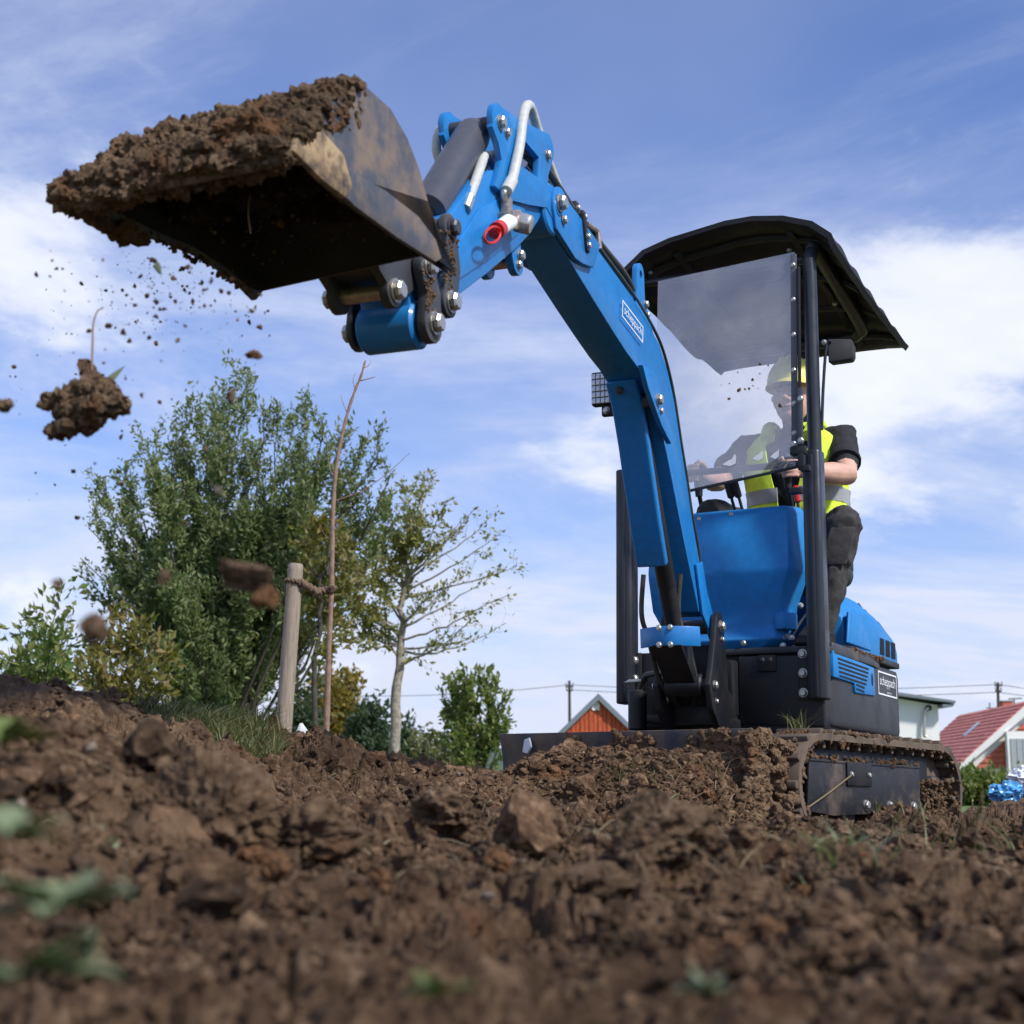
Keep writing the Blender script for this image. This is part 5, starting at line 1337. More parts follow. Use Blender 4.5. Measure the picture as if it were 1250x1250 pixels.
bones += [(HEADC + Vector((0, 0, -0.13)), HEADC + Vector((0, 0, 0.1)), 0.09, SKIN), (NECK + Vector((0, 0, 0.012)), HEADC, 0.055, SKIN), (Vector((HX, 0.11, 1.24)), Vector((HX, 0.11, 1.585)), 0.20, SHIRT), (Vector((HX, 0.12, 1.10)), Vector((HX, 0.12, 1.16)), 0.19, TROU)]
for s in (1, -1):
    mid = SH[s].lerp(EL[s], 0.62)
    capsule(mb, [SH[s] + Vector((-s * 0.05, 0, -0.01)), SH[s], SH[s].lerp(EL[s], 0.35), mid], [0.070, 0.066, 0.060, 0.055])
    capsule(mb, [SH[s].lerp(EL[s], 0.5), EL[s], EL[s].lerp(WR[s], 0.35), WR[s]], [0.049, 0.045, 0.047, 0.029])
    bones += [(SH[s] + Vector((-s * 0.1, 0, -0.05)), mid, 0.068, SHIRT), (mid, EL[s], 0.045, SKIN), (EL[s], WR[s], 0.04, SKIN)]
    capsule(mb, [HIP[s], HIP[s].lerp(KN[s], 0.5), KN[s]], [0.098, 0.086, 0.070])
    capsule(mb, [KN[s], KN[s].lerp(AN[s], 0.35), AN[s] + Vector((0, 0, -0.03))], [0.069, 0.064, 0.052])
    bones += [(HIP[s], KN[s], 0.09, TROU), (KN[s], AN[s], 0.07, TROU)]
    # hand: palm, four curled fingers and a thumb around the grip
    G = Vector(HAND_L if s > 0 else HAND_R)
    k0 = G + Vector((s * 0.004, 0.030, 0.008))
    capsule(mb, [WR[s], WR[s].lerp(k0, 0.5), k0 + Vector((s * 0.018, 0, 0))], [0.027, 0.030, 0.024])
    bones += [(WR[s], G, 0.045, SKIN), (G, G + Vector((0, -0.04, 0)), 0.04, SKIN)]
    for f in range(4):
        z = 0.030 - 0.0185 * f; ln = (0.95, 1.08, 1.0, 0.82)[f]
        a = G + Vector((s * 0.034, 0.020, z)); b = G + Vector((s * 0.036, -0.016 * ln, z - 0.004))
        c = G + Vector((s * 0.012, -0.036 * ln - 0.004, z - 0.008)); e = G + Vector((-s * 0.014 * ln, -0.032, z - 0.010))
        mb.tube(smooth_path([a, b, c, e], 3), 0.0088 - 0.0006 * f, 8)
    th = smooth_path([k0 + Vector((-s * 0.006, 0.004, 0.010)), G + Vector((-s * 0.026, 0.006, 0.022)), G + Vector((-s * 0.022, -0.018, 0.034)), G + Vector((-s * 0.004, -0.032, 0.040))], 3)
    mb.tube(th, 0.0100, 8)
body = mb.build("body", [M['skin'], M['shirt'], M['trouser']], PER, HF, off=PO)
md = body.modifiers.new("remesh", 'REMESH'); md.mode = 'VOXEL'; md.voxel_size = 0.0058; md.adaptivity = 0.0
me = evaluated(body)
n = len(me.vertices); co = np.empty(n * 3, np.float32); me.vertices.foreach_get('co', co); co = co.reshape(-1, 3)
HFi = np.array((HF.inverted() @ Matrix.Translation(PO)))
loc = co @ HFi[:3, :3].T + HFi[:3, 3]
best = np.full(n, 1e9); idx = np.zeros(n, int)
for a, b, r, mi in bones:
    a, b = np.array(a), np.array(b); ab = b - a
    t = np.clip(((loc - a) @ ab) / (ab @ ab), 0, 1)
    dd = np.linalg.norm(loc - a - t[:, None] * ab, axis=1) - r
    up = dd < best; best[up] = dd[up]; idx[up] = mi
# cloth folds on shirt and trousers
nrm = np.empty(n * 3, np.float32); me.vertices.foreach_get('normal', nrm); nrm = nrm.reshape(-1, 3)
fold = 0.006 * np.sin(loc[:, 2] * 60 + 5 * fbm(loc * 7, 2, 3)) * np.clip(fbm(loc * 6, 2, 8) + 0.35, 0, 1) + 0.006 * fbm(loc * 14, 3, 5)
co = co + nrm * (fold * (idx != 0))[:, None]
me.vertices.foreach_set('co', co.ravel())
if len(me.materials) == 0:
    for k in ('skin', 'shirt', 'trouser'): me.materials.append(M[k])
fv = np.empty(len(me.loops), np.int32); me.loops.foreach_get('vertex_index', fv)
ls = np.empty(len(me.polygons), np.int32); me.polygons.foreach_get('loop_start', ls)
me.polygons.foreach_set('material_index', idx[fv[ls]].astype(np.int32))
me.polygons.foreach_set('use_smooth', [True] * len(me.polygons)); me.update()
def ppart(mb, name, mat, bevel=0.0, parent=PER, **kw): return mb.build(name, M[mat], parent, HF, bevel, off=PO, **kw)
# helmet
hc = HEADC + Vector((0, 0.010, 0.048))
mb = MB(); rings = []
for k in range(9):
    a = k / 8 * math.pi / 2
    rr = math.cos(a) if k < 8 else 0.04
    rings.append([(hc.x + 0.104 * rr * math.cos(q), hc.y + 0.128 * rr * math.sin(q), hc.z + 0.126 * math.sin(a)) for q in [2 * math.pi * j / 28 for j in range(28)]])
mb.loft(rings); HT = ppart(mb, "helmet", 'hat')
mb = MB(); r0 = []; r1 = []
for j in range(28):
    q = 2 * math.pi * j / 28; e = 1.06 + (0.30 * max(0, -math.sin(q)) ** 1.5)
    r0.append((hc.x + 0.102 * math.cos(q), hc.y + 0.126 * math.sin(q), hc.z + 0.006)); r1.append((hc.x + 0.104 * math.cos(q) * (1.05 if math.sin(q) > -0.2 else 1.04), hc.y + 0.128 * math.sin(q) * e, hc.z - 0.008 - 0.012 * max(0, -math.sin(q))))
r2 = [(x, y, z - 0.005) for x, y, z in r1]; r3 = [(x, y, z - 0.008) for x, y, z in r0]
mb.loft([r0, r1, r2, r3, r0], cap=False); ppart(mb, "brim", 'hat', parent=HT)
for dx in (-0.028, 0.0, 0.028):
    mb = MB(); mb.tube(smooth_path([(hc.x + dx, hc.y - 0.128 * math.cos(a) * 1.01, hc.z + 0.128 * math.sin(a) * (1 - abs(dx) * 1.2)) for a in [R(25), R(50), R(75), R(105), R(130), R(155)]], 3), 0.005, 8); ppart(mb, "ridge", 'hat', parent=HT)
# eyes and brows
for s in (1, -1):
    mb = MB(); mb.ball(HEADC + Vector((s * 0.031, -0.0905, 0.004)), 0.0095, 12, (1.2, 0.5, 0.5)); ppart(mb, "eye", 'eye')
    mb = MB(); mb.obox(HEADC + Vector((s * 0.033, -0.100, 0.020)), (0.018, 0.003 * s, -0.002 * s), (0, 0.004, 0), (0, 0, 0.003)); ppart(mb, "eyebrow", 'bark_dark', 0.001)
mb = MB(); mb.obox(HEADC + Vector((0, -0.0945, -0.0625)), (0.021, 0, 0), (0, 0.002, 0), (0, 0, 0.0013)); ppart(mb, "mouth", 'eye')
# vest: two front panels, back, waist band, shoulder straps
def vest_shell(z0, z1, a0, a1, d, mat, name, parent=PER, grow=0.0):
    mb = MB(); N = 22; z0, z1 = zr(z0), zr(z1); zs = [z0 + (z1 - z0) * k / 10 for k in range(11)]
    prof = [(1.15, 0.12, 0.182, 0.130), (1.23, 0.115, 0.184, 0.136), (1.32, 0.105, 0.178, 0.133), (1.42, 0.10, 0.192, 0.134), (1.51, 0.105, 0.198, 0.125), (1.565, 0.11, 0.178, 0.100), (1.605, 0.105, 0.118, 0.076), (1.63, 0.10, 0.075, 0.066)]
    prof = [(zr(a_), b_, c_ * 1.04, d_) for a_, b_, c_, d_ in prof]
    def at_z(z):
        for p, q in zip(prof, prof[1:]):
            if z <= q[0] or q is prof[-1]:
                t = (z - p[0]) / (q[0] - p[0]); return [p[i] + (q[i] - p[i]) * t for i in (1, 2, 3)]
    out_, in_ = [], []
    for z in zs:
        y, hw, hd = at_z(max(z, 1.15)); rowo, rowi = [], []
        for k in range(N + 1):
            q = a0(z) + (a1(z) - a0(z)) * k / N; p = 2.6
            c, s_ = math.cos(q), math.sin(q)
            fx = math.copysign(abs(c) ** (2 / p), c); fy = math.copysign(abs(s_) ** (2 / p), s_)
            w = 0.003 * math.sin(9 * q + z * 40)
            rowo.append((HX + (hw + d + w) * fx, y + (hd + d + w) * fy, z)); rowi.append((HX + (hw + d - 0.004) * fx, y + (hd + d - 0.004) * fy, z))
        out_.append(rowo); in_.append(rowi)
    mb.loft([o_ + i_[::-1] for o_, i_ in zip(out_, in_)])
    return ppart(mb, name, mat, parent=parent)
# angles: -90 deg is the chest, 0 the driver's left (photo right)
neck = lambda z: R(6 + 16 * max(0, min(1, (z - 1.34) / 0.29)))
VS = vest_shell(1.165, 1.622, lambda z: R(-90) + neck(z), lambda z: R(2 - 40 * max(0, min(1, (z - 1.53) / 0.10))), 0.016, 'vest', "vest")
vest_shell(1.165, 1.622, lambda z: R(-182 + 40 * max(0, min(1, (z - 1.53) / 0.10))), lambda z: R(-90) - neck(z), 0.016, 'vest', "vest_front", VS)
vest_shell(1.165, 1.600, lambda z: R(0 + 30 * max(0, min(1, (z - 1.53) / 0.10))), lambda z: R(180 - 30 * max(0, min(1, (z - 1.53) / 0.10))), 0.012, 'vest', "vest_back", VS)
for z in (1.215, 1.345):
    vest_shell(z - 0.025, z + 0.025, lambda z: R(-84), lambda z: R(180), 0.0205, 'reflect', "reflective_band", VS)
    vest_shell(z - 0.025, z + 0.025, lambda z: R(-180), lambda z: R(-96), 0.0205, 'reflect', "reflective_band", VS)
for s in (1, -1):
    mb = MB(); p0 = Vector((HX + s * 0.088, -0.008, 1.612))
    mb.tube(smooth_path([p0, p0 + Vector((s * 0.010, 0.06, 0.062)), p0 + Vector((s * 0.010, 0.13, 0.066)), p0 + Vector((s * 0.005, 0.21, 0.0))], 4), 0.030, 10); ppart(mb, "shoulder_strap", 'vest', parent=VS)
# sleeve hems, knee pad pockets, boots
for s in (1, -1):
    a = SH[s].lerp(EL[s], 0.52); b = SH[s].lerp(EL[s], 0.68)
    mb = MB(); mb.tube([a, a.lerp(b, 0.7), b, b - (b - a) * 0.1], [0.062, 0.066, 0.064, 0.052], 16); ppart(mb, "sleeve_hem", 'shirt')
    d = (AN[s] - KN[s]).normalized()
    mb = MB(); c = KN[s] + d * 0.10 + Vector((s * 0.020, -0.058, 0)); mb.obox(c, (0.045, 0.012 * s, 0), (0, 0.008, 0), d * 0.075); ppart(mb, "knee_pocket", 'trouser', 0.008)
    mb = MB(); mb.loft([[(AN[s].x - 0.045, AN[s].y + 0.07, 0.704), (AN[s].x + 0.045, AN[s].y + 0.07, 0.704), (AN[s].x + 0.05, AN[s].y - 0.16, 0.704), (AN[s].x - 0.05, AN[s].y - 0.16, 0.704)],
                         [(AN[s].x - 0.048, AN[s].y + 0.07, 0.745), (AN[s].x + 0.048, AN[s].y + 0.07, 0.745), (AN[s].x + 0.048, AN[s].y - 0.165, 0.735), (AN[s].x - 0.048, AN[s].y - 0.165, 0.735)],
                         [(AN[s].x - 0.045, AN[s].y + 0.055, 0.80), (AN[s].x + 0.045, AN[s].y + 0.055, 0.80), (AN[s].x + 0.040, AN[s].y - 0.06, 0.795), (AN[s].x - 0.040, AN[s].y - 0.06, 0.795)]]); ppart(mb, "boot", 'shoe', 0.018, seg=3)
# ---------------------------------------------------------------- trees and shrubs
def leaf_quads(C, D, size, g, asp=0.42, droop=0.25):
    """one folded leaf (two triangles' worth) per centre; D the growing direction"""
    n = len(C)
    D = D + g.normal(scale=0.75, size=(n, 3)); D[:, 2] -= droop * 0.3
    D /= np.linalg.norm(D, axis=1)[:, None] + 1e-9
    U = g.normal(size=(n, 3)); Wd = np.cross(D, U); Wd /= np.linalg.norm(Wd, axis=1)[:, None] + 1e-9
    L_ = (size * (0.6 + 0.8 * g.random(n)))[:, None]; Wl = L_ * asp * 0.5
    Nn = np.cross(D, Wd)
    a = C; b = C + D * L_ * 0.45 + Wd * Wl + Nn * L_ * 0.06; c = C + D * L_ - Nn * L_ * 0.10; d = C + D * L_ * 0.45 - Wd * Wl + Nn * L_ * 0.06
    V = np.stack([a, b, c, d], 1).reshape(-1, 3)
    F = (np.arange(n) * 4)[:, None] + np.array([0, 1, 2, 3])
    return V, F
def tube_np(pts, r0, r1, n=6):
    P = np.array(pts, float); m = len(P)
    T = np.gradient(P, axis=0); T /= np.linalg.norm(T, axis=1)[:, None] + 1e-9
    up = np.cross(T, [0.31, 0.52, 0.79]); up /= np.linalg.norm(up, axis=1)[:, None] + 1e-9
    w = np.cross(T, up); r = np.linspace(r0, r1, m)[:, None, None]; a = 2 * np.pi * np.arange(n) / n
    V = P[:, None, :] + r * (np.cos(a)[None, :, None] * up[:, None, :] + np.sin(a)[None, :, None] * w[:, None, :])
    i = np.arange(m - 1)[:, None] * n; j = np.arange(n)[None, :]; j2 = (j + 1) % n
    F = np.stack([i + j, i + j2, i + n + j2, i + n + j], -1).reshape(-1, 4)
    return V.reshape(-1, 3), F
class Wood:
    def __init__(s): s.V, s.F, s.o = [], [], 0
    def add(s, pts, r0, r1, n=6):
        V, F = tube_np(pts, r0, r1, n); s.V.append(V); s.F.append(F + s.o); s.o += len(V)
    def build(s, name, mat, parent, org):
        return link(name, fast_mesh(name, np.concatenate(s.V) - np.array(org), np.concatenate(s.F)), M[mat], parent)
def curve(p, d, ln, n, g, wob=0.15, up=0.0):
    p = np.array(p, float); d = np.array(d, float); d /= np.linalg.norm(d); out = [p.copy()]
    for k in range(n):
        d = d + g.normal(scale=wob, size=3) + np.array([0, 0, up]); d /= np.linalg.norm(d)
        p = p + d * ln / n; out.append(p.copy())
    return np.array(out)
def along(pts, t):
    x = np.clip(t, 0, 0.999) * (len(pts) - 1); i = x.astype(int); f = (x - i)[:, None]
    return pts[i] * (1 - f) + pts[i + 1] * f, pts[i + 1] - pts[i]
def make_plant(name, base, tips, label, cat, bark, leafmat, g, leaf=0.07, per=60, sub=10, sublen=0.28, spread=0.08, asp=0.4, r0=0.03, wob=0.10, start=0.2, group=None, trunk=None, leader=None, upbias=0.06, depth=0.35, bare=None, twigs=0):
    """stems run from the base (or trunk top) to the given tips; side shoots carry the leaves"""
    T = empty(name, base, label, cat, group)
    wd = Wood(); LC, LD = [], []
    b0 = np.array(base, float); b = b0.copy()
    if trunk:
        top = np.array(trunk[0], float)
        pts = np.array([b0 * (1 - t) + top * t + g.normal(scale=0.012 * trunk[1] * 8, size=3) * (0 < t < 1) for t in np.linspace(0, 1, 7)])
        wd.add(pts, trunk[1], trunk[1] * 0.8, 10); b = top
    if leader is not None:
        lt = np.array(leader, float); tl_ = np.linspace(0, 1, 12)[:, None]
        lp = b + (lt - b) * tl_; lp[1:-1] += g.normal(scale=0.035, size=(10, 3))
        wd.add(lp, trunk[1] * 0.8, 0.012, 8)
    for (tip, amt) in tips:
        tip = np.array(tip, float); ln = np.linalg.norm(tip - b)
        s0 = b + g.normal(scale=0.04 * ln * (0 if trunk else 1), size=3) * np.array([1, 1, 0])
        if leader is not None:
            lt = np.array(leader, float); f = np.clip(0.10 + 0.62 * (tip[2] - b[2]) / (lt[2] - b[2]) - 0.10 + g.normal(scale=0.06), 0.0, 0.8)
            s0 = b + (lt - b) * f; ln = np.linalg.norm(tip - s0)
        mid = s0 * 0.5 + tip * 0.5 + np.array([0, 0, -0.10 * ln * (1 if trunk else -0.6)]) + g.normal(scale=0.05 * ln, size=3)
        ts = np.linspace(0, 1, 12)[:, None]
        pts = (1 - ts) ** 2 * s0 + 2 * ts * (1 - ts) * mid + ts ** 2 * tip
        pts[1:-1] += g.normal(scale=wob * 0.08 * ln, size=(10, 3)) * 0.5
        wd.add(pts, r0, r0 * 0.18, 6)
        ns = max(2, int(sub * amt * (0.5 + ln / 3)))
        tt = start + (1 - start) * g.random(ns) ** 0.85
        P, D = along(pts, tt)
        for k in range(ns):
            d = D[k] / (np.linalg.norm(D[k]) + 1e-9)
            v = g.normal(size=3); v[1] *= 1.0; dd = d * 0.55 + v / np.linalg.norm(v) * 0.8 + np.array([0, 0, upbias * 5])
            l2 = sublen * ln * (1.15 - 0.75 * tt[k]) * (0.5 + 0.8 * g.random())
            sp = curve(P[k], dd, l2, 5, g, 0.16, upbias)
            wd.add(sp, r0 * 0.30 * (1.1 - tt[k] * 0.7), r0 * 0.05, 4)
            m = max(1, int(per * amt * l2 / (sublen * 1.2) * (0.4 + 0.9 * g.random())))
            if bare and g.random() < bare(P[k]): m = max(1, m // 7)
            q, qd = along(sp, 0.12 + 0.88 * g.random(m))
            LC.append(q + g.normal(scale=spread, size=(m, 3)) * (0.5 + 0.5 * g.random((m, 1)))); LD.append(qd / (np.linalg.norm(qd, axis=1)[:, None] + 1e-9))
            for _ in range(twigs):
                tq, td = along(sp, np.array([0.3 + 0.6 * g.random()]))
                tw = curve(tq[0], td[0] / (np.linalg.norm(td[0]) + 1e-9) + g.normal(scale=0.7, size=3), l2 * 0.5, 3, g, 0.2, upbias)
                wd.add(tw, r0 * 0.09, r0 * 0.03, 3)
        m = int(per * amt * 0.5)
        q, qd = along(pts, np.clip(0.75 + 0.25 * g.random(m), 0, 0.99))
        LC.append(q + g.normal(scale=spread * 0.5, size=(m, 3))); LD.append(qd / (np.linalg.norm(qd, axis=1)[:, None] + 1e-9))
    wd.build("stems" if not trunk else "trunk", bark, T, base)
    V, F = leaf_quads(np.concatenate(LC), np.concatenate(LD), leaf, g, asp)
    link("crown", fast_mesh("crown", V - np.array(base), F, smooth=False), M[leafmat], T)
    return T
def zg(x, y): return float(land_height(np.array([x]), np.array([y]))[0])
def gbase(px, Y): p = at(px, 930, Y); return Vector((p.x, Y, zg(p.x, Y)))
def tips_px(lst, Y, g, dz=0.6):
    return [(at(px, py, Y + g.normal() * dz), a) for (px, py, a) in lst]
g = np.random.default_rng(5)
# the big willowy bush
Yb = 19.0
tl = [(108, 618, .5), (98, 655, .5), (125, 575, .6), (150, 545, .8), (180, 512, .9), (205, 505, .8), (222, 500, .8), (245, 488, .9), (262, 478, .9), (283, 452, .8), (303, 448, .8), (322, 470, .7), (340, 492, .9), (358, 500, .9), (378, 492, .9), (395, 498, .8),
      (418, 520, .8), (440, 522, .7), (460, 532, .6), (478, 552, .5), (488, 600, .4), (470, 640, .5), (450, 600, .8), (110, 700, .6), (130, 640, .9), (160, 610, 1), (190, 570, 1), (230, 560, 1.1), (270, 540, 1.1), (310, 530, 1.1), (350, 550, 1.1), (390, 560, 1.1), (420, 580, 1),
      (150, 700, 1.1), (180, 650, 1.2), (220, 630, 1.2), (260, 620, 1.3), (300, 610, 1.3), (340, 620, 1.3), (380, 620, 1.2), (420, 640, 1.0), (170, 760, 1.1), (210, 720, 1.2), (250, 710, 1.3), (300, 700, 1.3), (340, 720, 1.2), (380, 700, 1.0), (200, 790, 1.0), (240, 780, 1.2), (290, 780, 1.2), (330, 790, 1.0), (155, 800, .8), (220, 830, .9), (265, 840, .9), (310, 840, .8)]
make_plant("willow_bush", gbase(275, Yb), tips_px([(x, y + 26 if y < 700 else y + 8, a * (0.62 if y < 560 else 1)) for x, y, a in tl], Yb, g, 0.8), 'tall dense dark green willow bush with upright feathery shoots behind the stake', 'bush', 'bark_dark', 'leaf_willow', g, leaf=0.078, per=70, sub=17, sublen=0.26, spread=0.048, asp=0.40, r0=0.028, start=0.25, upbias=0.15)
# yellowish tree behind the stake
Yt = 16.5
tl = [(372, 660, .8), (390, 640, .9), (412, 650, .9), (430, 668, .8), (445, 690, .7), (365, 700, .9), (395, 700, 1), (425, 715, 1), (380, 740, .9), (410, 750, .9), (440, 740, .7), (370, 770, .6), (400, 790, .6), (430, 780, .5)]
b = gbase(385, Yt)
make_plant("yellowing_tree", b, tips_px(tl, Yt, g), 'yellow-green leafy tree between the stake and the sapling', 'tree', 'bark_dark', 'leaf_yellow', g, leaf=0.085, per=60, sub=15, sublen=0.34, spread=0.07, asp=0.5, r0=0.014, trunk=(at(384, 800, Yt), 0.035), leader=at(405, 655, Yt), start=0.2)
# thin autumn tree with a pale trunk
Ya = 21.0
b = gbase(480, Ya); tr = at(484, 838, Ya)
tl = [(425, 690, .9), (440, 650, .9), (455, 640, .9), (470, 620, .9), (495, 600, .8), (520, 585, .8), (528, 578, .5), (545, 610, .5), (560, 640, .5), (580, 620, .4), (600, 630, .4), (612, 650, .3), (630, 690, .3), (622, 725, .3), (618, 760, .25), (600, 700, .4), (585, 745, .4), (560, 700, .5), (535, 660, .7), (510, 640, .9), (490, 670, 1), (460, 700, 1), (430, 730, .9), (418, 760, .8), (440, 790, .6), (455, 745, .9), (500, 710, .8), (530, 720, .6), (575, 780, .35), (550, 770, .4), (470, 770, .7), (405, 720, .8)]
make_plant("autumn_tree", b, tips_px(tl, Ya, g, 0.35), 'half bare autumn tree with pale trunk and thin yellow-green leaves right of the sapling', 'tree', 'bark', 'leaf_apple', g, leaf=0.075, per=62, sub=20, sublen=0.34, spread=0.055, asp=0.5, r0=0.020, trunk=(tr, 0.085), leader=at(500, 625, Ya), start=0.22, wob=0.2, upbias=0.04, bare=lambda p: 0.5 if p[0] > at(540, 700, Ya).x else 0.05, twigs=2)
# small leafy tree before the shed
Ys = 27.0
tl = [(540, 850, .8), (548, 830, .9), (560, 822, .9), (575, 815, .9), (590, 825, .8), (605, 835, .7), (615, 850, .7), (622, 870, .7), (545, 875, .9), (570, 850, 1), (595, 860, 1), (560, 890, 1), (590, 890, 1), (615, 890, .8), (540, 900, .7), (575, 905, .9)]
make_plant("young_leafy_tree", gbase(578, Ys), tips_px(tl, Ys, g, .3), 'small bright green leafy tree left of the orange gable', 'tree', 'bark_dark', 'leaf_green', g, leaf=0.12, per=34, sub=12, sublen=0.30, spread=0.06, asp=0.5, r0=0.02, upbias=0.12)
# shrubs at the left edge and below the bush
for (nm, px, Y, tl, lm, lab, lf) in (
        ("green_shrub", 45, 17.0, [(10, 790, .8), (25, 770, .9), (45, 758, .9), (65, 765, .8), (85, 775, .7), (20, 810, .9), (50, 800, 1), (80, 810, .9), (35, 830, .9), (70, 835, .9), (5, 830, .7), (75, 720, .35), (90, 745, .5)], 'leaf_green', 'light green shrub at the far left edge behind the bare soil', 0.11),
        ("yellowing_shrub", 160, 15.0, [(110, 800, .9), (125, 782, .9), (145, 772, .9), (165, 770, .9), (185, 775, .9), (200, 790, .8), (120, 820, .9), (150, 815, 1), (180, 815, 1), (200, 830, .8), (105, 835, .8), (135, 845, .9), (170, 850, .9), (95, 815, .6)], 'leaf_yellow', 'low yellowing shrub in front of the big dark bush', 0.10),
        ("dark_shrub", 365, 24.0, [(345, 840, .9), (360, 828, 1), (378, 838, .9), (350, 870, 1), (375, 870, 1), (395, 878, .8), (335, 880, .8)], 'leaf_dark', 'dark shrub at the foot of the stake', 0.13),
        ("orange_shrub", 415, 40.0, [(385, 840, .8), (400, 828, .9), (415, 826, .9), (430, 838, .9), (440, 855, .8), (395, 860, 1), (420, 860, 1), (445, 875, .7), (380, 880, .8), (410, 885, 1), (435, 890, .8)], 'leaf_orange', 'round orange and yellow autumn shrub right of the sapling foot', 0.20),
        ("dark_conifer_bush", 455, 38.0, [(435, 880, .8), (445, 868, .9), (455, 862, .9), (465, 868, .9), (472, 880, .8), (440, 900, 1), (460, 900, 1), (475, 900, .8)], 'leaf_dark', 'dark blue-green bush left of the pale tree trunk', 0.18),
        ("pale_scrub", 530, 30.0, [(505, 905, .8), (515, 900, .8), (530, 898, .8), (548, 905, .8), (560, 912, .8), (520, 920, .9), (545, 922, .9), (500, 918, .6), (570, 920, .8)], 'leaf_pale', 'pale dry scrub at the foot of the small leafy tree', 0.14),
        ("garden_shrub", 495, 48.0, [(478, 895, .8), (490, 885, .8), (500, 882, .8), (508, 892, .7), (485, 905, .9), (500, 905, .9)], 'leaf_dark', 'distant shrub right of the pale trunk', 0.2)):
    make_plant(nm, gbase(px, Y), tips_px(tl, Y, g, .35), lab, 'shrub', 'bark_dark', lm, g, leaf=lf, per=34, sub=12, sublen=0.30, spread=lf * 0.9, asp=0.5, r0=0.018, start=0.15)
# hedge by the houses
for (px, x0, x1, top, lab, Y) in ((1190, 1160, 1222, 948, 'trimmed green hedge in front of the red-roofed house', 26.0), (1245, 1222, 1265, 958, 'shaggy end of the hedge behind the plastic bags', 25.0)):
    tl = [(x0 + (x1 - x0) * k / 9, top + g.integers(-4, 8), 1) for k in range(10)] + [(x0 + (x1 - x0) * k / 9, top + 18 + g.integers(-4, 4), 1) for k in range(10)]
    make_plant("hedge", gbase(px, Y), tips_px(tl, Y, g, .3), lab, 'hedge', 'bark_dark', 'leaf_green', g, leaf=0.11, per=60, sub=14, sublen=0.35, spread=0.12, asp=0.5, r0=0.015, start=0.1)

# ---------------------------------------------------------------- stake, tie and sapling
Yst = 8.0
p0, p1 = at(345, 905, Yst), at(361, 690, Yst)
d = (p1 - p0).normalized()
mb = MB(); rr = 0.0425
mb.tube([p0 - d * 0.35, p0, p0.lerp(p1, .3), p0.lerp(p1, .6), p0.lerp(p1, .97), p1, p1 + d * 0.008], [rr * 1.08, rr * 1.06, rr * 1.02, rr, rr * 0.96, rr * 0.93, rr * 0.78], 22)
STK = mb.build("tree_stake", M['wood'], None, None, off=None, sharp=50)
STK.data.transform(Matrix.Translation(-p0)); STK.location = p0
tag(STK, 'stripped round wooden stake leaning beside the bare sapling', 'stake')
Ysp = 8.05
sp = [at(398, 910, Ysp), at(400, 850, Ysp), at(402, 780, Ysp), at(405, 715, Ysp), at(406, 640, Ysp), at(409, 585, Ysp), at(415, 545, Ysp), at(424, 505, Ysp), at(434, 475, Ysp), at(441, 458, Ysp), at(446, 440, Ysp)]
SAP = empty("sapling", sp[0], 'slim leafless young tree tied to the wooden stake', 'sapling')
q = smooth_path([sp[0] - Vector((0, 0, 0.3))] + sp, 4)
mb = MB(); n = len(q); mb.tube(q, [0.0175 * (1 - 0.72 * k / n) + 0.0015 * math.sin(k * 2.1) for k in range(n)], 10); mb.build("trunk", M['bark_red'], SAP, None, off=sp[0])
for pts, r in (([(438, 465), (447, 463), (458, 460)], 0.0045), ([(434, 476), (431, 465), (434, 455)], 0.003), ([(409, 585), (402, 570), (399, 540), (398, 525)], 0.003), ([(407, 612), (440, 600), (470, 580), (500, 553)], 0.0035), ([(424, 505), (418, 490), (416, 482)], 0.0028), ([(443, 450), (450, 446), (453, 440)], 0.0025), ([(405, 660), (396, 652), (390, 640)], 0.0022)):
    mb = MB(); pp = smooth_path([at(x, y, Ysp) for x, y in pts], 4); mb.tube(pp, [r * (1 - 0.7 * k / len(pp)) for k in range(len(pp))], 6); mb.build("twig", M['bark_red'], SAP, None, off=sp[0])
# coir tie: a twist of rope from stake to sapling
c0 = p0.lerp(p1, 0.905)
A = [c0 + Vector((math.cos(a) * 0.047, -abs(math.sin(a)) * 0.0 + math.sin(a) * 0.047, 0.004 * math.sin(2 * a))) for a in [R(180 + 40 * k) for k in range(9)]]
e0, e1 = at(370, 712, Yst - 0.03), at(405, 718, Ysp - 0.01)
mid = at(388, 722, Yst)
TIE = empty("rope_tie", c0, 'brown coir rope tying the sapling to the stake', 'rope')
def twist(pts, r, name):
    q = smooth_path(pts, 10)
    for ph in (0, math.pi):
        mb = MB(); out = []
        for k, p in enumerate(q):
            t = (q[min(k + 1, len(q) - 1)] - q[max(k - 1, 0)]).normalized(); u = t.orthogonal().normalized(); w = t.cross(u)
            a = k * 0.55 + ph; out.append(p + (u * math.cos(a) + w * math.sin(a)) * r * 0.62)
        mb.tube(out, r * 0.72, 8); mb.build(name, M['rope'], TIE, None, off=c0)
twist(A, 0.010, "rope_strand")
twist([e0 - Vector((0.02, -0.01, -0.006)), e0, at(379, 718, Yst), mid, at(397, 721, Ysp), e1 + Vector((0.012, -0.02, 0))], 0.018, "rope_strand")
twist([e1 + Vector((0.022 * math.cos(a), 0.022 * math.sin(a), 0.0)) for a in [R(60 * k) for k in range(7)]], 0.009, "rope_strand")
twist([at(357, 708, Yst - .04), at(353, 716, Yst - .05), at(351, 726, Yst - .05)], 0.005, "rope_strand")
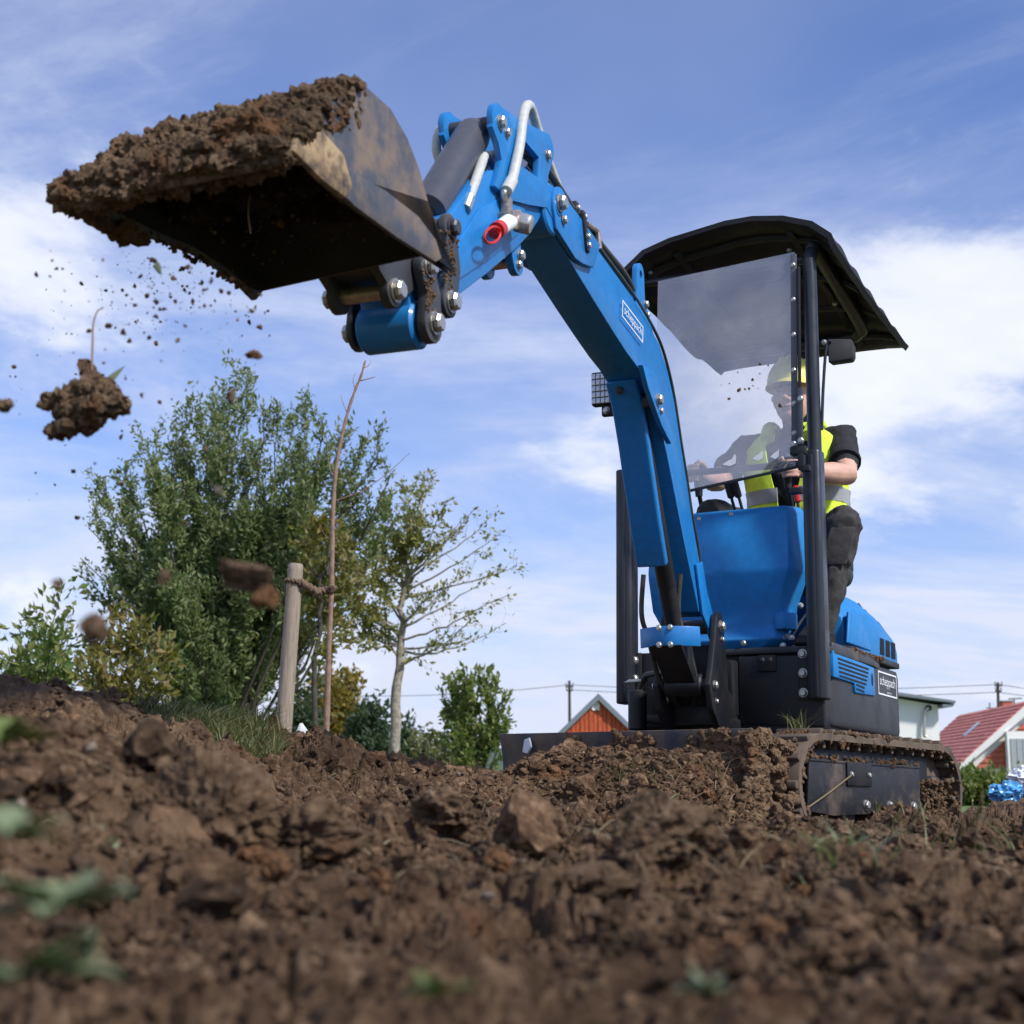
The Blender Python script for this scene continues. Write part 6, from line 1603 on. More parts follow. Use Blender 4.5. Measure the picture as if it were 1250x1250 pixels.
# white sheet heaped at the sapling's foot
bm = bmesh.new(); N = 24; V = []
cs = at(369, 894, 5.7); cs.z = float(soil_height(np.array([cs.x]), np.array([cs.y]))[0]); sh_ = max(0.06, at(369, 878, 5.7).z - cs.z)
for i in range(N + 1):
    for j in range(N + 1):
        u, v = i / N * 2 - 1, j / N * 2 - 1
        r = math.hypot(u, v)
        z = sh_ * 1.05 * max(0, 1 - abs(u + 0.05) ** 0.9) * max(0, 1 - abs(v)) ** 0.6 + 0.012 * math.sin(5 * u + 3 * v)
        V.append((u * 0.125, v * 0.12, z * (1 if r < 1.2 else 0.6) - 0.01))
F = [(i * (N + 1) + j, (i + 1) * (N + 1) + j, (i + 1) * (N + 1) + j + 1, i * (N + 1) + j + 1) for i in range(N) for j in range(N)]
bm.free()
M['sheet'] = plain('white_fleece', (0.72, 0.71, 0.70), 0.8, var=0.08, scale=14, bmp=0.2)
V = [(x, y, z) for x, y, z in V]; nb = len(V); V2 = V + [(x, y, -0.06) for x, y, z in V]
rim = [i * (N + 1) for i in range(N + 1)] + [N * (N + 1) + j for j in range(1, N + 1)] + [i * (N + 1) + N for i in range(N - 1, -1, -1)] + [j for j in range(N - 1, 0, -1)]
F2 = F + [(a, b, b + nb, a + nb) for a, b in zip(rim, rim[1:] + rim[:1])]
o = link("white_sheet", fast_mesh("white_sheet", V2, F2), M['sheet'], None, cs)
tag(o, 'white fleece sheet heaped on the ground between stake and sapling', 'sheet')

# ---------------------------------------------------------------- houses and wires
M['tile'] = plain('red_roof_tile', (0.66, 0.21, 0.16), 0.75, var=0.22, scale=3)
M['tile2'] = plain('orange_red_tile', (0.42, 0.105, 0.060), 0.75, var=0.22, scale=3)
M['render'] = plain('white_render', (0.80, 0.79, 0.77), 0.9, var=0.03, scale=2)
M['fascia'] = plain('grey_blue_trim', (0.17, 0.20, 0.23), 0.6)
M['board'] = plain('orange_red_boards', (0.46, 0.085, 0.026), 0.75, var=0.2, scale=6)
M['roofgrey'] = plain('grey_roofing', (0.20, 0.215, 0.22), 0.7)
M['glazing'] = plain('window_glass', (0.08, 0.11, 0.12), 0.12)
M['curtain'] = plain('grey_shutter', (0.33, 0.36, 0.38), 0.7)
def hpart(mb, name, mat, parent, org, bevel=0.0): return mb.build(name, M[mat], parent, None, bevel, off=org)
# orange boarded shed, gable towards the camera
Yo = 62.0
ap = at(730, 852, Yo); el, er = at(681, 899, Yo), at(779, 899, Yo)
SHD = empty("boarded_shed", Vector((ap.x, Yo, -1.3)), 'shed with orange vertical boards on its gable beyond the dozer blade', 'shed')
og = SHD.location
zb = -1.3; nb_ = 18
for k in range(nb_):
    xa = el.x + (er.x - el.x) * k / nb_; xb = el.x + (er.x - el.x) * (k + 1) / nb_
    def zt(x): return ap.z - abs(x - ap.x) / (er.x - ap.x) * (ap.z - er.z) - 0.02
    off = 0.03 * (k % 2)
    pl = [(xa + 0.012, zb), (xb - 0.012, zb), (xb - 0.012, zt(xb))] + ([(ap.x, zt(ap.x))] if xa < ap.x < xb else []) + [(xa + 0.012, zt(xa))]
    mb = MB(); mb.prism(pl, Yo - 0.03 - off, Yo + 0.03, 'y'); hpart(mb, "board", 'board', SHD, og)
mb = MB(); mb.prism([(el.x, zb), (er.x, zb), (er.x, er.z - .05), (ap.x, ap.z - .05), (el.x, el.z - .05)], Yo + 0.04, Yo + 7, 'y'); hpart(mb, "wall", 'board', SHD, og)
for s, e in ((-1, el), (1, er)):
    ex = e.x + s * 0.22; ez = e.z - 0.22 * (ap.z - er.z) / (er.x - ap.x)
    mb = MB(); mb.prism([(ap.x, ap.z), (ex, ez), (ex, ez + 0.14), (ap.x, ap.z + 0.16)] if s > 0 else [(ex, ez), (ap.x - 0.004, ap.z), (ap.x - 0.004, ap.z + 0.16), (ex, ez + 0.14)], Yo - 0.25, Yo + 7.3, 'y'); hpart(mb, "roof", 'roofgrey', SHD, og)
    mb = MB(); mb.prism([(ap.x, ap.z - 0.10), (ex, ez - 0.10), (ex, ez + 0.15), (ap.x, ap.z + 0.17)] if s > 0 else [(ex, ez - 0.10), (ap.x - 0.004, ap.z - 0.10), (ap.x - 0.004, ap.z + 0.17), (ex, ez + 0.15)], Yo - 0.29, Yo - 0.255, 'y'); hpart(mb, "bargeboard", 'fascia', SHD, og)
wc = at(727, 862, Yo)
mb = MB(); mb.prism([(wc.x + a * 0.16, wc.z + b * 0.19) for a, b in ((-1, -0.8), (-0.4, -1), (0.2, -0.7), (0.9, -1), (1, 0.2), (0.7, 1), (-0.7, 1), (-1, 0.4))], Yo - 0.10, Yo - 0.07, 'y'); hpart(mb, "gable_ornament", 'render', SHD, og)
# small pale wall with a dark roof to the left of the blade end
# white house with flat overhanging roof
Yw = 48.0
x0, x1 = at(1060, 900, Yw).x, at(1147, 900, Yw).x
zt0, zt1 = at(1095, 848, Yw).z, at(1160, 857, Yw).z
WH = empty("white_house", Vector((x0, Yw, -1.3)), 'white rendered house with flat grey roof behind the excavator', 'house'); og = WH.location
mb = MB(); mb.prism([(x0, -1.3), (x1, -1.3), (x1, zt1 - 0.10), (x0, zt0 + 0.05)], Yw, Yw + 8, 'y'); hpart(mb, "wall", 'render', WH, og)
xr = at(1161, 858, Yw).x
mb = MB(); mb.prism([(x0 - 0.3, zt0 + 0.12), (xr, zt1 - 0.06), (xr, zt1 + 0.02), (x0 - 0.3, zt0 + 0.23)], Yw - 0.5, Yw + 8.5, 'y'); RF = hpart(mb, "roof", 'fascia', WH, og)
mb = MB(); mb.prism([(x1 + 0.02, zt1 - 0.17), (xr - 0.08, zt1 - 0.17), (xr - 0.02, zt1 - 0.075), (x1 + 0.02, zt1 - 0.09)], Yw - 0.45, Yw + 8.4, 'y'); hpart(mb, "gutter", 'fascia', RF, og)
q0, q1, q2, q3 = at(1133, 864, Yw - .1), at(1129, 868, Yw - .12), at(1128, 896, Yw - .12), at(1131, 899, Yw - .12)
mb = MB(); mb.tube(smooth_path([q0, q1, q1.lerp(q2, .2), q2, q3], 4), 0.055, 10); dp = hpart(mb, "flue_pipe", 'zinc', WH, og)
mb = MB(); mb.pin(q0 + Vector((0.02, 0.12, 0)), q0 + Vector((0.02, -0.02, 0)), 0.09, 0.01, 14); hpart(mb, "flue_collar", 'void', dp, og)
# red-roofed house
Yg, Yr = 60.0, 74.0
A0 = at(1256, 856, Yg); A1 = at(1176, 873, Yr)
RH = empty("red_roofed_house", Vector((A0.x, Yg, -1.4)), 'white house with red tiled roof, chimney and tile-hung gable behind the hedge', 'house'); og = RH.location
fw = Vector((A1.x - A0.x, Yr - Yg, 0)).normalized(); rt = Vector((fw.y, -fw.x, 0))
hw = 2.75; eave = at(1178, 930, Yg).z; L_ = 15.0
ridge = A0.z
def HP(u, v, z): return Vector((A0.x, Yg, 0)) + rt * u + fw * v + Vector((0, 0, z))
def quad(mb, a, b, c, d, th): 
    n = (b - a).cross(d - a).normalized() * th
    v = [mb.bm.verts.new(p) for p in (a, b, c, d, a + n, b + n, c + n, d + n)]
    for f in ((3, 2, 1, 0), (4, 5, 6, 7), (0, 1, 5, 4), (1, 2, 6, 5), (2, 3, 7, 6), (3, 0, 4, 7)): mb.face([v[i] for i in f])
sl = (ridge - eave) / hw
for s in (-1, 1):
    nrow = 16
    rf = None
    for k in range(nrow):
        ua, ub = s * (hw + 0.35) * (1 - k / nrow), s * (hw + 0.35) * (1 - (k + 1) / nrow)
        za, zb_ = ridge - abs(ua) * sl, ridge - abs(ub) * sl
        a, b, c, d_ = HP(ua, -0.3, za + 0.02), HP(ub, -0.3, zb_ - 0.015), HP(ub, L_ - max(0, (nrow - k) * 0.0), zb_ - 0.015), HP(ua, L_, za + 0.02)
        mb = MB(); quad(mb, *( (a, b, c, d_) if s < 0 else (b, a, d_, c)), 0.05)
        if rf is None: rf = hpart(mb, "roof", 'tile', RH, og)
        else: hpart(mb, "tile_course", 'tile', rf, og)
    a, b = HP(s * (hw + 0.38), -0.34, ridge - (hw + 0.38) * sl), HP(s * 0.02, -0.34, ridge)
    mb = MB(); dv = Vector((0, 0, -0.42))
    v = [mb.bm.verts.new(p) for p in (a, b, b + dv, a + dv * 0.5)] + [mb.bm.verts.new(p + fw * 0.06) for p in (a, b, b + dv, a + dv * 0.5)]
    for f in ((0, 1, 2, 3), (7, 6, 5, 4), (0, 4, 5, 1), (1, 5, 6, 2), (2, 6, 7, 3), (3, 7, 4, 0)): mb.face([v[i] for i in f])
    hpart(mb, "bargeboard", 'render', RH, og)
mb = MB(); v = []
for vv in (0.0, L_ - 0.3):
    v.append([mb.bm.verts.new(HP(u, vv, z)) for u, z in ((-hw + 0.1, -1.4), (hw - 0.1, -1.4), (hw - 0.1, eave), (0, ridge - 0.12), (-hw + 0.1, eave))])
for i in range(5): mb.face([v[0][i], v[0][(i + 1) % 5], v[1][(i + 1) % 5], v[1][i]])
mb.face(v[0][::-1]); mb.face(v[1]); hpart(mb, "wall", 'render', RH, og)
for k in range(11):      # tile-hung gable courses
    z0 = eave - 0.25 + k * (ridge - eave) / 11; z1 = z0 + (ridge - eave) / 11
    w0 = min(hw - 0.55, (ridge - z0) / sl - 0.75); w1 = min(hw - 0.55, (ridge - z1) / sl - 0.75)
    if w1 <= 0.1: break
    mb = MB(); v = [HP(-w0, -0.10, z0), HP(w0, -0.10, z0), HP(w1, -0.05, z1), HP(-w1, -0.05, z1)]
    quad(mb, v[0], v[1], v[2], v[3], 0.04); hpart(mb, "gable_course", 'tile2', RH, og)
wp = at(1247, 912, Yg - .2)
mb = MB(); mb.box(wp.x - 0.62, wp.x + 1.3, Yg - 0.42, Yg - 0.13, at(1240, 945, Yg).z, at(1240, 893, Yg).z); wf = hpart(mb, "window", 'render', RH, og)
for k in range(5):
    mb = MB(); mb.box(wp.x - 0.50 + k * 0.24, wp.x - 0.50 + k * 0.24 + 0.20, Yg - 0.46, Yg - 0.425, at(1240, 944, Yg).z, at(1240, 902, Yg).z); hpart(mb, "shutter_slat", 'curtain', wf, og)
ws = HP(-hw + 0.08, 2.0, 0.0)
mb = MB(); mb.obox(HP(-hw + 0.05, 2.2, eave - 0.75), rt * 0.05, fw * 0.9, Vector((0, 0, 0.55))); sw = hpart(mb, "window", 'glazing', RH, og)
a = HP(-1.15, 6.0, ridge - 1.15 * sl + 0.06)
mb = MB(); mb.obox(a, (rt + Vector((0, 0, sl))) * 0.32, fw * 0.5, Vector((0, 0, 0.04))); hpart(mb, "roof_window", 'glazing', RH, og)
cb = at(1227, 862, 66.0)
mb = MB(); mb.box(cb.x - 0.22, cb.x + 0.22, 65.6, 66.2, cb.z - 0.8, at(1227, 856, 66.0).z); CH = hpart(mb, "chimney", 'tile2', RH, og, 0.02)
mb = MB(); mb.box(cb.x - 0.26, cb.x + 0.26, 65.56, 66.24, at(1227, 857, 66.0).z, at(1227, 855.5, 66.0).z); hpart(mb, "chimney_cap", 'fascia', CH, og)
mb = MB(); c1 = at(1238, 856, 66.0); mb.tube([c1 - Vector((0, 0, .2)), c1 + Vector((0, 0, 0.12))], 0.04, 8); mb.tube([c1 + Vector((-0.25, 0, 0.10)), c1 + Vector((0.35, 0, 0.13))], 0.035, 8); hpart(mb, "aerial", 'fascia', RH, og)
mb = MB(); c1 = at(1208, 866, 70.0); mb.tube([c1 - Vector((0, 0, .4)), at(1208, 858, 70.0)], 0.035, 6); mb.tube([at(1204, 864, 70), at(1213, 864.5, 70)], 0.03, 6); hpart(mb, "aerial", 'fascia', RH, og)
# utility poles and their wires
def pole(px, top, Y, lab, arms):
    b = at(px, 930, Y); t = at(px - 1, top, Y)
    P = empty("utility_pole", Vector((b.x, Y, -1.4)), lab, 'utility pole')
    mb = MB(); mb.tube([Vector((b.x, Y, -1.4)), t], [0.11, 0.075], 10); mb.build("pole", M['bark_dark'], P, None, off=P.location)
    for (py, w) in arms:
        c = at(px - 1, py, Y)
        mb = MB(); mb.box(c.x - w, c.x + w, Y - 0.14, Y - 0.09, c.z - 0.045, c.z + 0.045); ca = mb.build("cross_arm", M['bark_dark'], P, None, off=P.location)
        for s in (-1, 1):
            mb = MB(); mb.tube([(c.x + s * w * 0.9, Y - 0.115, c.z + 0.045), (c.x + s * w * 0.9, Y - 0.115, c.z + 0.20)], 0.035, 8); mb.build("insulator", M['fascia'], ca, None, off=P.location)
pole(696, 831, 85.0, 'wooden utility pole behind the orange shed', ((838, 0.22), (843, 0.18)))
pole(1219, 833, 80.0, 'wooden utility pole above the red roof', ((837, 0.20), (844, 0.16)))
for k, (pa, pb, Ya_, Yb_) in enumerate((((380, 848), (695, 836), 95, 85), ((695, 836), (1219, 835.5), 85, 80), ((695, 842), (1219, 845), 85, 80), ((1219, 835.5), (1420, 842), 80, 78), ((1219, 845), (1420, 848), 80, 78))):
    a, b = at(*pa, Ya_), at(*pb, Yb_)
    pts = [a.lerp(b, t / 20) - Vector((0, 0, 0.30 * 4 * (t / 20) * (1 - t / 20))) for t in range(21)]
    mb = MB(); mb.tube(pts, 0.017, 5); o = mb.build("overhead_wire", M['bark_dark'], None, None)
    o.data.transform(Matrix.Translation(-a)); o.location = a
    tag(o, ('overhead wire running left from the pole behind the shed', 'upper overhead wire between the two utility poles', 'lower overhead wire between the two utility poles', 'upper overhead wire leaving the right pole', 'lower overhead wire leaving the right pole')[k], 'wire')
# ---------------------------------------------------------------- mud on the machine, the bucket load, flying earth
def blob_mesh(items, voxel, F, off, name, seed, amp=0.35):
    """irregular lumps fused into one rough mass; items: (centre, (rx, ry, rz))"""
    Vs, Fs, o_ = [], [], 0
    gg = np.random.default_rng(seed)
    for k, (c, r) in enumerate(items):
        V, Fc = clod_shape(3, seed + k % 9, 0.45)
        V = V @ rand_rot(gg, 1)[0].T
        Vs.append(V * np.array(r) + np.array(c)); Fs.append(Fc + o_); o_ += len(V)
    me = fast_mesh(name, np.concatenate(Vs), np.concatenate(Fs))
    o = link(name, me)
    md = o.modifiers.new("remesh", 'REMESH'); md.mode = 'VOXEL'; md.voxel_size = voxel
    me = evaluated(o)
    n = len(me.vertices); co = np.empty(n * 3, np.float32); me.vertices.foreach_get('co', co); co = co.reshape(-1, 3)
    nr = np.empty(n * 3, np.float32); me.vertices.foreach_get('normal', nr); nr = nr.reshape(-1, 3)
    d = 0.012 * (np.abs(vnoise(co * 34, 3)) - 0.25) + 0.010 * (np.abs(vnoise(co * 75 + 2 * vnoise(co * 20, 8)[:, None], 4)) - 0.25) + 0.007 * (np.abs(vnoise(co * 140, 6)) - 0.25) + 0.003 * fbm(co * 230, 2, 5)
    co = co + nr * (d * amp / 0.35)[:, None]
    w = np.array(F); co = co @ w[:3, :3].T + w[:3, 3] - np.array(off)
    me.vertices.foreach_set('co', co.astype(np.float32).ravel())
    me.polygons.foreach_set('use_smooth', [False] * len(me.polygons)); me.update()
    return o
gd = np.random.default_rng(21)
# load: mass inside, crust over the lip and up the outer floor of the bucket, sods hanging at the left
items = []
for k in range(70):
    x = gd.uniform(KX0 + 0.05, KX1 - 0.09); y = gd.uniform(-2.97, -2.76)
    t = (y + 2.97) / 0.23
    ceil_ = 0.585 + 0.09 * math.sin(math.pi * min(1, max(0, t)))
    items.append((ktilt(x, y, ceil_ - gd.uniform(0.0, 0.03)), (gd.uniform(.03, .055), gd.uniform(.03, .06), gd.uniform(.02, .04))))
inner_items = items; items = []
prof_out = sideprof[:5]
for k in range(560):
    x = gd.uniform(KX0 - 0.004, KX1 + 0.004); u = gd.random()
    lx = (KX1 - x) / (KX1 - KX0)
    i = min(int(u * 4), 3); f = u * 4 - i
    y = prof_out[i][0] * (1 - f) + prof_out[i + 1][0] * f; z = prof_out[i][1] * (1 - f) + prof_out[i + 1][1] * f
    th = gd.uniform(-0.004, 0.010)
    s = gd.uniform(0.008, 0.017)
    s *= (1.0 - 0.35 * u) * (1.15 - 0.35 * lx)
    items.append((ktilt(x, y - 0.82 * th, z + 0.55 * th), (s * 1.5, s * 1.2, s)))
for k in range(560):     # along the lip
    x = gd.uniform(KX0 - 0.005, KX1 - 0.005); s = gd.uniform(0.006, 0.016)
    items.append((ktilt(x, -3.207 - gd.uniform(-0.026, 0.026), 0.487 + gd.uniform(-0.016, 0.028)), (s * 1.5, s * 1.1, s * 0.8)))
for k in range(26):     # the sod overhanging at the far corner
    t = gd.random(); s = gd.uniform(0.010, 0.020) * (1 - 0.4 * t)
    items.append((ktilt(KX0 + 0.06 - 0.05 * t + gd.uniform(-.03, .03), -3.205 - 0.030 * t, 0.482 - 0.010 * t + gd.uniform(-.010, .008)), (s * 1.2, s * 1.3, s * 0.8)))
for k in range(18):     # lumps at the left cheek edge
    t = gd.random(); s = gd.uniform(0.009, 0.018)
    items.append((ktilt(KX0 + gd.uniform(-0.004, 0.02), -3.205 + 0.18 * t, 0.486 - 0.012 * math.sin(math.pi * t)), (s, s * 1.3, s)))
for k in range(90):      # smear at the top of the right cheek
    t = gd.random() ** 0.8; s = gd.uniform(0.004, 0.012) * (1 - 0.5 * t)
    items.append((ktilt(KX1 + 0.003, -3.16 + 0.19 * t + gd.uniform(-.035, .03), 0.575 + 0.14 * t + gd.uniform(-.06, .012)), (s * 0.45, s * 1.4, s * 1.2)))
SL = blob_mesh(items, 0.0056, BF, (BF @ Vector((0.02, -3.0, 0.55)))[:], "soil_load", 60, 0.42)
SL.data.materials.clear(); SL.data.materials.append(M['mud']); SL.location = BF @ Vector((0.02, -3.0, 0.55))
IN = blob_mesh(inner_items, 0.008, BF, (BF @ Vector((0.02, -3.0, 0.55)))[:], 'shade_darkened_soil', 66, 0.42); IN.data.materials.clear(); IN.data.materials.append(M['soil_shade']); IN.parent = SL  # inner mass coloured dark for the shade within the mouth
oc = []
for k in range(70):
    t = gd.random(); r_ = gd.uniform(0.006, 0.014)
    oc.append((ktilt(KX1 - 0.02 - 0.11 * t + gd.uniform(-.02, .02), -3.215 + gd.uniform(-.012, .03), 0.510 + gd.uniform(-0.012, 0.045)), (r_ * 1.5, r_, r_)))
OC = blob_mesh(oc, 0.0056, BF, (BF @ Vector((0.02, -3.0, 0.55)))[:], 'ochre_clay', 71, 0.25); OC.data.materials.clear(); OC.data.materials.append(M['ochre_clod']); OC.parent = SL
sp_p, sp_s = [], []
for k in range(150):
    x = gd.uniform(KX0 + 0.03, KX1 - 0.05); y = gd.uniform(-3.05, -2.70); sp_p.append(ktilt(x, y, 0.545 + gd.uniform(-0.03, 0.02))); sp_s.append(0.0016 * (1 - gd.random() * 0.96) ** -0.6)
for k in range(120):
    y = gd.uniform(-3.10, -2.67); sp_p.append(ktilt(KX0 + gd.uniform(0, 0.012), y, 0.490 + gd.uniform(-0.004, 0.02))); sp_s.append(0.003 * (1 - gd.random() * 0.9) ** -0.5)
V, Fc = scatter_clods(np.array(sp_p), np.array(sp_s), 1, 8, 79, 1.0)
w = np.array(BF); V = V @ w[:3, :3].T + w[:3, 3] - np.array((BF @ Vector((0.02, -3.0, 0.55)))[:])
ob = link("hanging_crumbs", fast_mesh("hanging_crumbs", V, Fc, smooth=False), M['clod'], SL); ob['kind'] = 'stuff'
tag(SL, 'heap of brown soil stuck in the raised bucket and over its lip', 'soil')
# bits standing out of the load
def blade_of_grass(pts, w, mat, name, label=None, cat=None, parent=None, n=8):
    q = smooth_path(pts, n); mb = MB(); o0 = q[0]; rings = []
    for k, p in enumerate(q):
        t = (q[min(k + 1, len(q) - 1)] - q[max(k - 1, 0)]).normalized(); s_ = t.cross(Vector((0.2, 1, 0.1))).normalized()
        ww = w * (1 - (k / (len(q) - 1)) ** 1.6) + 0.0003; nn = t.cross(s_) * 0.0006
        rings.append([p - s_ * ww - o0, p + nn + nn - o0, p + s_ * ww - o0, p - nn - o0])
    mb.loft(rings); o = mb.build(name, M[mat], parent, None); o.location = o0
    return tag(o, label, cat) if label else o
def Bw(x, y, z): return BF @ Vector(ktilt(x, y, z))
Yq = 2.62
blade_of_grass([at(246, 168, Yq), at(236, 155, Yq), at(224, 138, Yq)], 0.009, 'weed', "leaf", 'green leaf sticking up from the soil in the bucket', 'leaf')
for pts, r, lab in (([(90, 236), (83, 224), (73, 212)], 0.0014, 'thin twig poking out at the far corner of the bucket'), ([(128, 208), (134, 190), (129, 180)], 0.001, 'thin root standing on top of the bucket load near its corner'), ([(306, 285), (303, 260), (305, 240)], 0.0016, 'reddish root hanging inside the dark bucket mouth')):
    q = smooth_path([at(x, y, 2.50) for x, y in pts], 4); mb = MB(); mb.tube([p - q[0] for p in q], [r * (1 - 0.5 * k / len(q)) for k in range(len(q))], 6)
    o = mb.build("root", M['bark_red'], None, None); o.location = q[0]; tag(o, lab, 'root')
# falling earth
def fly(px, py, Y, s, sd, label, mat='mud', sub=4, sc=(1, 1, 1), name="falling_clod", rz=0.0, group=None):
    return lump(name, at(px, py, Y), s, sd, label, 'clod', mat, sub, group, sc, rz)
items = []
for (px, py, r) in ((62, 492, .016), (75, 489, .022), (90, 487, .026), (105, 484, .028), (120, 484, .028), (135, 488, .022), (147, 493, .014), (85, 503, .018), (105, 505, .024), (122, 502, .024), (136, 502, .016), (75, 522, .013), (66, 530, .011), (85, 525, .015), (100, 520, .018), (115, 514, .017), (112, 462, .012), (107, 450, .008), (125, 466, .010), (120, 472, .016), (100, 474, .016), (140, 478, .010)):
    items.append((at(px, py, 2.2 + gd.uniform(-.02, .02))[:], (r * 1.25, r * 1.2, r * 0.62)))
c = at(103, 497, 2.2)
BC_ = blob_mesh(items, 0.005, I4, c[:], "falling_clod", 75, 0.35)
BC_.data.materials.clear(); BC_.data.materials.append(M['mud']); BC_.location = c
tag(BC_, 'big ragged clod of earth with roots falling left below the bucket', 'clod')
q = smooth_path([at(x, y, 2.2) for x, y in ((112, 455), (113, 420), (114, 395), (119, 380), (126, 376))], 5)
mb = MB(); mb.tube([p - c for p in q], [0.0022 * (1 - 0.6 * k / len(q)) for k in range(len(q))], 6); mb.build("root", M['bark_red'], BC_, None)
blade_of_grass([at(x, y, 2.2) - c for x, y in ((128, 470), (140, 458), (152, 447))], 0.007, 'weed', "leaf", parent=BC_)
fly(323, 727, 1.25, 0.0125, 601, 'ochre clod falling between the dark bush and the stake', 'ochre_clod', 4, (1.0, .8, .85))
fly(303, 704, 1.22, 0.0165, 608, 'grey-brown lump falling just above the ochre clod by the stake', 'mud', 5, (1.15, .8, .85))
fly(115, 768, 1.05, 0.0115, 602, 'blurred round clod falling in front of the left shrubs', 'mud', 4)
fly(4, 494, 1.8, 0.010, 603, 'dark clod at the left picture edge beside the big ragged clod', 'mud', 3)
fly(265, 598, 1.3, 0.0035, 604, 'tiny pale clod falling before the middle of the dark bush', 'stone', 3)
fly(310, 432, 2.1, 0.009, 605, 'small reddish clod falling just above the bush top', 'ochre_clod', 3, (1.3, 1, .7))
fly(200, 705, 1.15, 0.006, 606, 'faint small clod falling before the left half of the dark bush', 'mud', 3)
fly(282, 484, 1.9, 0.008, 607, 'small dark crumb falling against the top shoots of the bush', 'mud', 3, (.6, 1, 1.5))
fly(70, 712, 1.2, 0.005, 609, 'small dark crumb falling above the light green shrub at the left', 'mud', 3)
blade_of_grass([at(190, 322, 2.3), at(194, 330, 2.3), at(197, 336, 2.3)], 0.006, 'weed', "leaf", 'scrap of green leaf falling under the bucket', 'leaf')
cl, cs_ = [], []
for k in range(330):
    if k < 150: px, py = gd.normal(205, 42), 345 + gd.normal(0, 30)
    elif k < 240: px, py = gd.uniform(60, 330), gd.uniform(305, 420)
    elif k < 285: px, py = gd.normal(140, 60), gd.normal(430, 70)
    else: px, py = gd.uniform(5, 260), gd.uniform(330, 660)
    if py < 300 + 0.25 * max(0, px - 130): py = 300 + 0.25 * max(0, px - 130) + gd.uniform(5, 60)
    Y = gd.uniform(2.0, 2.75); cl.append(at(px, py, Y)[:]); cs_.append(min(0.0052, 0.0009 * (1 - gd.random()) ** -0.75))
V, Fc = scatter_clods(np.array(cl), np.array(cs_), 1, 10, 77, 1.0)
c = at(200, 360, 2.4)
o = link("falling_crumbs", fast_mesh("falling_crumbs", V - np.array(c), Fc, smooth=False), M['clod'], None, c)
tag(o, 'spray of fine soil crumbs falling from the bucket', 'soil', kind='stuff')
# specks stuck on the windscreen
cl, cs_ = [], []
for (px, py, s) in ((930, 446, .007), (940, 448, .005), (921, 465, .006), (905, 478, .010), (912, 477, .006), (917, 476, .006), (893, 489, .006), (955, 497, .008), (893, 470, .004), (883, 472, .003), (903, 456, .004), (922, 473, .003), (930, 458, .003), (928, 476, .003), (935, 492, .002), (908, 453, .002)):
    p = at(px, py, 5.4); lo = HF.inverted() @ Vector((0, 0, CAM_Z)); ld = (HF.inverted().to_3x3() @ (p - Vector((0, 0, CAM_Z))))
    t = (-0.552 - lo.y) / ld.y; cl.append((lo + ld * t)[:]); cs_.append(s)
V, Fc = scatter_clods(np.array(cl), np.array(cs_), 1, 6, 78, 1.0)
V = V * np.array([1, 0.0, 1]) + np.array([0, 1, 0]) * (-0.5475 + (V[:, 1:2] + 0.552) * 0.25)
w = np.array(HW); V = V @ w[:3, :3].T + w[:3, 3] - np.array(ROOT)
ob = link("dirt_specks", fast_mesh("dirt_specks", V, Fc), M['clod'], EX); ob['kind'] = 'stuff'
# mud on track, blade and floor edge: crusts made of many small lumps
def crust(name, pts, s0, s1, seed, mat='mud', F=UF, sub=2):
    g_ = np.random.default_rng(seed); P = np.array(pts); s = s0 * (1 - g_.random(len(P)) * (1 - (s0 / s1) ** 2)) ** -0.5
    V, Fc = scatter_clods(P, np.minimum(s, s1), sub, 10, seed, 1.0)
    w = np.array(F); V = V @ w[:3, :3].T + w[:3, 3] - np.array(ROOT)
    o = link(name, fast_mesh(name, V, Fc, smooth=False), M[mat], EX); o['kind'] = 'stuff'
    return o
pts = []
for k in range(2600):
    s = gd.uniform(0, TP); x = 0.41 + gd.uniform(-0.09, 0.09)
    (y, z), (ny, nz) = track_pt(s, 0.012)
    if z < 0.05: continue
    if vnoise(np.array([[x * 14, y * 11, z * 11]]), 9)[0] < -0.10: continue
    pts.append((x, y + ny * 0.004, z + nz * 0.004))
crust("track_mud", pts, 0.004, 0.014, 31)
pts = []
for k in range(500):
    s = gd.uniform(0, TP); x = 0.41 + gd.choice([-0.04, 0.06, 0.08]) + gd.uniform(-0.012, 0.012)
    (y, z), (ny, nz) = track_pt(s, -0.016); pts.append((x, y, z))
for k in range(420): pts.append((0.41 + gd.uniform(0.02, 0.085), gd.uniform(0.33, 0.56), gd.uniform(0.03, 0.20)))
for k in range(160): pts.append((0.41 + gd.uniform(0.0, 0.085), gd.uniform(-0.60, 0.3), 0.25 + gd.uniform(-0.01, 0.012)))
crust("track_mud", pts, 0.005, 0.016, 32)
pts = []
for k in range(2600):
    x = gd.uniform(-0.61, 0.455); z = gd.uniform(0.05, 0.33)
    den = vnoise(np.array([[x * 7, 1.5, z * 9]]), 12)[0] + (0.85 if x > 0.22 else 0.25) - (z - 0.15) * (3.0 if x < 0.22 else 0.8) - (0.5 if x < -0.3 else 0)
    if den < 0.05: continue
    y = -0.895 + 0.028 * math.sin(math.pi * (z - 0.045) / 0.29) - 0.004; pts.append((x, y, z))
bl_items = [((gd.uniform(0.44, 0.47), gd.uniform(-0.90, -0.80), gd.uniform(0.04, 0.33)), (gd.uniform(.008, .02),) * 3) for k in range(150)]
bl_items += [((gd.uniform(0.33, 0.50), gd.uniform(-0.80, -0.66), gd.uniform(0.02, 0.30)), (gd.uniform(.010, .026),) * 3) for k in range(110)]
for q in pts[::3]:
    r_ = gd.uniform(0.006, 0.017); bl_items.append((q, (r_ * 1.3, r_ * 0.8, r_)))
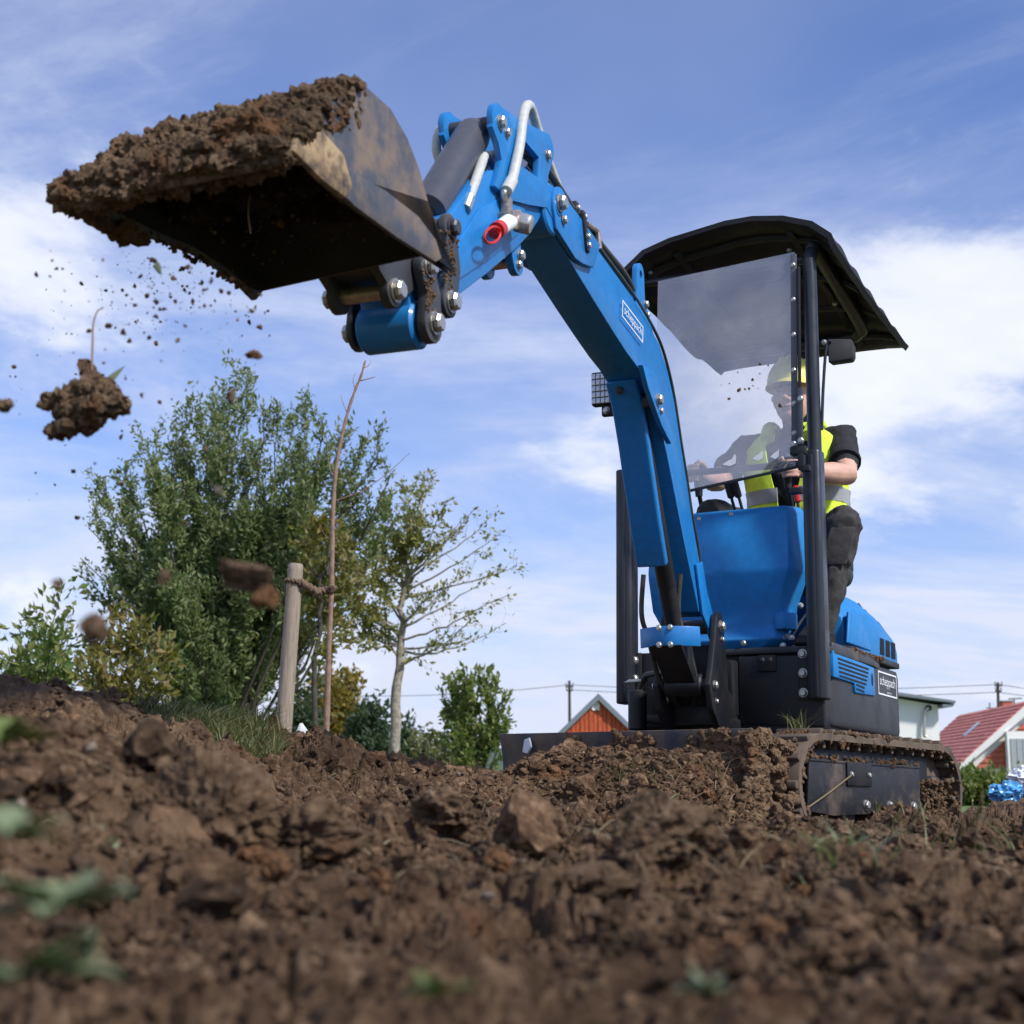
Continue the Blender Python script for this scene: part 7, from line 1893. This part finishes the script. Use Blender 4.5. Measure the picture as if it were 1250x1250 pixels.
o = blob_mesh(bl_items, 0.006, UF, ROOT[:], "blade_mud", 91, 0.25); o.data.materials.clear(); o.data.materials.append(M['mud']); o.parent = EX; o['kind'] = 'stuff'
crust("step_mud", [(0.425 + gd.uniform(-.008, .010), gd.uniform(-0.20, 0.22), 0.712 + gd.uniform(-.006, .008)) for k in range(150)], 0.003, 0.010, 34, 'ochre_clod', HF)
crust("coupler_mud", [(gd.choice([0.113, 0.108]), -2.325 + gd.normal(0, .016), gd.uniform(0.53, 0.70)) for k in range(150)] + [(0.119, -2.45 + gd.normal(0, .014), gd.uniform(0.45, 0.57)) for k in range(90)], 0.0025, 0.0075, 35, 'mud', BF)
# ---------------------------------------------------------------- plants on the soil, straw, grass mound, bags
def strands(name, roots, ln, w, mat, label, cat, seed, lean=0.5, kind='stuff', bend=0.6, nseg=4, parent=None):
    g_ = np.random.default_rng(seed); P = np.array(roots, float); n = len(P)
    a = g_.uniform(0, 2 * math.pi, n); le = ln * (0.45 + 0.8 * g_.random(n)); t = np.linspace(0, 1, nseg + 1)
    D = np.stack([np.cos(a), np.sin(a), 0 * a], 1); k = (lean * (0.3 + g_.random(n)))
    c = P[:, None, :] + le[:, None, None] * (t[None, :, None] * np.array([0, 0, 1]) * (1 - bend * 0.5 * k[:, None, None] * t[None, :, None]) + D[:, None, :] * (k[:, None] * t[None, :] ** 1.5)[:, :, None])
    sd = np.stack([-np.sin(a), np.cos(a), 0 * a], 1) + g_.normal(scale=.4, size=(n, 3)); sd /= np.linalg.norm(sd, axis=1)[:, None]
    ww = w * (1 - t ** 1.7) + 0.0002
    Lf = c - sd[:, None, :] * ww[None, :, None]; Rt = c + sd[:, None, :] * ww[None, :, None]
    V = np.stack([Lf, Rt], 2).reshape(-1, 3); m = (nseg + 1) * 2
    F = np.concatenate([(np.arange(n) * m)[:, None] + np.array([2 * j, 2 * j + 1, 2 * j + 3, 2 * j + 2]) for j in range(nseg)])
    org = P.mean(0)
    o = link(name, fast_mesh(name, V - org, F), M[mat], parent, org)
    return tag(o, label, cat, kind=kind)
# turf-covered mound at the left
rt = []
for k in range(6500):
    px = gd.uniform(165, 345); Y = gd.uniform(4.0, 5.2); p = at(px, 900, Y); x, y = p.x, Y
    if abs((px - 255) / 95) ** 2 + ((Y - 4.6) / 0.55) ** 2 > 1.0 + 0.3 * gd.normal(): continue
    rt.append((x, y))
rt = np.array(rt); rz_ = soil_height(rt[:, 0], rt[:, 1])
strands("turf", np.column_stack([rt, rz_ - 0.005]), 0.07, 0.0021, 'grass', 'cut turf with rough grass lying on the mound left of the stake', 'turf', 41, 0.9)
# sparse tufts and straw in the soil
rs, rl = [], []
for k in range(2000):
    r = math.exp(gd.uniform(math.log(1.5), math.log(6.2))); a = R(gd.uniform(-23, 23)); x, y = r * math.sin(a), r * math.cos(a)
    if in_machine(x, y): continue
    rs.append((x, y))
rs = np.array(rs); rz_ = soil_height(rs[:, 0], rs[:, 1])
strands("straw", np.column_stack([rs, rz_]), 0.045, 0.0008, 'straw', 'dry straw and root threads scattered in the turned soil', 'straw', 42, 2.2, bend=1.4)
def tuft(px, py, n, ln, w, mat, lab, seed, spread=0.03, lean=0.6):
    p = on_soil(px, py); g_ = np.random.default_rng(seed); q = np.array([[p.x, p.y]]) + g_.normal(scale=spread, size=(n, 2))
    z = soil_height(q[:, 0], q[:, 1])
    return strands("grass_tuft", np.column_stack([q, z - 0.004]), ln, w, mat, lab, 'grass tuft', seed, lean, kind='stuff' if n < 12 or seed in (55, 57, 58, 61, 62, 63, 64, 65, 66, 67, 68) else 'thing')
tuft(1072, 992, 16, 0.085, 0.0022, 'grass', 'grass tuft standing in front of the track cover plate', 51, 0.012, 0.5)
tuft(1032, 1072, 60, 0.055, 0.0022, 'weed', 'grass growing on the dark clod at lower right', 52, 0.022, 0.9)
tuft(795, 1005, 40, 0.06, 0.003, 'weed', 'green weeds in the soil just below the blade', 53, 0.035, 0.8)
tuft(890, 1000, 40, 0.10, 0.0018, 'straw', 'pale dry grass tuft beside the track front', 54, 0.05, 1.3)
tuft(1195, 1020, 70, 0.075, 0.0018, 'grass', 'rough grass on the right-hand mound', 55, 0.07, 0.8)
tuft(560, 985, 20, 0.04, 0.002, 'grass', 'thin grass below the blade\'s left end', 56, 0.03, 1.2)
tuft(770, 950, 40, 0.07, 0.0016, 'grass', 'roots and grass sticking out of the earth piled on the blade', 57, 0.05, 1.1)
tuft(130, 1035, 16, 0.02, 0.003, 'weed', 'tiny green weed on the left soil slope', 58, 0.008, 1.0)
tuft(1015, 1000, 10, 0.12, 0.0012, 'straw', 'single dry stalks leaning on the track cover plate', 60, 0.05, 0.9)
for (px, py, n, ln, w, mt, lab, sd, sp, le) in (
        (600, 1012, 30, 0.07, 0.0012, 'straw', 'dry grass clump left of the weeds below the blade', 61, 0.05, 1.5),
        (700, 1030, 26, 0.06, 0.0012, 'straw', 'flattened dry straw clump in the middle of the open ground', 62, 0.05, 2.0),
        (1110, 1010, 34, 0.06, 0.0014, 'grass', 'grass clump under the rear end of the right track', 63, 0.04, 0.9),
        (430, 955, 24, 0.05, 0.0013, 'grass', 'short grass clump on the slope right of the stake', 64, 0.04, 1.2),
        (840, 965, 34, 0.09, 0.0013, 'straw', 'pale straw clump on the heap before the right half of the blade', 65, 0.05, 1.3),
        (945, 1040, 24, 0.05, 0.0013, 'straw', 'dry straw clump in front of the grassy dark clod', 66, 0.04, 1.8),
        (480, 1050, 22, 0.04, 0.0012, 'straw', 'dry root clump right of the broad pale lump', 67, 0.04, 1.8),
        (150, 940, 22, 0.04, 0.0013, 'straw', 'dry root clump high on the left bank', 68, 0.04, 1.8)):
    tuft(px, py, n, ln, w, mt, lab, sd, sp, le)
p = UF @ Vector((0.37, -0.42, 0.352))
gq = np.random.default_rng(59).normal(scale=0.022, size=(60, 3)) * np.array([1, 1, 0.1]) + np.array(p)
strands("grass_tuft", gq, 0.075, 0.0016, 'grass', 'dry grass tuft caught on top of the track', 'grass tuft', 59, 0.9, kind='thing')
# stalk on the right mound
p = on_soil(1207, 1055)
k_ = p.y * 0.19
q = smooth_path([p, p + Vector((-.02, 0, .07)) * k_, p + Vector((-.035, 0, .10)) * k_, p + Vector((-.012, 0, .16)) * k_, p + Vector((-.010, 0, .24)) * k_], 5)
mb = MB(); mb.tube([v - p for v in q], 0.0022 * k_, 6); o = mb.build("stalk", M['straw'], None, None); o.location = p; tag(o, 'tall bent dry stalk on the mound at right', 'stalk')
q = [UF @ Vector((0.50, -0.60, 0.085)), UF @ Vector((0.505, -0.45, 0.14)), UF @ Vector((0.508, -0.30, 0.20))]
mb = MB(); mb.tube([v - q[0] for v in q], 0.003, 6); o = mb.build("stalk", M['straw'], None, None); o.location = q[0]; tag(o, 'straight dry stalk leaning against the track cover plate', 'stalk')
# broad-leaved weeds close to the camera at the left, and two blurred sprigs in front
def weed(px, py, Y, s, seed, lab, nl=9, mat='weed', flat=0.5):
    s = s * 1.25; p = at(px, py, Y); g_ = np.random.default_rng(seed)
    T = empty("weed", p, lab, 'weed')
    for k in range(nl):
        a = g_.uniform(0, 2 * math.pi); el = g_.uniform(0.0, 1.2) * (1 - flat) + 0.20
        d = Vector((math.cos(a) * math.cos(el), math.sin(a) * math.cos(el) * 0.6, math.sin(el))); ln = s * g_.uniform(0.6, 1.25)
        up = Vector((0, 0, 1)); sd_ = d.cross(up).normalized(); w = ln * g_.uniform(0.20, 0.32)
        mb = MB(); rings = []
        for i in range(9):
            t = i / 8; c = d * ln * t + up * (-0.35 * ln * t * t + 0.04 * ln * math.sin(t * 9)); ww = w * math.sin(math.pi * min(1, 0.06 + t * 0.94)) ** 0.8 + 0.0006
            th = up * 0.0006
            rings.append([c - sd_ * ww + up * ww * 0.35, c + th, c + sd_ * ww + up * ww * 0.35, c - th])
        mb.loft(rings); mb.build("leaf", M[mat], T, None)
    return T
weed(70, 1115, 0.60, 0.031, 1, 'blurred broad-leaved weed close to the camera at lower left', 10)
weed(10, 1025, 0.62, 0.028, 2, 'blurred pale weed at the left edge below the bright leaves', 8)
weed(6, 910, 0.95, 0.028, 3, 'bright yellow-green leaves at the far left edge', 7, 'leaf_green', 0.1)
weed(535, 1222, 0.62, 0.013, 4, 'blurred green sprig at the bottom centre', 8, 'leaf_green', 0.2)
weed(865, 1215, 0.66, 0.012, 5, 'blurred green sprig at the bottom right of centre', 7, 'weed', 0.3)
weed(20, 1200, 0.55, 0.028, 6, 'blurred dull weed in the bottom left corner', 8)
# crumpled plastic bags on the right mound
M['bag_blue'] = plain('blue_plastic_bag', (0.10, 0.36, 0.68), 0.3, var=0.35, scale=26)
M['bag_white'] = plain('white_plastic_bag', (0.66, 0.70, 0.76), 0.3, var=0.12, scale=26)
def bag(px, py, Y, s, mat, seed, lab):
    V, Fc = ICO[4]; p = at(px, py, Y)
    n = np.abs(vnoise(V * 2.1 + seed, seed)) * 0.55 + np.abs(vnoise(V * 4.7, seed + 1)) * 0.35 + np.abs(vnoise(V * 9, seed + 2)) * 0.15
    P = V * (1.05 - n)[:, None] * np.array([1.2, 0.9, 0.85]) * s
    o = link("plastic_bag", fast_mesh("plastic_bag", P, Fc, smooth=False), M[mat], None, p); tag(o, lab, 'plastic bag')
bag(1228, 968, 7.6, 0.085, 'bag_blue', 3, 'crumpled blue plastic bag on the right-hand mound')
bag(1256, 952, 7.9, 0.10, 'bag_white', 8, 'crumpled white plastic bag at the right edge behind the blue bag')
